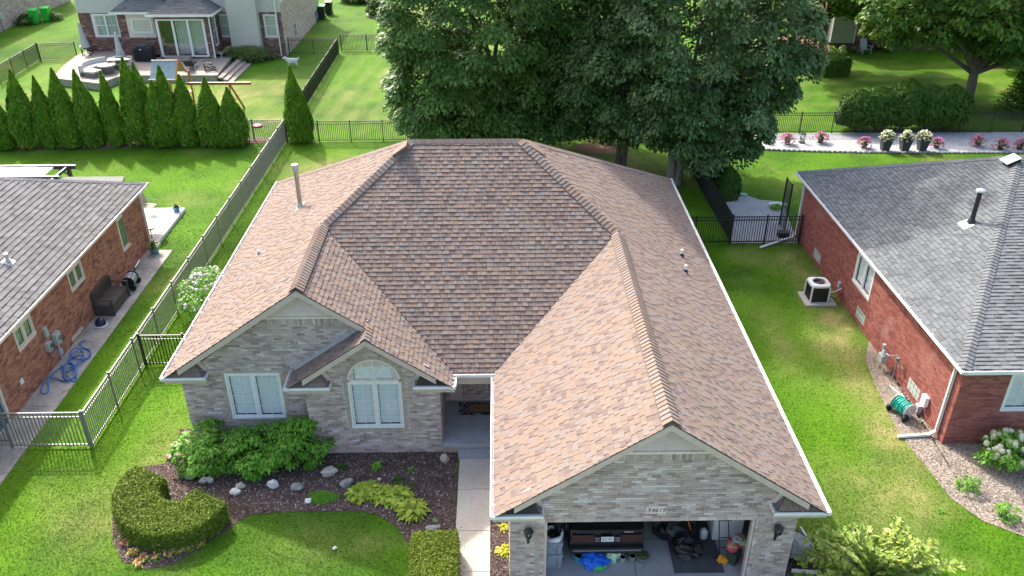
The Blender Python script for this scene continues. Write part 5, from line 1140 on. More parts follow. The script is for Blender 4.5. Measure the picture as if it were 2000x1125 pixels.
hedge('C-shaped clipped yew hedge in the front bed', [G(px, py, .7) for px, py in ((292, 921), (266, 944), (268, 985), (312, 1008), (366, 1001), (408, 968))], .54, .64, 'leaf_yew', 61, 60000, size=.028)
p0, p1 = G(849, 1040, .7), G(847, 1190, .7); hedge('square clipped hedge between the lawn and the walkway', [p0, p0.lerp(p1, .5), p1], .53, .7, 'leaf_box', 62, 44000, size=.028)
# ------------------------------------------------------------------ small plants
def rosette(name, label, base, n, L, m, seed, cat='plant', group=None, w_=.3, rise=.9, flowers=None):
    o = thing(name, label, cat, base, group=group); mb = MB(); rg = random.Random(seed)
    for i in range(n):
        a = rg.uniform(0, 6.283); l = L*rg.uniform(.6, 1.1); el = rg.uniform(.3, 1.25)*rise; d = Vector((math.cos(a), math.sin(a), 0)); sd = Vector((-d.y, d.x, 0)); ww = l*w_; t = rg.random()
        s0 = d*(rg.random()*L*.35); P = [s0+Vector((0, 0, .01))]
        c1 = s0+d*l*.45*math.cos(el)+Z3*l*.6*math.sin(el); c2 = s0+d*l*.95*math.cos(el*.8)+Z3*(l*.62*math.sin(el)-.12*l)
        mb.add([P[0]-sd*.01, P[0]+sd*.01, c1+sd*ww*.5-Z3*.0, c1-sd*ww*.5, c2, c1-Z3*ww*.12], [(0, 1, 2, 5), (0, 5, 3), (5, 2, 4), (3, 5, 4)], t)
    mb.build('leaf_mass', m, o, kind='stuff')
    if flowers:
        fm = MB(); fmn, nf, fs = flowers
        for i in range(nf):
            a = rg.uniform(0, 6.283); r_ = L*.8*math.sqrt(rg.random()); q = MB(); q.blob((math.cos(a)*r_, math.sin(a)*r_, L*rg.uniform(.35, .75)), (fs, fs, fs*.7), seed=i, nu=6, nv=4, t=rg.random()); b = len(fm.v); fm.v += q.v; fm.f += [tuple(b+k for k in f) for f in q.f]; fm.t += q.t
        fm.build('flowers', fmn, o, kind='stuff')
    return o
for i, (px, py, L, lb) in enumerate(((703, 968, .34, 'leftmost yellow green hosta, beside the grey rock'), (722, 962, .32, 'second hosta from the left in the row'), (752, 972, .34, 'third hosta from the left in the row'), (778, 972, .36, 'fourth hosta, at the bend of the row'), (806, 1000, .38, 'rightmost hosta, nearest the square hedge'))):
    rosette('hosta', lb, G(px, py), 240, L*1.15, 'leaf_hosta', 200+i, group='row of hostas in the mulch', w_=.36)
for i, (px, py, L, m, n, lb) in enumerate(((667, 914, .17, 'leaf_dark', 50, 'small dark green plant right of the long tan rock'), (735, 912, .20, 'leaf_bright', 55, 'small bright green plant below the arched window'), (803, 918, .13, 'leaf_bright', 30, 'tiny bright plant between window and walkway'), (777, 940, .18, 'leaf_dark', 50, 'low dark fern-like plant above the hostas'), (806, 947, .11, 'leaf_dark', 24, 'tiny dark seedling above the rightmost hosta'), (850, 1017, .09, 'leaf_bright', 20, 'tiny green seedling beside the square hedge'),
        (984, 1032, .17, 'leaf_lime', 60, 'upper lime yellow plant between walkway and garage'), (983, 1078, .22, 'leaf_lime', 80, 'lower lime yellow plant between walkway and garage'), (1835, 1000, .12, 'leaf_bright', 24, 'small weed at the edge of the pale mulch'))):
    rosette('garden_plant', lb, G(px, py), n, L, m, 230+i, w_=.4)
for i, (px, py) in enumerate(((248, 1062), (262, 1080), (281, 1092), (305, 1090), (330, 1083), (352, 1075), (368, 1072), (392, 1062), (272, 1102), (245, 1045))):
    rosette('flowering_plant', ['mixed pink and yellow flowers at the far left of the border', 'low flowering plant second from left in the border', 'red and orange flowers left of the border centre', 'flower clump at the centre of the border', 'white and red flowers right of the border centre', 'orange flower clump below the yew hedge', 'pale flowers below the right half of the hedge', 'rightmost flower clump of the border', 'lowest flower clump, nearest the lawn edge', 'uppermost flower clump at the left bed edge'][i], G(px, py), 60, .17, 'leaf_hosta' if i % 3 else 'leaf_bright', 260+i, group='flower border below the yew hedge', flowers=('petal_mix', 26, .022), cat='flowers')
gc = G(628, 973); rg_ = np.random.default_rng(8); a_ = rg_.uniform(0, 6.28, 5200); r_ = np.sqrt(rg_.random(5200)); C_ = np.stack([.42*r_*np.cos(a_)*(1+.15*np.cos(3*a_)), .26*r_*np.sin(a_), .03+.04*(1-r_**2)], 1)
V_, Q_, T__ = leaves(C_, np.tile([0, 0, 1.], (5200, 1)), .018*(.5+rg_.random(5200)), rg_, jit=.7); o = link(np_mesh('ground_cover', V_, Q_, T__, 'leaf_bright'), 'ground_cover'); o.location = gc; tag(o, 'flat green patch of creeping ground cover beside the white stone', 'ground cover')
# rocks
def rock(px, py, rx, ry, rz_, m, seed, label, rot=0.):
    p = G(px, py); mb = MB(); mb.blob((0, 0, rz_*.6), (rx, ry, rz_), seed, amp=.45, freq=1.3, nu=12, nv=8, flat=rz_*.6); mb.rot(rot); solo(mb, 'rock', m, label, 'rock', (p.x, p.y, .0), group='rocks in the front bed')
for a in ((353, 868, .26, .16, .07, 'rock_pink', 1, 'flat pink stone at the left end of the bed', .2), (340, 895, .2, .14, .1, 'rock_pink', 2, 'rounded pink stone by the lawn edge', .1), (367, 908, .15, .13, .13, 'rock_pink', 3, 'pale pink stone left of the leafy bushes'), (372, 932, .2, .16, .13, 'rock_tan', 4, 'tan and pink stone inside the hedge curve'), (397, 942, .11, .1, .1, 'rock_white', 5, 'left of two white stones at the hedge end'), (411, 941, .11, .09, .11, 'rock_white', 6, 'right of two white stones at the hedge end'),
          (461, 964, .14, .12, .11, 'rock_white', 7, 'white stone below the middle bush'), (471, 952, .13, .1, .1, 'rock_tan', 8, 'cream stone touching the white one below the bushes'), (533, 951, .14, .12, .15, 'rock_white', 9, 'pointed white stone below the right bush'), (582, 955, .19, .14, .13, 'rock_grey', 10, 'dark grey stone left of the ground cover'), (603, 981, .1, .09, .08, 'rock_white', 11, 'small white stone on the ground cover'),
          (643, 925, .24, .13, .13, 'rock_tan', 12, 'long tan stone right of the bushes', .35), (677, 948, .2, .14, .15, 'rock_grey', 13, 'light grey boulder left of the hostas', .5), (846, 1034, .2, .1, .08, 'rock_grey', 14, 'flat grey stone behind the square hedge'), (869, 902, .13, .12, .17, 'rock_tan', 15, 'brown round stone beside the porch step'), (629, 880, .1, .08, .12, 'rock_tan', 16, 'yellowish stone at the foot of the bay wall'), (655, 1072, .06, .05, .04, 'rock_white', 17, 'small white stone alone on the front lawn'), (741, 937, .06, .05, .04, 'rock_white', 18, 'tiny white stone above the hostas'), (1552, 1082, .42, .34, .36, 'rock_grey', 19, 'large grey boulder at the right garage corner')):
    rock(*a)
# garden edging at the right garage corner
for a, b, lb in (((1545, 1118), (1600, 1122), 'white plastic edging strip below the boulder'), ((1562, 1035), (1588, 1075), 'thin white edging beside the garage wall')):
    p, q = G(*a), G(*b); mb = MB(); mb.bar((0, 0, .06), q-p+Z3*.06, .03, .12); solo(mb, 'edging_strip', 'white_plastic', lb, 'edging', (p.x, p.y, 0))
# ------------------------------------------------------------------ things beside the left neighbour
def spline(pts, sub=6):
    out = []
    for i in range(len(pts)-1):
        p0, p1, p2, p3 = pts[max(i-1, 0)], pts[i], pts[i+1], pts[min(i+2, len(pts)-1)]
        for k in range(sub):
            t = k/sub; out.append(.5*((2*p1)+(p2-p0)*t+(2*p0-5*p1+4*p2-p3)*t*t+(3*p1-p0-3*p2+p3)*t**3))
    return out+[pts[-1]]
def bench():
    a, b = G(233.6, 617, .03), G(261, 581, .03); y0, y1 = a.y, b.y+.15; x0, x1 = -14.93, -14.25; L = y1-y0
    o = thing('storage_bench', 'dark brown slatted storage bench against the orange brick wall', 'bench', (x0, y0, .03)); W = x1-x0
    MB().box(.08, W-.03, .07, L-.07, .0, .40).build('storage_box', 'brown_plastic', o); MB().box(.07, W, .06, L-.06, .402, .45).build('seat', 'brown_plastic', o)
    for k in range(12):
        y = .09+k*(L-.23)/11; MB().obox((.03, y, .46), (-.0, .06, 0), (.03, 0, 0), (-.02, 0, .42)).build('back_slat', 'brown_plastic', o)
    MB().box(.0, .05, .02, L-.02, .86, .94).build('back_rail', 'brown_plastic', o); MB().box(.02, .07, .04, L-.04, .452, .50).build('back_rail', 'brown_plastic', o)
    for y in (0., L-.06):
        m = MB(); m.box(0, .08, y, y+.06, 0, .9); m.box(W-.06, W+.02, y, y+.06, 0, .64); m.box(.081, W-.061, y+.004, y+.056, 0, .44); m.box(0.08, W+.03, y-.01, y+.07, .641, .68); m.build('arm', 'brown_plastic', o)
bench()
hp = [(167, 665), (156, 672), (165, 683), (178, 690), (172, 700), (150, 703), (138, 694), (150, 684), (163, 692), (150, 712), (135, 722), (130, 735), (145, 745), (151, 728), (140, 712), (128, 718), (124, 735), (132, 744), (148, 738), (152, 715), (165, 703), (178, 692), (160, 684), (142, 698), (128, 712), (115, 722), (102, 735), (96, 748), (94, 765), (82, 769), (84, 755), (98, 742), (112, 741), (130, 746), (146, 739), (147, 722), (135, 708), (150, 697), (168, 700), (158, 712), (140, 722), (126, 728), (121, 716)]
hpts = [G(a, b, .05)+Vector((0, 0, .035*(i % 4))) for i, (a, b) in enumerate(hp)]; c0 = hpts[0].copy(); c0.z = 0
solo(MB().tube([p-c0 for p in spline(hpts, 6)], .021, 7), 'garden_hose', 'blue_hose', 'tangled blue garden hose on the left side walk', 'hose', c0, smooth=True)
def reel_cart(p, rz, hose, label, handle='black_metal', frame='black_plastic', wheelr=.13):
    o = thing('hose_reel_cart', label, 'hose reel', p, rz); m = MB(); m.tube([(-.26, 0, .33), (.26, 0, .33)], .12, 14); m.build('drum', 'black_plastic', o)
    for i in range(6):
        x = -.2+.08*i; r_ = .2-.015*(i % 2); m = MB(); m.tube([(x+.01*math.sin(a*.52), r_*math.cos(a*.5236), .33+r_*math.sin(a*.5236)) for a in range(13)], .038, 6); m.build('hose_coil', hose, o, smooth=True)
    for x in (-.28, .28):
        m = MB(); m.tube([(x-.012, 0, .33), (x+.012, 0, .33)], .24, 16); m.build('flange', frame, o)
        m = MB(); m.tube([(x*1.15-.03, -.16, .13), (x*1.15+.03, -.16, .13)], .13, 14); m.build('wheel', 'black_plastic', o)
        m = MB(); m.tube([(x*1.06, .25, .02), (x*1.06, -.02, .33), (x*1.06, -.42, 1.0)], .018, 6); m.build('side_tube', handle, o)
    m = MB(); m.tube([(-.3, -.42, 1.0), (.3, -.42, 1.0)], .02, 6); m.build('handle', 'white_plastic', o); return o
p = G(266, 560, .03); reel_cart((-14.45, p.y, .03), R(95), 'alum_grey', 'grey hose reel cart with tall handle leaning by the brick wall')
p = G(197, 634, .03); mat('navy', (.012, .02, .05), rough=.25, var=.1)
o = thing('garden_cloche', 'small dark blue dome on the left walk near the bench', 'dome', (p.x, p.y, .03)); MB().lathe([(.20, .02), (.19, .1), (.15, .19), (.08, .25), (.01, .265)], n=16).build('dome', 'navy', o, smooth=True); MB().lathe([(.235, 0), (.235, .018), (.20, .022)], n=16).build('rim', 'white_plastic', o)
mat('teal_pot', (.08, .22, .22), rough=.4); mat('blue_pot', (.05, .22, .36), rough=.35); mat('slate_pot', (.045, .05, .06), rough=.5)
def pot(name, label, loc, r, h_, m, plant, n, L, seed, flowers=None, group=None, taper=.75, cat='potted plant', square=False):
    o = thing(name, label, cat, loc, group=group); pm = MB(); nn = 4 if square else 14; pm.lathe([(r*taper, 0), (r, h_*.94), (r*1.06, h_*.95), (r*1.06, h_), (r*.9, h_), (r*.88, h_*.93)], n=nn)
    if square: pm.rot(R(45))
    pm.build('pot', m, o); MB().lathe([(r*.85, h_*.9), (r*.8, h_*.94)], n=nn).build('soil', 'soil', o)
    t = rosette('x', None, None, (0, 0, 0), 1, 1, plant, 1) if False else None
    mb = MB(); rg = random.Random(seed)
    for i in range(n):
        a = rg.uniform(0, 6.283); el = rg.uniform(.1, 1.4); l = L*rg.uniform(.6, 1.1); d = Vector((math.cos(a)*math.cos(el), math.sin(a)*math.cos(el), math.sin(el))); P = Vector((0, 0, h_*.95))+d*l*rg.uniform(.3, 1.0)-Z3*.1*L; sd = d.cross(Z3).normalized()*.045; q = (d+Vector((0, 0, rg.uniform(-.8, .4)))).normalized()*.07
        mb.add([P-q, P+sd, P+q, P-sd], [(0, 1, 2, 3)], rg.random())
    mb.build('foliage', plant, o)
    if flowers:
        fmn, nf, fs = flowers; fm = MB()
        for i in range(nf):
            a = rg.uniform(0, 6.283); el = rg.uniform(-.25, 1.5); d = Vector((math.cos(a)*math.cos(el), math.sin(a)*math.cos(el), math.sin(el))); P = Vector((0, 0, h_*.95-.08*L))+d*L*rg.uniform(.75, 1.08); q = MB(); q.blob(P, (fs, fs, fs*.7), seed=i, nu=6, nv=4, t=rg.random()); b = len(fm.v); fm.v += q.v; fm.f += [tuple(b+k for k in f) for f in q.f]; fm.t += q.t
        fm.build('flowers', fmn, o, kind='stuff')
    return o
p = G(303, 494, .03); pot('planter', 'teal pot with trailing plants at the brick corner', (p.x, p.y, .03), .2, .3, 'teal_pot', 'leaf_light', 120, .32, 5, flowers=('petal_mix', 10, .03))
p = G(352, 411, .16); pot('planter', 'small blue pots with plant on the white patio corner', (p.x-.12, p.y-.1, .16), .17, .24, 'blue_pot', 'leaf_grassy', 60, .2, 6)
def patio_chair():
    p = G(296, 418, .16); o = thing('patio_chair', 'thin metal patio chair on the white concrete patio', 'chair', (p.x, p.y, .16), R(80)); mat('mesh_tan', (.35, .31, .25), rough=.8)
    MB().obox((-.24, -.24, .40), (.48, 0, 0), (0, .46, .02), (0, 0, .02)).build('seat', 'mesh_tan', o); MB().obox((-.24, .24, .43), (.48, 0, 0), (0, .14, .5), (0, .02, 0)).build('backrest', 'mesh_tan', o)
    for x in (-.26, .26):
        MB().tube([(x, -.32, 0), (x, -.22, .4), (x, -.2, .62), (x, .3, .66)], .012, 6).build('leg', 'bronze_metal', o); MB().tube([(x, .42, 0), (x, .22, .42), (x, .40, .98)], .012, 6).build('leg', 'bronze_metal', o)
patio_chair()
p = G(296, 458, .16); o = thing('fire_pit', 'round fire bowl on curved legs on the white patio', 'fire pit', (p.x, p.y, .16))
MB().lathe([(.20, .28), (.36, .38), (.40, .48), (.36, .46), (.2, .36), (.02, .34)], n=18).build('bowl', 'black_metal', o); MB().lathe([(.39, .48), (.54, .485), (.54, .51), (.39, .505)], n=20).build('rim', 'concrete_white', o)
for k in range(4):
    a = k*math.pi/2+.4; MB().tube([(math.cos(a)*.30, math.sin(a)*.30, .36), (math.cos(a)*.42, math.sin(a)*.42, .2), (math.cos(a)*.3, math.sin(a)*.3, .08), (math.cos(a)*.44, math.sin(a)*.44, .0)], .018, 6).build('leg', 'black_metal', o)
def pergola():
    z = 2.45; a = G(150, 320, z); x1 = a.x; x0 = x1-6.2; y1 = a.y; y0 = y1-3.0; o = thing('pergola', 'dark pergola with white slatted canopies behind the left roof', 'pergola', (x0, y0, 0)); mat('slate_beam', (.035, .045, .055), rough=.4, var=.05)
    W, D = x1-x0, y1-y0
    for x in (.2, W-.35):
        for y in (.15, D-.15): MB().box(x-.07, x+.07, y-.07, y+.07, 0, z-.1).build('post', 'slate_beam', o)
    for y in (.15, D-.15): MB().box(-.1, W, y-.09, y-.03, z-.16, z).build('beam', 'slate_beam', o); MB().box(-.12, W+.02, y-.11, y-.01, z+.002, z+.03).build('beam_cap', 'trim_white', o)
    MB().box(-.1, W-.15, D/2-.03, D/2+.03, z-.16, z).build('beam', 'slate_beam', o); MB().box(-.12, W-.13, D/2-.05, D/2+.05, z+.002, z+.03).build('beam_cap', 'trim_white', o)
    for x in (.2, W-.35): MB().box(x-.04, x+.04, .2, D-.2, z-.15, z-.02).build('cross_beam', 'slate_beam', o)
    for y0_c, y1_c in ((.22, D/2-.12), (D/2+.12, D-.28)):
        n = 7
        for k in range(n): MB().box(.45+k*(W-1.35)/n, .45+(k+.97)*(W-1.35)/n, y0_c, y1_c, z-.06+.02*(k % 2), z-.04+.02*(k % 2)).build('canopy_slat', 'trim_white', o)
    MB().tube([(W-.35, D-.15, z-.5), (W-.85, D-.15, z-.12)], .04, 6).build('brace', 'slate_beam', o)
pergola()

# ------------------------------------------------------------------ things beside the right neighbour
def ac_unit():
    c = G(1590, 588); y = c.y+.12; x = 12.05; o = thing('air_conditioner', 'white topped air conditioner on a concrete pad by red brick', 'air conditioner', (x, y, 0))
    MB().box(-.55, .62, -.55, .5, 0, .07).build('pad', 'concrete', o); MB().box(-.33, .33, -.33, .33, .08, .70).build('grille_body', 'black_plastic', o)
    for k in range(11):
        for s in (-1, 1): MB().box(-.33+k*.064, -.31+k*.064, s*.332-.004, s*.332+.004, .1, .68).build('grille_fin', 'black_metal', o); MB().box(s*.332-.004, s*.332+.004, -.33+k*.064, -.31+k*.064, .1, .68).build('grille_fin', 'black_metal', o)
    for sx in (-1, 1):
        for sy in (-1, 1): MB().box(sx*.33-.025, sx*.33+.025, sy*.33-.025, sy*.33+.025, .08, .70).build('corner_post', 'trim_white', o)
    m = MB(); n = 24; P = []
    for k in range(n):
        a = 2*math.pi*k/n; m.v.append((.24*math.cos(a), .24*math.sin(a), .80)); s = 1/max(abs(math.cos(a)), abs(math.sin(a))); s = min(s, 1.22); m.v.append((.37*math.cos(a)*s, .37*math.sin(a)*s, .78)); m.v.append((.375*math.cos(a)*s, .375*math.sin(a)*s, .70)); m.v.append((.24*math.cos(a), .24*math.sin(a), .72))
    for k in range(n):
        j_ = (k+1) % n
        for q in range(3): m.f.append((4*k+q, 4*k+q+1, 4*j_+q+1, 4*j_+q)); m.t.append(0.)
    m.build('top_cover', 'trim_white', o)
    mat('rust', (.22, .10, .06), rough=.8); MB().lathe([(.09, .70), (.09, .74), (.02, .75)], n=12).build('fan_motor', 'rust', o)
    for k in range(3):
        a = k*2.094; MB().obox((math.cos(a)*.05, math.sin(a)*.05, .70), (math.cos(a)*.17, math.sin(a)*.17, 0), (-math.sin(a)*.11, math.cos(a)*.11, .03), (0, 0, .006)).build('fan_blade', 'rust', o)
    m = MB()
    for k in range(5): r_ = .06+.043*k; m.tube([(r_*math.cos(a*.3491), r_*math.sin(a*.3491), .79) for a in range(19)], .004, 4)
    m.build('fan_guard', 'black_metal', o, kind='stuff')
    MB().tube([(.35, -.2, .3), (.6, -.3, .2), (.85, -.25, .35), (.89, -.2, .6)], .02, 6).build('coolant_line', 'black_plastic', o); MB().tube([(.35, -.1, .35), (.6, -.15, .42), (.86, -.12, .55)], .018, 6).build('whip', 'white_plastic', o)
ac_unit()
p = G(1752, 812); reel_cart((12.35, p.y+.05, 0), R(-70), 'green_hose', 'white hose reel cart with green hose beside the maroon wall', handle='white_plastic', frame='grey_box')
# trellis screen at the rear corner
o = thing('trellis', 'black lattice screen at the rear corner of the maroon house', 'trellis', (12.62, 33.2, 0))
for y in (0, .75): MB().box(-.03, .03, y-.03, y+.03, 0, 2.3).build('post', 'black_metal', o)
for k in range(18): MB().box(-.015, .015, .03, .72, .1+k*.125, .125+k*.125).build('slat', 'black_metal', o)
for k in range(5): MB().box(-.022, -.012, .1+k*.13, .12+k*.13, .1, 2.3).build('upright', 'black_metal', o)
o = solo(MB().prism([(-.3, -.16, 0), (.15, -.24, 0), (.55, -.08, 0), (.4, .12, 0), (-.1, .2, 0), (-.38, .08, 0)], (0, 0, .06)), 'stepping_stone', 'concrete_white', 'flat white stepping stone on the pale gravel', 'stone', G(1515, 400))
mat('green_lid', (.10, .36, .26), rough=.5); solo(MB().lathe([(.2, 0), (.2, .05), (.17, .06)], n=6), 'valve_box', 'green_lid', 'green valve box lid set in the gravel', 'lid', G(1452, 381))
o = thing('deck_box', 'low dark box just inside the black gate', 'box', (12.45, 32.75, 0)); MB().box(-.25, .2, -.15, .15, 0, .22).build('body', 'black_plastic', o); MB().box(-.27, .22, -.17, .17, .222, .26).build('lid', 'brown_plastic', o)
p = G(1525, 421); rosette('garden_plant', 'bright green tuft behind the black gate', (p.x, p.y+.8, 0), 60, .35, 'leaf_bright', 300)
# flower pots, planters and lantern posts before the back fence
for i, (px, py, s, lb) in enumerate(((1537, 281, 1.0, 'leftmost pink flower pot, between the two lantern posts'), (1602, 279, 1.05, 'second pink flower pot, right of the second lantern post'), (1687, 289, 1.0, 'third pink flower pot, left of the cream planters'), (1828, 289, .9, 'pink flower pot just right of the cream planters'), (1908, 287, 1.1, 'pink flower pot third from the right edge'), (1953, 293, 1.1, 'large pink flower pot second from the right edge'), (1990, 292, .95, 'rightmost pink flower pot'))):
    p = G(px, py); pot('flower_pot', lb, (p.x, p.y, .012), .17, .26, 'slate_pot', 'leaf_grassy', 150, .42*s, 20+i, flowers=('petal_pink', 70, .045), group='pots of pink flowers on the gravel')
for px, lb in ((1727, 'left of three tall dark planters with cream flowers'), (1765, 'middle of three tall dark planters with cream flowers'), (1799, 'right of three tall dark planters with cream flowers')):
    p = G(px, 294); pot('tall_planter', lb, (p.x, p.y, .012), .40, .78, 'slate_pot', 'leaf_grassy', 130, .42, px, flowers=('petal_cream', 90, .05), group='three tall planters with cream flowers', taper=.62, square=True)
for px, lb in ((1497, 'left black lantern post on the gravel'), (1566, 'right black lantern post on the gravel')):
    p = G(px, 279); o = thing('lantern_post', lb, 'lantern', (p.x, p.y, .012), group='lantern posts on the gravel'); MB().box(-.16, .16, -.16, .16, 0, .03).build('base', 'black_metal', o)
    for sx in (-.09, .09):
        for sy in (-.09, .09): MB().box(sx-.015, sx+.015, sy-.015, sy+.015, .03, .52).build('upright', 'black_metal', o)
    MB().box(-.13, .13, -.13, .13, .52, .56).build('cap', 'black_metal', o); MB().lathe([(.05, .03), (.05, .3)], n=8).build('candle', 'trim_cream', o)
m = MB(); line = [(11.9, 42.35), (14.3, 43.55), (17, 43.2), (20, 42.95), (24, 42.8), (29, 42.75)]
for (xa, ya), (xb, yb) in zip(line[:-1], line[1:]):
    n = int(math.hypot(xb-xa, yb-ya)/.26)
    for k in range(n): q = MB(); q.blob((xa+(xb-xa)*k/n, ya+(yb-ya)*k/n, .05), (.13, .1, .08), seed=k, nu=6, nv=4); b = len(m.v); m.v += q.v; m.f += [tuple(b+t for t in f) for f in q.f]; m.t += q.t
tag(m.build('edging_stones', 'rock_grey', kind='stuff'), 'row of dark stones edging the gravel bed', 'edging')

# ------------------------------------------------------------------ inside the garage and on the porch
fz = .033
def tote(loc, w_, d_, h_, label, m='grey_tote'):
    mat('grey_tote', (.30, .33, .37), rough=.5, var=.08); o = thing('storage_tote', label, 'tote', loc, group='grey totes by the garage door')
    m_ = MB(); m_.add([(-w_*.44, -d_*.44, 0), (w_*.44, -d_*.44, 0), (w_*.44, d_*.44, 0), (-w_*.44, d_*.44, 0), (-w_*.5, -d_*.5, h_), (w_*.5, -d_*.5, h_), (w_*.5, d_*.5, h_), (-w_*.5, d_*.5, h_)], [(3, 2, 1, 0), (0, 1, 5, 4), (1, 2, 6, 5), (2, 3, 7, 6), (3, 0, 4, 7), (4, 5, 6, 7)]); m_.build('tub', m, o); MB().box(-w_*.53, w_*.53, -d_*.53, d_*.53, h_+.001, h_+.05).build('lid', m, o)
    for x in (-.15, .15): MB().box(x*w_*2-.02, x*w_*2+.02, -d_*.53-.004, -d_*.47, h_*.1, h_*.9).build('rib', m, o)
p = G(1078, 1108, fz); tx, ty = p.x+.02, p.y+.22; tote((tx, ty, fz), .46, .5, .40, 'lower grey tote at the left garage jamb'); tote((tx, ty, fz+.452), .44, .48, .34, 'upper grey tote, below the white bag')
o = thing('bin_bag', 'white bag holding dark rubbish on top of the totes', 'bag', (tx, ty, fz+.846)); mat('bag_white', (.72, .74, .76), rough=.35, bump=.4, bscale=18); mat('bag_black', (.012, .012, .014), rough=.28, var=.1, bump=.5, bscale=14)
b = MB(); n = 18
for k in range(n):
    a = 2*math.pi*k/n; w_ = 1+.08*math.sin(5*a); b.v += [(.23*math.cos(a)*w_, .24*math.sin(a)*w_, -.0), (.25*math.cos(a), .26*math.sin(a), .12+.02*math.sin(3*a)), (.19*math.cos(a), .20*math.sin(a), .14+.015*math.sin(4*a)), (.16*math.cos(a), .17*math.sin(a), .02)]
for k in range(n):
    j_ = (k+1) % n
    for q in range(3): b.f.append((4*k+q, 4*j_+q, 4*j_+q+1, 4*k+q+1)); b.t.append(0.)
b.build('bag_rim', 'bag_white', o, smooth=True); MB().blob((0, 0, .05), (.17, .18, .07), 3, amp=.5, freq=3).build('rubbish', 'bag_black', o)
def car():
    c = G(1186, 1054, .72); y0 = c.y+.02; x = c.x+.0; o = thing('parked_car', 'black car with dark red tail lights parked in the garage', 'car', (x, y0, fz)); mat('car_black', (.010, .010, .012), rough=.18, var=.1, spec=.6); mat('tail_red', (.04, .006, .008), rough=.25, var=.1); mat('chrome', (.55, .56, .58), rough=.25, metal=.9)
    W = .93; prof = [(-.0, .30), (-.03, .50), (.0, .62), (.06, .93), (.55, .97), (1.1, 1.42), (2.3, 1.46), (3.1, .98), (4.4, .82), (4.6, .35), (4.4, .2), (.2, .2)]
    m = MB(); ns = 6; xs = [-W, -W*.97, -W*.80, W*.80, W*.97, W]; n = len(prof)
    for i, xx in enumerate(xs):
        t = abs(xx)/W; ins = .12 if t > .99 else (.03 if t > .9 else 0)
        for (yy, zz) in prof: m.v.append((xx*(.86 if zz > 1.2 else 1), yy+(ins if yy < 1 else -ins), zz-(ins*.6 if zz > .6 else 0)))
    for i in range(5):
        for k in range(n): j_ = (k+1) % n; m.f.append((i*n+k, i*n+j_, (i+1)*n+j_, (i+1)*n+k)); m.t.append(0.)
    m.f.append(tuple(range(n))[::-1]); m.t.append(0.); m.f.append(tuple(range(5*n, 6*n))); m.t.append(0.)
    m.build('body', 'car_black', o); MB().box(-W*.96, W*.96, -.13, .05, .33, .52).build('bumper', 'black_plastic', o); MB().box(-W*.9, W*.9, -.145, -.131, .42, .46).build('bumper_strip', 'bronze_metal', o)
    for s in (-1, 1):
        MB().obox((s*.33 if s > 0 else -W*.93, -.028, .645), (W*.93-.33, 0, 0), (0, .05, .17), (0, -.02, .005)).build('tail_light', 'tail_red', o)
        for zz in (.65, .73): MB().box(.19 if s > 0 else -.31, .31 if s > 0 else -.19, -.045, -.02, zz, zz+.05).build('reverse_light', 'chrome', o)
        for yy in (.85, 3.7): w_ = MB(); w_.tube([(s*W*.8, yy, .31), (s*(W+.01), yy, .31)], .31, 18); q = w_.build('wheel', 'black_plastic', o); MB().tube([(s*(W+.012), yy, .31), (s*(W+.02), yy, .31)], .19, 14).build('rim', 'chrome', q)
    pl_ = MB().box(-.155, .155, -.06, -.04, .66, .81).build('licence_plate', 'white_plastic', o); mat('plate_blue', (.03, .10, .35), rough=.5)
    t = text_mesh('BVC 7451', 'plate_text', .085, 'plate_blue'); t.parent = pl_; t.location = (0, -.062, .735); t.rotation_euler = (R(90), 0, 0); t.scale = (.72, 1.1, 1)
    MB().box(-.3, .3, -.012, .01, .86, .89).build('trunk_trim', 'chrome', o) if False else None
    MB().obox((.42, .045, .86), (.22, 0, 0), (0, .004, .03), (0, -.008, 0)).build('badge', 'chrome', o)
    MB().obox((-W*.66, .62, 1.02), (W*1.32, 0, 0), (0, .42, .36), (0, -.004, .006)).build('rear_window', 'glass_dark', o)
car()
p = G(1104, 1102, fz); o = thing('folding_screen', 'tall black folded panel standing between totes and car', 'panel', (p.x-.15, p.y+.1, fz)); MB().obox((0, 0, 0), (.05, .04, 0), (-.42, .95, 0), (-.05, 0, 1.25)).build('board', 'black_plastic', o); MB().obox((.06, 0, .02), (.05, .04, 0), (-.2, .5, 0), (-.05, 0, 1.1)).build('board', 'black_metal', o)
def jar(name, label, px, py, r, h_, m, cat, fill=None, n=14, prof=None):
    p = G(px, py, fz); o = thing(name, label, cat, (p.x, p.y+r*.5, fz)); MB().lathe(prof or [(r*.95, 0), (r, h_*.95), (r*1.05, h_*.96), (r*1.05, h_), (r*.93, h_), (r*.9, h_*.9)], n=n).build('shell', m, o)
    if fill: MB().lathe([(r*.9, h_*.86), (r*.85, h_*.9)], n=n).build('contents', fill, o)
    return o
mat('tin', (.50, .50, .50), rough=.35, metal=.6, var=.2); mat('pot_teal', (.06, .28, .38), rough=.4); mat('bag_blue', (.01, .12, .62), rough=.3, var=.3, scale=14, bump=.4, bscale=16); mat('bag_green', (.05, .42, .10), rough=.35, var=.2); mat('bag_lime', (.46, .66, .40), rough=.35, var=.25, scale=12)
jar('round_pot', 'teal pot in front of the car, left of blue bag', 1135, 1097, .21, .22, 'pot_teal', 'pot', 'soil')
def bag(label, px, py, r, m, seed, cat='bag', extra=None):
    p = G(px, py, fz); o = thing('plastic_bag', label, cat, (p.x, p.y, fz)); MB().blob((0, 0, r[2]*.8), r, seed, amp=.5, freq=2.2, nu=18, nv=12, flat=r[2]*.8).build('bag', m, o, smooth=False)
    if extra: MB().blob(extra[0], extra[1], seed+3, amp=.5, freq=2.5, nu=12, nv=8).build('label_patch', extra[2], o)
    return o
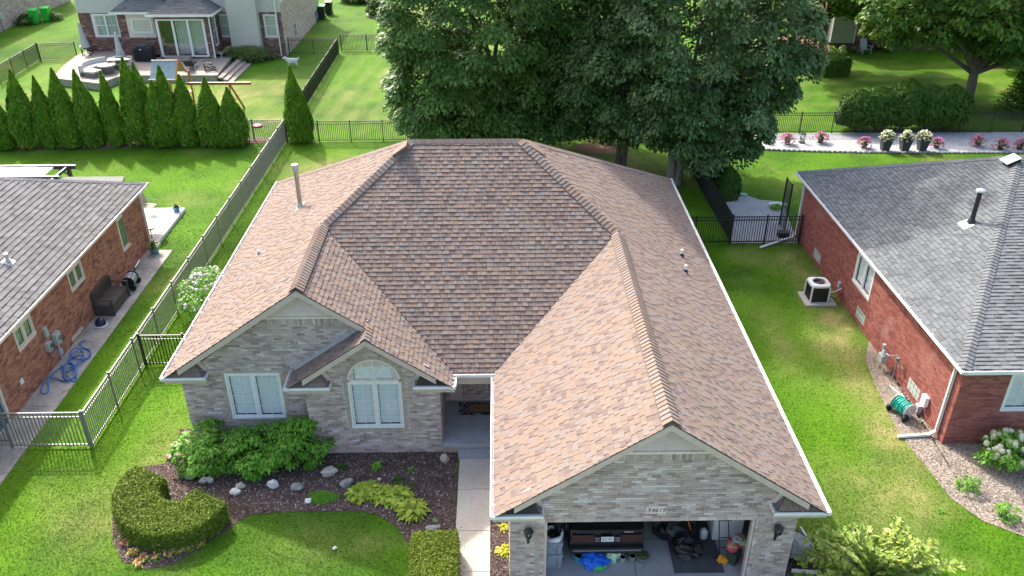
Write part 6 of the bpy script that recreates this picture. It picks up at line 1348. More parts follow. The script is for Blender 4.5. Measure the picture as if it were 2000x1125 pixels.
bag('shiny blue and green plastic bag on the garage floor', 1160, 1102, (.34, .22, .2), 'bag_blue', 5, extra=((.06, -.16, .08), (.2, .1, .06), 'bag_green'))
bag('lime and white soil bag right of the blue bag', 1194, 1094, (.18, .13, .17), 'bag_lime', 8)
jar('paint_can', 'left silver paint can on the garage floor', 1216, 1098, .075, .16, 'tin', 'paint can', 'rust'); jar('paint_can', 'right dark labelled paint can with white lid', 1235, 1097, .085, .18, 'bronze_metal', 'paint can', 'tin')
p = G(1255, 1094, fz); o = pot('plant_basket', 'green basket of dried plants beside the paint cans', (p.x, p.y, fz), .17, .18, 'bronze_metal', 'leaf_grassy', 60, .13, 61)
for k in range(3): a = k*2.1+.5; MB().tube([(math.cos(a)*.16, math.sin(a)*.16, .18), (math.cos(a)*.24, math.sin(a)*.24, .0)], .012, 5).build('leg', 'teal_pot', o)
mat('tan_cloth', (.30, .20, .11), rough=.9, bump=.5); bag('brown paper sack behind the paint cans', 1210, 1078, (.2, .15, .18), 'tan_cloth', 12)
mat('mat_grey', (.075, .08, .085), rough=.95, var=.15, scale=3, bump=.3, bscale=120)
a_, b_ = G(1318, 1120, fz), G(1415, 1118, fz); solo(MB().box(0, b_.x-a_.x, 0, 1.75, 0, .012), 'floor_mat', 'mat_grey', 'dark grey floor mat in the right half of the garage', 'mat', (a_.x, a_.y, fz+.001))
bag('crumpled black rubbish bag on the grey mat', 1342, 1080, (.36, .3, .30), 'bag_black', 14); bag('big black rubbish bag behind, in the dark garage', 1312, 1045, (.5, .4, .5), 'bag_black', 15)
jar('plastic_jug', 'white plastic jug right of the black bags', 1374, 1052, .11, .3, 'bag_white', 'jug', prof=[(.1, 0), (.11, .2), (.06, .27), (.04, .3), (.03, .3)])
p = G(1405, 1088, fz); o = thing('folded_cart', 'black folding cart standing on the garage mat', 'cart', (p.x, p.y, fz))
for x in (0, .28): MB().tube([(x, 0, .02), (x*.9-.03, .14, .45), (x*.8-.05, .3, .95)], .014, 6).build('side_rail', 'black_metal', o)
for z, y in ((.25, .07), (.5, .16), (.94, .3)): MB().tube([(-.04, y, z), (.26, y, z)], .012, 6).build('cross_rail', 'black_metal', o)
MB().tube([(-.2, -.06, .03), (.3, .0, .03)], .02, 6).build('foot', 'black_metal', o)
mat('bin_green', (.03, .07, .045), rough=.5); jar('waste_bin', 'dark green bin under the heap of clothes', 1432, 1104, .2, .42, 'bin_green', 'bin', 'soil', prof=[(.15, 0), (.2, .40), (.215, .40), (.215, .42), (.18, .42)], n=4)
mat('cloth_mix', ramp=[(0, (.55, .30, .14)), (.25, (.62, .08, .16)), (.45, (.70, .45, .05)), (.6, (.35, .50, .20)), (.8, (.50, .48, .45)), (1, (.35, .18, .30))], const=True, rough=.9)
p = G(1434, 1100, fz); o = thing('clothes_heap', 'heap of bright clothes piled on the dark green bin', 'clothes', (p.x, p.y+.12, fz+.42)); rg = random.Random(4)
for k in range(11): MB().blob((rg.uniform(-.18, .2), rg.uniform(-.12, .14), .06+.03*k), (.14, .11, .07), k, amp=.6, freq=2.5, nu=10, nv=7, t=rg.random()).build('garment', 'cloth_mix', o)
mat('orange_cloth', (.75, .30, .02), rough=.7); bag('orange bag on the floor beside the green bin', 1411, 1098, (.14, .1, .1), 'orange_cloth', 21); bag('clear white plastic sheet beside the clothes', 1460, 1078, (.2, .16, .26), 'bag_white', 22)
mat('red_cloth', (.5, .02, .04), rough=.7); bag('small red bag at the right garage jamb', 1457, 1100, (.09, .08, .14), 'red_cloth', 23)
p = G(1432, 1062, fz); o = thing('white_cabinet', 'white two-door cabinet against the right garage wall', 'cabinet', (5.35, 15.3, fz)); MB().box(0, .75, 0, .75, 0, 1.65).build('carcass', 'trim_white', o); MB().box(.01, .74, -.03, -.002, .02, .80).build('cabinet_door', 'trim_white', o); MB().box(.01, .74, -.03, -.002, .84, 1.63).build('cabinet_door', 'trim_white', o); MB().box(.05, .07, -.06, -.03, .9, 1.2).build('handle', 'alum_grey', o)
mat('broom_orange', (.6, .14, .03), rough=.5); o = thing('garden_tool', 'long orange handled tool leaning inside the garage', 'tool', (4.9, 15.0, fz)); MB().tube([(0, 0, 0), (-.45, .5, 1.35)], .014, 6).build('handle', 'broom_orange', o); MB().box(-.14, .14, -.03, .03, 0, .08).build('head', 'black_plastic', o)
# door mat and rug
pa_, pb_ = G(895, 792, .36), G(957, 813, .36); mat('rug_pattern', ramp=[(0, (.02, .02, .022)), (.5, (.30, .29, .28)), (1, (.55, .54, .52))], const=True, rough=.95); mat('coir', (.27, .17, .085), rough=.98, var=.15, scale=40)
o = thing('porch_rug', 'black and white checked rug under the doormat', 'rug', (-1.30, 20.08, .362)); MB().box(0, 1.32, 0, .62, 0, .006).build('rug_base', 'black_plastic', o)
rg = random.Random(9)
for k in range(18):
    for j_ in range(8):
        if rg.random() < .62: MB().box(.015+k*.072, .015+k*.072+.05, .012+j_*.075, .012+j_*.075+.055, .0062, .0082, rg.choice((.55, 1., .55))).build('rug_check', 'rug_pattern', o)
o = thing('doormat', 'brown coir doormat with black border lettering', 'doormat', (-1.02, 20.16, .373)); MB().box(0, .84, 0, .44, 0, .012).build('mat_base', 'black_plastic', o); m_ = MB().box(.03, .81, .03, .41, .0122, .016).build('mat_pile', 'coir', o)
t = text_mesh('WELCOME', 'mat_text', .13, 'black_plastic'); t.parent = m_; t.location = (.42, .22, .0165); t.scale = (.9, 1, 1)
# ------------------------------------------------------------------ dark brick house with patio, back left
BY, BYs, BYm = 64.3, 61.9, 63.0          # main wall, sunroom front, kitchen bump front
BH = thing('two_storey_house', 'two storey dark brick and grey siding house with sunroom behind arborvitae', 'house', (-24, BY, 0))
def bx(px, Y, py=60): return atY(px, py, Y).x
BXr, BXl = -16.1, bx(160, BY, 60)
zs_ = atY(165, 25, BY).z; ztop = 6.2
def flemish(mb, x0, x1, z0, z1, Y, nrm, along):
    pass
BD = Tiler('brick', 'brick_umber', 0)
def bwall(name, O, U, L, z1, holes, seed, Tl, mortar='mortar_rose'): return wall2(BH, Tl, name, O, U, [[(0, 0), (L, 0), (L, z1), (0, z1)]], holes, seed, mortar, course=.105, blen=.30)
def hole(px0, px1, py0, py1, Y, O):                       # pixel rectangle -> wall hole
    a, b = atY(px0, py1, Y), atY(px1, py1, Y); t = atY((px0+px1)/2, py0, Y); return (a.x-O, min(a.z, b.z), b.x-O, t.z)
hA = hole(187, 238, 27, 72, BY, BXl); hB = hole(428, 455, 27, 73, BY, BXl); hC = hole(519, 545, 28, 73, BY, BXl)
bwall('rear_wall', (BXl, BY, 0), (1, 0, 0), BXr-BXl, zs_, [hA, hB, hC], 71, BD)
BTn = Tiler('brick', 'brick_tan', 0); bwall('end_wall', (BXr, BY, 0), (0, 1, 0), 14, zs_+.6, [], 72, BTn)
BD2 = Tiler('brick', 'brick_tan', 0)
for h_ in (hA, hB, hC): window(BH, (BXl+h_[0], BY, h_[1]), (1, 0, 0), h_[2]-h_[0], h_[3]-h_[1], 2 if h_ is hA else 1, (2, 2) if h_ is hA else (4, 3), frame='trim_white', glass='glass', blind=False, curtain=True, depth=.08, fw=.1, hung=True)
def siding(parent, x0, x1, Y, z0, z1, m, name='siding_board', side=None):
    z = z0; st = .16
    while z < z1-.02:
        b = MB()
        if side is None: b.add([(x0, Y-.03, z), (x1, Y-.03, z), (x1, Y-.01, min(z+st, z1)), (x0, Y-.01, min(z+st, z1)), (x0, Y+.02, z), (x1, Y+.02, z)], [(0, 1, 2, 3), (4, 5, 1, 0)])
        else: b.add([(Y+.03, x0, z), (Y+.03, x1, z), (Y+.01, x1, min(z+st, z1)), (Y+.01, x0, min(z+st, z1)), (Y-.02, x0, z), (Y-.02, x1, z)], [(0, 1, 2, 3), (4, 5, 1, 0)])
        b.build(name, m, parent, world=True); z += st
MB().box(BXl, BXr-.05, BY+.03, BY+.2, zs_, ztop).build('upper_wall', 'siding_grey', BH, world=True); siding(BH, BXl, BXr, BY, zs_, ztop, 'siding_grey')
MB().box(BXr-.15, BXr-.02, BY, BY+14, zs_+.6, ztop).build('upper_end_wall', 'siding_beige', BH, world=True)
MB().box(BXl-.3, BXr+.3, BY-.35, BY+14, ztop, ztop+.2).build('roof', 'shingle_grey', BH, world=True)
cx0, cx1 = bx(452, BY-.7, 85), bx(511, BY-.7, 100); MB().box(cx0+.02, cx1-.02, BY-.67, BY, .3, ztop).build('chimney_chase', 'siding_grey', BH, world=True); siding(BH, cx0, cx1, BY-.68, .15, ztop, 'siding_grey')
MB().box(cx1-.05, cx1, BY-.66, BY, .1, ztop).build('chase_corner', 'siding_beige', BH, world=True)
downspout(BH, [(bx(548, BY-.15, 60), BY-.15, ztop), (bx(556, BY-.15, 100), BY-.15, .2)]) if False else downspout(BH, [(BXr-.35, BY-.08, ztop), (BXr-.35, BY-.08, .1)])
# sunroom and kitchen bump
sx0, sx1 = bx(310, BYs, 90), bx(416, BYs, 90); kx0 = bx(240, BYm, 85); dk = .5
ze = atY(360, 29, BYs-.3).z
hs = hole(317, 405, 40, 97, BYs, sx0); hs = (hs[0], dk+.25, hs[2], hs[3])
wall2(BH, BD, 'sunroom_wall', (sx0, BYs, 0), (1, 0, 0), [[(0, 0), (sx1-sx0, 0), (sx1-sx0, ze-.1), (0, ze-.1)]], [hs], 73, 'mortar_rose', course=.105, blen=.30)
wall2(BH, BD, 'sunroom_side', (sx1, BYs, 0), (0, 1, 0), [[(0, 0), (BY-BYs, 0), (BY-BYs, ze-.1), (0, ze-.1)]], [(.7, 1.2, 1.5, ze-.3)], 74, 'mortar_rose', course=.105, blen=.30)
window(BH, (sx1, BYs+.7, 1.2), (0, 1, 0), .8, ze-1.5, 1, (2, 2), frame='trim_white', blind=False, curtain=True, hung=True, fw=.08)
wall2(BH, BD, 'sunroom_side', (sx0, BYm, 0), (0, -1, 0), [[(0, 0), (BYm-BYs, 0), (BYm-BYs, ze-.1), (0, ze-.1)]], [], 75, 'mortar_rose', course=.105, blen=.30)
hk = hole(262, 302, 35, 64, BYm, kx0)
wall2(BH, BD, 'kitchen_wall', (kx0, BYm, 0), (1, 0, 0), [[(0, 0), (sx0-kx0, 0), (sx0-kx0, ze-.1), (0, ze-.1)]], [hk], 76, 'mortar_rose', course=.105, blen=.30)
MB().box(kx0+hk[0]-.35, kx0+hk[2]+.25, BYm-.09, BYm-.012, hk[1]-.32, ze-.12).build('window_panel', 'trim_cream', BH, world=True)
window(BH, (kx0+hk[0], BYm-.15, hk[1]), (1, 0, 0), hk[2]-hk[0], hk[3]-hk[1], 1, (6, 4), frame='trim_white', glass='glass', blind=False, depth=.06, fw=.09)
sl_ = MB(); O_ = Vector((sx0+hs[0], BYs, hs[1])); W_, Hh_ = hs[2]-hs[0], hs[3]-hs[1]
def sbox(m_, u0, u1, v0, v1, n0, n1): m_.box(O_.x+u0, O_.x+u1, BYs-n1, BYs-n0, O_.z+v0, O_.z+v1)
sbox(sl_, -.1, W_+.1, -.1, 0, -.1, .04); sbox(sl_, -.1, W_+.1, Hh_, Hh_+.1, -.1, .04); sbox(sl_, -.1, .06, 0, Hh_, -.1, .04); sbox(sl_, W_-.06, W_+.1, 0, Hh_, -.1, .04)
for k in (1, 2): sbox(sl_, W_*k/3-.07, W_*k/3+.07, 0, Hh_, -.08, .03)
so = sl_.build('sliding_door', 'trim_white', BH, world=True)
for k in range(3):
    m_ = MB(); sbox(m_, W_*k/3+.06, W_*(k+1)/3-.06, .02, Hh_-.02, -.05, -.03); m_.build('pane', 'glass', so, world=True)
    m_ = MB()
    if k: [sbox(m_, W_*k/3+.08+.12*j_, W_*k/3+.17+.12*j_, .02, Hh_, -.32-.03*(j_ % 2), -.3) for j_ in range(int(W_/3/.12))]
    if k: m_.build('curtain', 'curtain', so, world=True)
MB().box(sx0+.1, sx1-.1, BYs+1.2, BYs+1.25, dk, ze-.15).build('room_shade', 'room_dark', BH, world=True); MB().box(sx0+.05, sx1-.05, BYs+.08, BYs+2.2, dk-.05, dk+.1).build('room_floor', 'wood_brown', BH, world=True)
# low roofs over the two bumps
def lowroof(x0, x1, yf, zb, rise, seed):
    n = Vector((0, -rise, BY-yf)).normalized(); L = math.hypot(BY-yf, rise); V = Vector((0, BY-yf, rise)).normalized(); hipw = (BY-yf)*.75
    T_ = Tiler('shingle', 'shingle_grey', 0); o = MB().prism([(x0, yf, zb), (x1, yf, zb), (x1-hipw, BY, zb+rise), (x0+hipw, BY, zb+rise)], -n*.05).build('low_roof', 'deck_dark', BH, world=True)
    shingle_plane(T_, o, (x0, yf, zb), (1, 0, 0), V, [[(0, -.05), (x1-x0, -.05), (x1-x0-hipw, L), (hipw, L)]], expo=.2, wset=(.35, .5), seed=seed); 
    V2 = Vector((-hipw, 0, rise)).normalized(); shingle_plane(T_, o, (x1, yf, zb), (0, 1, 0), V2, [[(0, -.05), (BY-yf, -.05), (BY-yf, math.hypot(hipw, rise))]], expo=.2, wset=(.35, .5), seed=seed+1); 
    V3 = Vector((hipw, 0, rise)).normalized(); shingle_plane(T_, o, (x0, BY, zb), (0, -1, 0), V3, [[(0, -.05), (BY-yf, -.05), (0, math.hypot(hipw, rise))]], expo=.2, wset=(.35, .5), seed=seed+2); T_.finish()
    g = MB(); gutter(g, (x0-.05, yf-.08, zb+.02), (x1+.05, yf-.08, zb+.02), (0, -1, 0), w_=.13, h_=.15); g.build('gutter', 'gutter_white', BH, world=True)
    g = MB(); gutter(g, (x1+.1, yf-.08, zb+.02), (x1+.1, BY, zb+.02), (1, 0, 0), w_=.13, h_=.15); g.build('gutter', 'gutter_white', BH, world=True)
lowroof(sx0-.35, sx1+.35, BYs-.35, ze, 1.25, 81); lowroof(kx0-.3, sx0+1.0, BYm-.4, ze-.02, 1.0, 85)
downspout(BH, [(sx1+.05, BYs-.05, ze-.1), (sx1+.05, BYs-.05, .55)])
BD.finish(); BTn.finish()
wbx = [(BXr+.1, 68.2, 1.5), (BXr+.1, 68.2, 1.0)]
for x, y, z in wbx: MB().box(BXr+.01, BXr+.14, y-.15, y+.15, z-.17, z+.17).build('meter_box', 'grey_box', BH, world=True)
# raised patio
dpoly = [tuple(G(a, b, dk))[:2] for a, b in ((278, 147), (424, 147), (455, 108), (432, 92))]+[(sx1+.3, BY-.1), (BXl, BY-.1)]+[tuple(G(a, b, dk))[:2] for a, b in ((150, 108), (122, 130), (103, 152), (195, 163), (228, 150))]
pt = thing('raised_patio', None, None, (-24, 58, 0)); pt['kind'] = 'structure'
MB().prism([(x, y, dk-.08) for x, y in dpoly], (0, 0, .08)).build('paving', 'wood_deck', pt, world=True)
ctr = Vector((sum(x for x, y in dpoly)/len(dpoly), sum(y for x, y in dpoly)/len(dpoly), 0)); MB().prism([(x+(ctr.x-x)*.012, y+(ctr.y-y)*.012, -.05) for x, y in dpoly], (0, 0, dk+.05-.081)).build('stone_face', 'stone_tan', pt, world=True)
e0, e1 = G(424, 147, dk), G(462, 112, dk)
for k in range(3):
    d = Vector((.36*(k+1), -.10*(k+1), 0)); d0 = Vector((.36*k, -.10*k, 0)); z = dk-.125*(k+1)
    P = [e0+d0, e0+d, e1+d, e1+d0]; MB().prism([(p.x, p.y, z-.12) for p in P], (0, 0, .118)).build('patio_step', 'wood_deck', pt, world=True)
NOG = None
st_ = thing('door_steps', 'two pale stone steps below the sliding door', 'steps', (O_.x+.2, BYs, dk)); MB().box(0, 1.9, -.95, -.02, 0, .13).build('step', 'wood_deck', st_); MB().box(.05, 1.85, -.55, -.02, .131, .26).build('step', 'wood_deck', st_)
# patio furniture
mat('wicker', (.15, .135, .12), rough=.8, var=.2, scale=30); mat('cushion', (.58, .56, .53), rough=.9, var=.05); mat('cushion_blue', (.10, .13, .24), rough=.9); mat('canvas', (.50, .49, .48), rough=.9, var=.08, scale=8); mat('grill_cover', (.016, .017, .02), rough=.6, var=.2, scale=6, bump=.4, bscale=8); mat('mesh_black', (.03, .03, .033), rough=.8)
tc = G(207, 146, dk)
def arc_sofa(a0, a1, r0, r1, label):
    o = thing('curved_sofa', label, 'sofa', (tc.x, tc.y+.45, dk), group='curved patio sofa sections'); n = 8
    def ring(ra, rb, z0, z1, m, name):
        mb = MB()
        for k in range(n):
            t0, t1 = a0+(a1-a0)*k/n, a0+(a1-a0)*(k+1)/n; mb.prism([(ra*math.cos(t0), ra*math.sin(t0), z0), (rb*math.cos(t0), rb*math.sin(t0), z0), (rb*math.cos(t1), rb*math.sin(t1), z0), (ra*math.cos(t1), ra*math.sin(t1), z0)], (0, 0, z1-z0))
        mb.build(name, m, o)
    ring(r0, r1, 0, .28, 'wicker', 'base'); ring(r0, r1-.2, .281, .43, 'cushion', 'seat_cushion'); ring(r1-.19, r1, .281, .74, 'cushion', 'back_cushion'); ring(r1+.002, r1+.06, 0, .70, 'wicker', 'back_frame'); return o
arc_sofa(R(115), R(212), .95, 1.75, 'left curved sofa section on the patio, grey cushion'); o = arc_sofa(R(40), R(97), .95, 1.75, 'right curved sofa section with a blue cushion by the wall')
a = R(62); MB().obox((1.15*math.cos(a), 1.15*math.sin(a), .44), (-.42, .1, 0), (.0, .1, .38), (.04, .1, 0)).build('cushion', 'cushion_blue', o)
o = thing('fire_table', 'round wicker fire table with pale top on the patio', 'table', (tc.x, tc.y+.4, dk)); MB().lathe([(.38, 0), (.45, .3), (.48, .52)], n=18).build('base', 'wicker', o); MB().lathe([(.58, .521), (.60, .54), (.58, .60), (.02, .61)], n=22).build('top', 'concrete', o)
p = G(180, 152, dk); o = thing('ottoman', 'white topped wicker ottoman at the patio edge', 'ottoman', (p.x, p.y+.3, dk), R(-20)); MB().box(-.42, .42, -.35, .35, 0, .33).build('base', 'wicker', o); MB().box(-.44, .44, -.37, .37, .331, .44).build('cushion', 'cushion', o)
p = G(232, 138, dk); o = thing('dining_table', 'pale rectangular patio table with metal legs', 'table', (p.x, p.y+.45, dk), R(14)); MB().box(-.75, .75, -.5, .5, .70, .74).build('top', 'concrete', o)
for sx in (-.68, .68):
    for sy in (-.43, .43): MB().box(sx-.025, sx+.025, sy-.025, sy+.025, 0, .70).build('leg', 'alum_grey', o)
def parasol(label, px, py, h_, lean):
    p = G(px, py, dk); o = thing('closed_parasol', label, 'parasol', (p.x, p.y, dk)); MB().lathe([(.25, 0), (.25, .06), (.05, .1)], n=14).build('base', 'black_metal', o); MB().tube([(0, 0, .1), (lean, 0, h_)], .022, 6).build('pole', 'alum_grey', o)
    m = MB(); prof = [(.06, h_-.02), (.09, h_-.25), (.15, h_-.9), (.22, h_-1.5), (.25, h_-1.75)]; n = 20
    for (r_, z) in prof:
        for k in range(n): a = 2*math.pi*k/n; q = r_*(1+.28*(k % 2)); m.v.append((lean*z/h_+q*math.cos(a), q*math.sin(a), z))
    for i in range(len(prof)-1):
        for k in range(n): k2 = (k+1) % n; m.f.append((i*n+k, i*n+k2, (i+1)*n+k2, (i+1)*n+k)[::-1]); m.t.append(0.)
    m.build('canopy', 'canvas', o); MB().lathe([(.03, h_-.02), (.05, h_+.04), (.01, h_+.1)], c=(lean, 0, 0), n=8).build('finial', 'white_plastic', o)
parasol('left closed grey parasol by the far fence', 172, 108, 2.35, -.12); parasol('right closed grey parasol behind the tallest arborvitae', 240, 126, 2.2, -.05)
p = G(281, 121, dk); o = thing('covered_grill', 'barbecue grill under a black fitted cover', 'grill', (p.x, p.y+.35, dk)); m = MB(); n = 20
for (sx, sy, z) in ((.72, .34, 0), (.74, .36, .5), (.78, .38, .85), (.70, .33, 1.0), (.45, .28, 1.12), (.42, .18, 1.16)):
    for k in range(n): a = 2*math.pi*k/n; c, s_ = math.cos(a), math.sin(a); q = 1+.02*math.sin(7*a+z*3); m.v.append((sx*q*math.copysign(abs(c)**.45, c), sy*q*math.copysign(abs(s_)**.45, s_), z))
for i in range(5):
    for k in range(n): k2 = (k+1) % n; m.f.append((i*n+k, i*n+k2, (i+1)*n+k2, (i+1)*n+k)); m.t.append(0.)
m.f.append(tuple(5*n+k for k in range(n))); m.t.append(0.); m.build('cover', 'grill_cover', o); MB().box(-.12, .0, -.40, -.385, .86, .92).build('cover_tag', 'white_plastic', o)
def adirondack(loc, rz, m, label, cat='chair'):
    o = thing('adirondack_chair', label, cat, loc, rz)
    for k in range(5): MB().obox((-.26+k*.108, -.28, .36), (.098, 0, 0), (0, .52, -.10), (0, 0, .025)).build('seat_slat', m, o)
    for k in range(6): x = -.28+k*.096; hgt = .72+.10*math.sin(math.pi*(k+.5)/6); MB().obox((x, .2, .26), (.088, 0, 0), (0, .3*hgt/.75, hgt), (0, .022, -.008)).build('back_slat', m, o)
    for s in (-1, 1):
        MB().box(s*.36-.06, s*.36+.06, -.36, .36, .54, .565).build('arm', m, o); MB().box(s*.34-.03, s*.34+.03, -.30, -.22, 0, .54).build('leg', m, o); MB().bar((s*.34, .5, .0), (s*.34, -.25, .36), .03, .09).build('leg', m, o)
adirondack(tuple(G(408, 136, dk)), R(-70), 'brown_plastic', 'brown adirondack chair on the patio near the steps'); adirondack((G(178, 100, dk).x, G(178, 104, dk).y, dk), R(20), 'brown_plastic', 'dark fan-backed chair between parasol and brick wall')
def lounger(label, loc, rz, m):
    o = thing('lounge_chair', label, 'lounger', loc, rz); MB().obox((-.3, -.95, .28), (.6, 0, 0), (0, 1.2, 0), (0, 0, .03)).build('seat', m, o); MB().obox((-.3, .26, .29), (.6, 0, 0), (0, .5, .5), (0, .02, -.02)).build('backrest', m, o)
    for sx in (-.3, .3):
        MB().bar((sx, -.98, .27), (sx, .3, .27), .035).build('side_rail', 'white_plastic', o)
        for y in (-.85, .2): MB().box(sx-.02, sx+.02, y-.02, y+.02, 0, .26).build('leg', 'white_plastic', o)
lounger('dark mesh lounger with white frame on the patio edge', (G(366, 142, dk).x, G(366, 142, dk).y+.9, dk), R(186), 'mesh_black'); lounger('tan reclining lounger by the ornamental grass', (G(432, 112, dk).x, G(432, 112, dk).y+.3, dk), R(-115), 'wood_deck')
for px, lb in ((320, 'black folding chair left of the door steps'), (383, 'black folding chair right of the door steps')):
    p = G(px, 113, dk); o = thing('folding_chair', lb, 'chair', (p.x, p.y+.2, dk)); MB().box(-.25, .25, -.2, .25, .36, .39).build('seat', 'mesh_black', o); MB().obox((-.27, .25, .38), (.54, 0, 0), (0, .12, .5), (0, .02, 0)).build('backrest', 'mesh_black', o)
    for sx in (-.25, .25): MB().bar((sx, -.22, 0), (sx, .25, .5), .025).build('leg', 'alum_grey', o); MB().bar((sx, .28, 0), (sx, -.2, .42), .025).build('leg', 'alum_grey', o)
mat('towel_blue', ramp=[(0, (.03, .22, .55)), (.5, (.65, .70, .75))], const=True, rough=.9); p = G(393, 110, dk); o = thing('beach_toy', 'blue and white beach ball bag by the door', 'toy', (p.x, p.y+.1, dk)); rg = random.Random(3)
for k in range(8): a0 = k*math.pi/4; m = MB(); m.blob((.09*math.cos(a0), .09*math.sin(a0), .45+.06*math.sin(a0*2)), (.17, .17, .22), k, nu=8, nv=6, t=.6*(k % 2)); m.build('panel', 'towel_blue', o)
MB().tube([(0, 0, 0), (0, 0, .3)], .03, 6).build('stem', 'black_metal', o)
p = G(446, 96, dk); o = thing('wicker_planter', 'round dark basket beside the ornamental grass', 'basket', (p.x, p.y+.3, dk)); MB().lathe([(.38, 0), (.48, .4), (.52, .42), (.44, .40), (.40, .2)], n=18).build('basket', 'wicker', o)
rg2 = np.random.default_rng(12); n = 2600; a = rg2.uniform(0, 6.283, n); L = rg2.uniform(.7, 1.5, n); el = rg2.uniform(.5, 1.45, n); Pb = np.stack([.35*rg2.normal(size=n), .3*rg2.normal(size=n), np.zeros(n)], 1)
E1 = Pb+np.stack([np.cos(a)*np.cos(el)*L*.55, np.sin(a)*np.cos(el)*L*.55, np.sin(el)*L*.75], 1); E2 = E1+np.stack([np.cos(a)*L*.42, np.sin(a)*L*.42, L*.05*np.ones(n)-.12], 1); sd = np.stack([-np.sin(a), np.cos(a), 0*a], 1)*.02
V = np.stack([Pb-sd, Pb+sd, E1+sd, E1-sd, E2+sd*.2, E2-sd*.2], 1).reshape(-1, 3); b = np.arange(n)[:, None]*6; Q = np.concatenate([b+np.array([[0, 1, 2, 3]]), b+np.array([[3, 2, 4, 5]])]); p = G(487, 122)
o = thing('ornamental_grass', 'tall arching ornamental grass at the patio corner', 'grass clump', (p.x, p.y+.6, 0)); link(np_mesh('blades', V, Q, np.concatenate([rg2.random(n)]*2), 'leaf_reed'), 'blades', o); o2 = clone(o, (p.x-1.2, p.y+.8, 0), 1.0, 'ornamental grass clump nearer the round basket', .9)
p = G(527, 117); rosette('garden_plant', 'yellow flowering perennials by the brick house corner', (p.x, p.y+.3, 0), 120, .5, 'leaf_grassy', 310, flowers=('petal_mix', 12, .04))
# playset
pg = G(385, 214); sw = thing('swing_set', 'orange wooden swing set with blue canopy behind the arborvitae', 'swing set', (pg.x, 50.6, 0))
zb = atY(430, 163, 50.6).z; xa, xb = bx(363, 50.6, 160)-pg.x, bx(490, 50.6, 163)-pg.x
MB().bar((xa, 0, zb), (xb, 0, zb), .11, .16).build('beam', 'wood_red', sw); MB().bar((xa, -.05, zb+.085), (xb, -.05, zb+.085), .09, .015).build('beam_cap', 'trim_cream', sw)
ex = bx(448, 50.6, 168)-pg.x
for s in (-1, 1): MB().bar((ex+.35, s*1.1, 0), (ex, 0, zb), .09).build('leg', 'wood_red', sw)
MB().bar((ex+.2, -.62, zb*.45), (ex+.2, .62, zb*.45), .07).build('leg_brace', 'wood_red', sw)
for y in (-.7, .7):
    for x in (-1.3, -.05): MB().box(x-.05, x+.05, y-.05, y+.05, 0, 2.5).build('post', 'wood_red', sw)
for k in range(6): MB().box(-.25, .15, -.80, -.74, .3+k*.28, .34+k*.28).build('ladder_rung', 'wood_red', sw)
mat('canopy_blue', (.20, .28, .31), rough=.35, var=.12, scale=4); MB().box(-1.4, .05, -.75, .75, 1.25, 1.3).build('platform', 'wood_red', sw)
ca = atY(328, 136, 49.9); cz = ca.z
MB().add([(-1.85, -.95, cz-.55), (-.35, -.95, cz-.55), (-.35, 0, cz+.35), (-1.85, 0, cz+.35), (-1.85, .95, cz-.55), (-.35, .95, cz-.55)], [(0, 1, 2, 3), (3, 2, 5, 4)]).build('canopy', 'canopy_blue', sw)
for y, z in ((-.95, cz-.55), (0, cz+.35), (.95, cz-.55)): MB().bar((-1.9, y, z+.02), (-.3, y, z+.02), .05).build('canopy_bar', 'trim_cream', sw)
for s in (-1, 1): MB().bar((-.3, s*.98, cz-.6), (-.3, 0, cz+.4), .08).build('rafter', 'wood_red', sw)
for x in (.55, 1.35):
    for d in (-.2, .2): MB().tube([(x+d, 0, zb-.08), (x+d, 0, .6)], .012, 4).build('swing_chain', 'alum_grey', sw)
    MB().box(x-.24, x+.24, -.1, .1, .56, .6).build('swing_seat', 'green_lid', sw)
mat('toy_red', (.6, .08, .10), rough=.5); o = thing('toy_disc', 'red and white round toy on the grass behind the fence', 'toy', G(503, 247)); MB().lathe([(.28, 0), (.30, .06), (.27, .1)], n=14).build('ring', 'toy_red', o); MB().lathe([(.19, .101), (.1, .13)], n=12).build('dome', 'white_plastic', o)
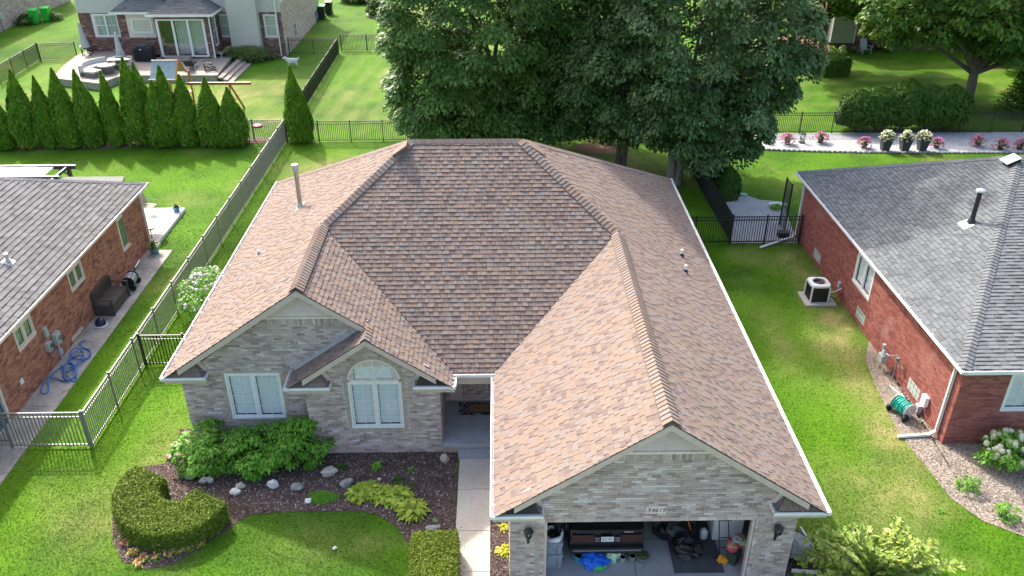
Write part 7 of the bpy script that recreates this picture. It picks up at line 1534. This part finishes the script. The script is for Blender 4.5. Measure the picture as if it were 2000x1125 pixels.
# white dog on the far lawn
def dog():
    p = G(572, 130); me = bpy.data.meshes.new('dog'); 
    J = [((0, 0, .46), .15), ((.24, 0, .47), .155), ((-.26, 0, .46), .14), ((-.40, 0, .56), .09), ((-.50, 0, .66), .095), ((-.60, 0, .64), .07), ((-.68, 0, .61), .045), ((.36, 0, .50), .09), ((.46, 0, .58), .055), ((.50, 0, .68), .06),
         ((-.24, .09, .30), .07), ((-.23, .09, .15), .05), ((-.25, .09, .03), .05), ((-.24, -.09, .30), .07), ((-.28, -.09, .15), .05), ((-.31, -.09, .03), .05),
         ((.27, .10, .30), .085), ((.35, .10, .17), .05), ((.32, .10, .03), .05), ((.25, -.10, .30), .085), ((.31, -.10, .17), .05), ((.28, -.10, .03), .05), ((-.47, .08, .72), .04), ((-.45, .11, .63), .035), ((-.47, -.08, .72), .04), ((-.45, -.11, .63), .035)]
    E = [(0, 1), (0, 2), (2, 3), (3, 4), (4, 5), (5, 6), (1, 7), (7, 8), (8, 9), (2, 10), (10, 11), (11, 12), (2, 13), (13, 14), (14, 15), (1, 16), (16, 17), (17, 18), (1, 19), (19, 20), (20, 21), (4, 22), (22, 23), (4, 24), (24, 25)]
    me.from_pydata([j[0] for j in J], E, []); o = bpy.data.objects.new('dog', me); COL.objects.link(o)
    md = o.modifiers.new('skin', 'SKIN')
    for i, j in enumerate(J): me.skin_vertices[0].data[i].radius = (j[1], j[1]); me.skin_vertices[0].data[i].use_root = (i == 0)
    o.modifiers.new('sub', 'SUBSURF').render_levels = 2; o.modifiers['sub'].levels = 1
    mat('fur_white', (.74, .72, .68), rough=.95, var=.08, scale=20, bump=.6, bscale=30); me.materials.append(MATS['fur_white']); o.location = (p.x, p.y, 0); o.rotation_euler = (0, 0, R(8)); tag(o, 'fluffy white dog standing on the grass behind the single arborvitae', 'dog')
    for nm, q, r_ in (('nose', (-.72, 0, .625), .022), ('eye', (-.585, .055, .69), .013), ('eye', (-.585, -.055, .69), .013)): m = MB(); m.blob(q, (r_, r_, r_), 1, nu=8, nv=6); m.build(nm, 'black_plastic', o)
dog()
# ------------------------------------------------------------------ far left house, bins, shrubs
FL = thing('tan_brick_house', 'tan brick house wall at the top left corner', 'house', (-46, 70, 0)); FT = Tiler('brick', 'brick_tan', 0)
wall2(FL, FT, 'side_wall', (-42.2, 58, 0), (0, 1, 0), [[(0, 0), (28.5, 0), (28.5, 5), (0, 5)]], [], 91, 'mortar_pale', course=.12, blen=.34); FT.finish()
MB().box(-52, -42.25, 58, 86.4, 0, 5).build('house_core', 'mortar_pale', FL, world=True); MB().box(-52.5, -41.8, 57.5, 86.9, 5, 5.2).build('roof', 'shingle_grey', FL, world=True)
MB().box(-42.19, -42.0, 73.4, 73.8, .9, 1.5).build('meter_box', 'grey_box', FL, world=True); MB().tube([(-42.1, 73.6, .9), (-42.1, 73.6, 0)], .06, 8).build('conduit', 'grey_box', FL, world=True)
structure(MB().box(-42, -35, 86.9, 98, -.02, .03).build('driveway', 'concrete_white'))
mat('bin_lime', (.04, .55, .06), rough=.45); mat('bin_dark', (.02, .03, .022), rough=.5); mat('bin_grey', (.16, .19, .22), rough=.5)
def wheelie(label, loc, rz, m, lid, s=1.0, group=None):
    o = thing('wheeled_bin', label, 'bin', loc, rz, group); W, D, Hh_ = .30*s, .36*s, 1.0*s
    m_ = MB(); m_.add([(-W*.78, -D*.75, .05), (W*.78, -D*.75, .05), (W*.78, D*.7, .05), (-W*.78, D*.7, .05), (-W, -D, Hh_), (W, -D, Hh_), (W, D, Hh_), (-W, D, Hh_)], [(3, 2, 1, 0), (0, 1, 5, 4), (1, 2, 6, 5), (2, 3, 7, 6), (3, 0, 4, 7), (4, 5, 6, 7)]); m_.build('body', m, o)
    MB().prism([(-W*1.06, -D*1.08, Hh_+.005), (W*1.06, -D*1.08, Hh_+.005), (W*1.06, D*1.05, Hh_+.06), (-W*1.06, D*1.05, Hh_+.06)], (0, 0, .05)).build('lid', lid, o); MB().tube([(-W, D*1.12, Hh_*.93), (W, D*1.12, Hh_*.93)], .02, 6).build('handle', m, o)
    for sx in (-1, 1): MB().tube([(sx*W*.8, D*.75, .12), (sx*W*.95, D*.75, .12)], .12, 12).build('wheel', 'black_plastic', o)
p = G(70, 46); wheelie('bright green bin, left of the pair by the tan wall', (p.x, p.y, 0), .2, 'bin_lime', 'bin_lime', 1.15, 'bright green bins'); p = G(86, 42); wheelie('yellowish green bin, right of the pair by the tan wall', (p.x+.2, p.y+.3, 0), .1, 'bin_lime', 'bin_lime', 1.1, 'bright green bins')
p = G(50, 48); shrub('garden_shrub', 'low purple grey shrub beside the bright green bin', (p.x, p.y, 0), (.8, .6, .4), 40, 40, .09, 'leaf_dark', 95); p = G(100, 40); shrub('garden_shrub', 'pale leafy plant right of the bright green bins', (p.x+.3, p.y+.2, 0), (.5, .4, .35), 30, 40, .09, 'leaf_grassy', 96)
p = G(628, 38); wheelie('black bin with green lid behind the dark brick house', (p.x, p.y+.3, 0), 0, 'bin_dark', 'bin_lime', 1.1); p = G(617, 42); wheelie('grey open bin beside the black bin', (p.x-.1, p.y, 0), 0, 'bin_grey', 'bin_dark', .8); p = G(640, 30); wheelie('black bin farthest right behind the brick house', (p.x+.1, p.y+.3, 0), 0, 'bin_dark', 'bin_dark', 1.1)
p = G(747, 30); shrub('garden_shrub', 'dark round shrub in a ringed bed left of the maple', (p.x, p.y, 0), (1.3, 1.2, .9), 60, 60, .13, 'leaf_dark', 97, clump=(.3, .5)); o = solo(MB().lathe([(1.5, 0), (1.5, .12), (1.3, .12), (1.25, .05)], n=22), 'tree_ring', 'stone_tan', 'low stone ring around the dark shrub, top centre', 'edging', (p.x, p.y, 0))
for px, py, s, lb in ((690, 4, 98, 'dark low shrub at the top edge, left of centre'), (712, 6, 99, 'second low shrub at the top edge beside the ringed bed')):
    p = G(px, py); shrub('garden_shrub', lb, (p.x, p.y, 0), (1.2, .9, .7), 40, 50, .14, 'leaf_dark', s, clump=(.3, .5))
# ------------------------------------------------------------------ far right house behind the trees
FR = thing('brick_house', 'brown brick house with raised siding bay, top right behind trees', 'house', (34, 68, 0)); FT2 = Tiler('brick', 'brick_umber', 0); fy = 65.4; fx0, fx1 = bx(1600, fy, 95), 52
wall2(FR, FT2, 'rear_wall', (fx0, fy, 0), (1, 0, 0), [[(0, 0), (fx1-fx0, 0), (fx1-fx0, 5.5), (0, 5.5)]], [], 92, 'mortar_rose', course=.12, blen=.34); FT2.finish()
MB().box(fx0+.1, fx1, fy+.1, fy+9, 0, 5.5).build('house_core', 'brick_umber', FR, world=True); MB().box(fx0-.4, fx1, fy-.5, fy+9.5, 5.5, 5.7).build('roof', 'shingle_grey', FR, world=True)
b0, b1 = bx(1622, fy-1, 80), bx(1668, fy-1, 80); bz = atY(1650, 84, fy-1).z; MB().box(b0+.03, b1-.03, fy-.95, fy, bz, 5.5).build('bay', 'siding_shaded', FR, world=True); siding(FR, b0, b1, fy-.97, bz, 5.5, 'siding_shaded'); MB().box(b1-.06, b1+.02, fy-1.0, fy, bz-.03, 5.5).build('corner_trim', 'trim_cream', FR, world=True)
o = thing('deck_stairs', 'brown wooden deck stairs with railing, top right', 'stairs', (bx(1597, 61.5, 110), 61.0, 0))
for k in range(6): MB().box(-.6, .6, .28*k, .28*k+.30, .18*k+.14, .18*k+.18).build('tread', 'wood_red', o); MB().box(-.58, .58, .28*k+.27, .28*k+.29, .18*k-.02, .18*k+.14).build('riser', 'wood_brown', o)
for s in (-1, 1):
    MB().bar((s*.64, 0, .95), (s*.64, 1.7, 2.0), .08).build('handrail', 'wood_deck', o)
    for y, z in ((0, 0), (1.68, 1.0)): MB().box(s*.64-.05, s*.64+.05, y-.05, y+.05, 0, z+1.0).build('newel', 'wood_deck', o)
    for k in range(5): MB().box(s*.64-.02, s*.64+.02, .28*k+.2, .28*k+.24, .18*k+.2, .18*k+1.0).build('baluster', 'wood_brown', o)
MB().box(-2.2, .7, 1.7, 4.2, 1.08, 1.2).build('deck_floor', 'wood_brown', o); MB().box(-2.2, .7, 1.8, 4.1, 0, 1.06).build('deck_skirt', 'wood_brown', o)
p = G(1690, 106); adirondack((p.x, p.y+.2, 0), R(10), 'grey_box', 'grey adirondack chair on the far right lawn')
a, b = G(1598, 152), G(1662, 150); hedge('clipped box hedge with bright top below the deck stairs', [a+Vector((.2, .9, 0)), (a+b)/2+Vector((0, 1, 0)), b+Vector((-.3, 1.1, 0))], .9, 1.15, 'leaf_light', 63, 9000, size=.09)
p = G(1625, 118); shrub('garden_shrub', 'bright green mounded shrub between hedge and stairs', (p.x, p.y, 0), (1.1, .8, .55), 50, 50, .1, 'leaf_light', 111, clump=(.25, .4)); p = G(1717, 100); shrub('flowering_bush', 'pink flowers beside the far adirondack chair', (p.x, p.y, 0), (.7, .5, .45), 40, 40, .09, 'leaf_grassy', 112, flower=('petal_pink', 30, .1))
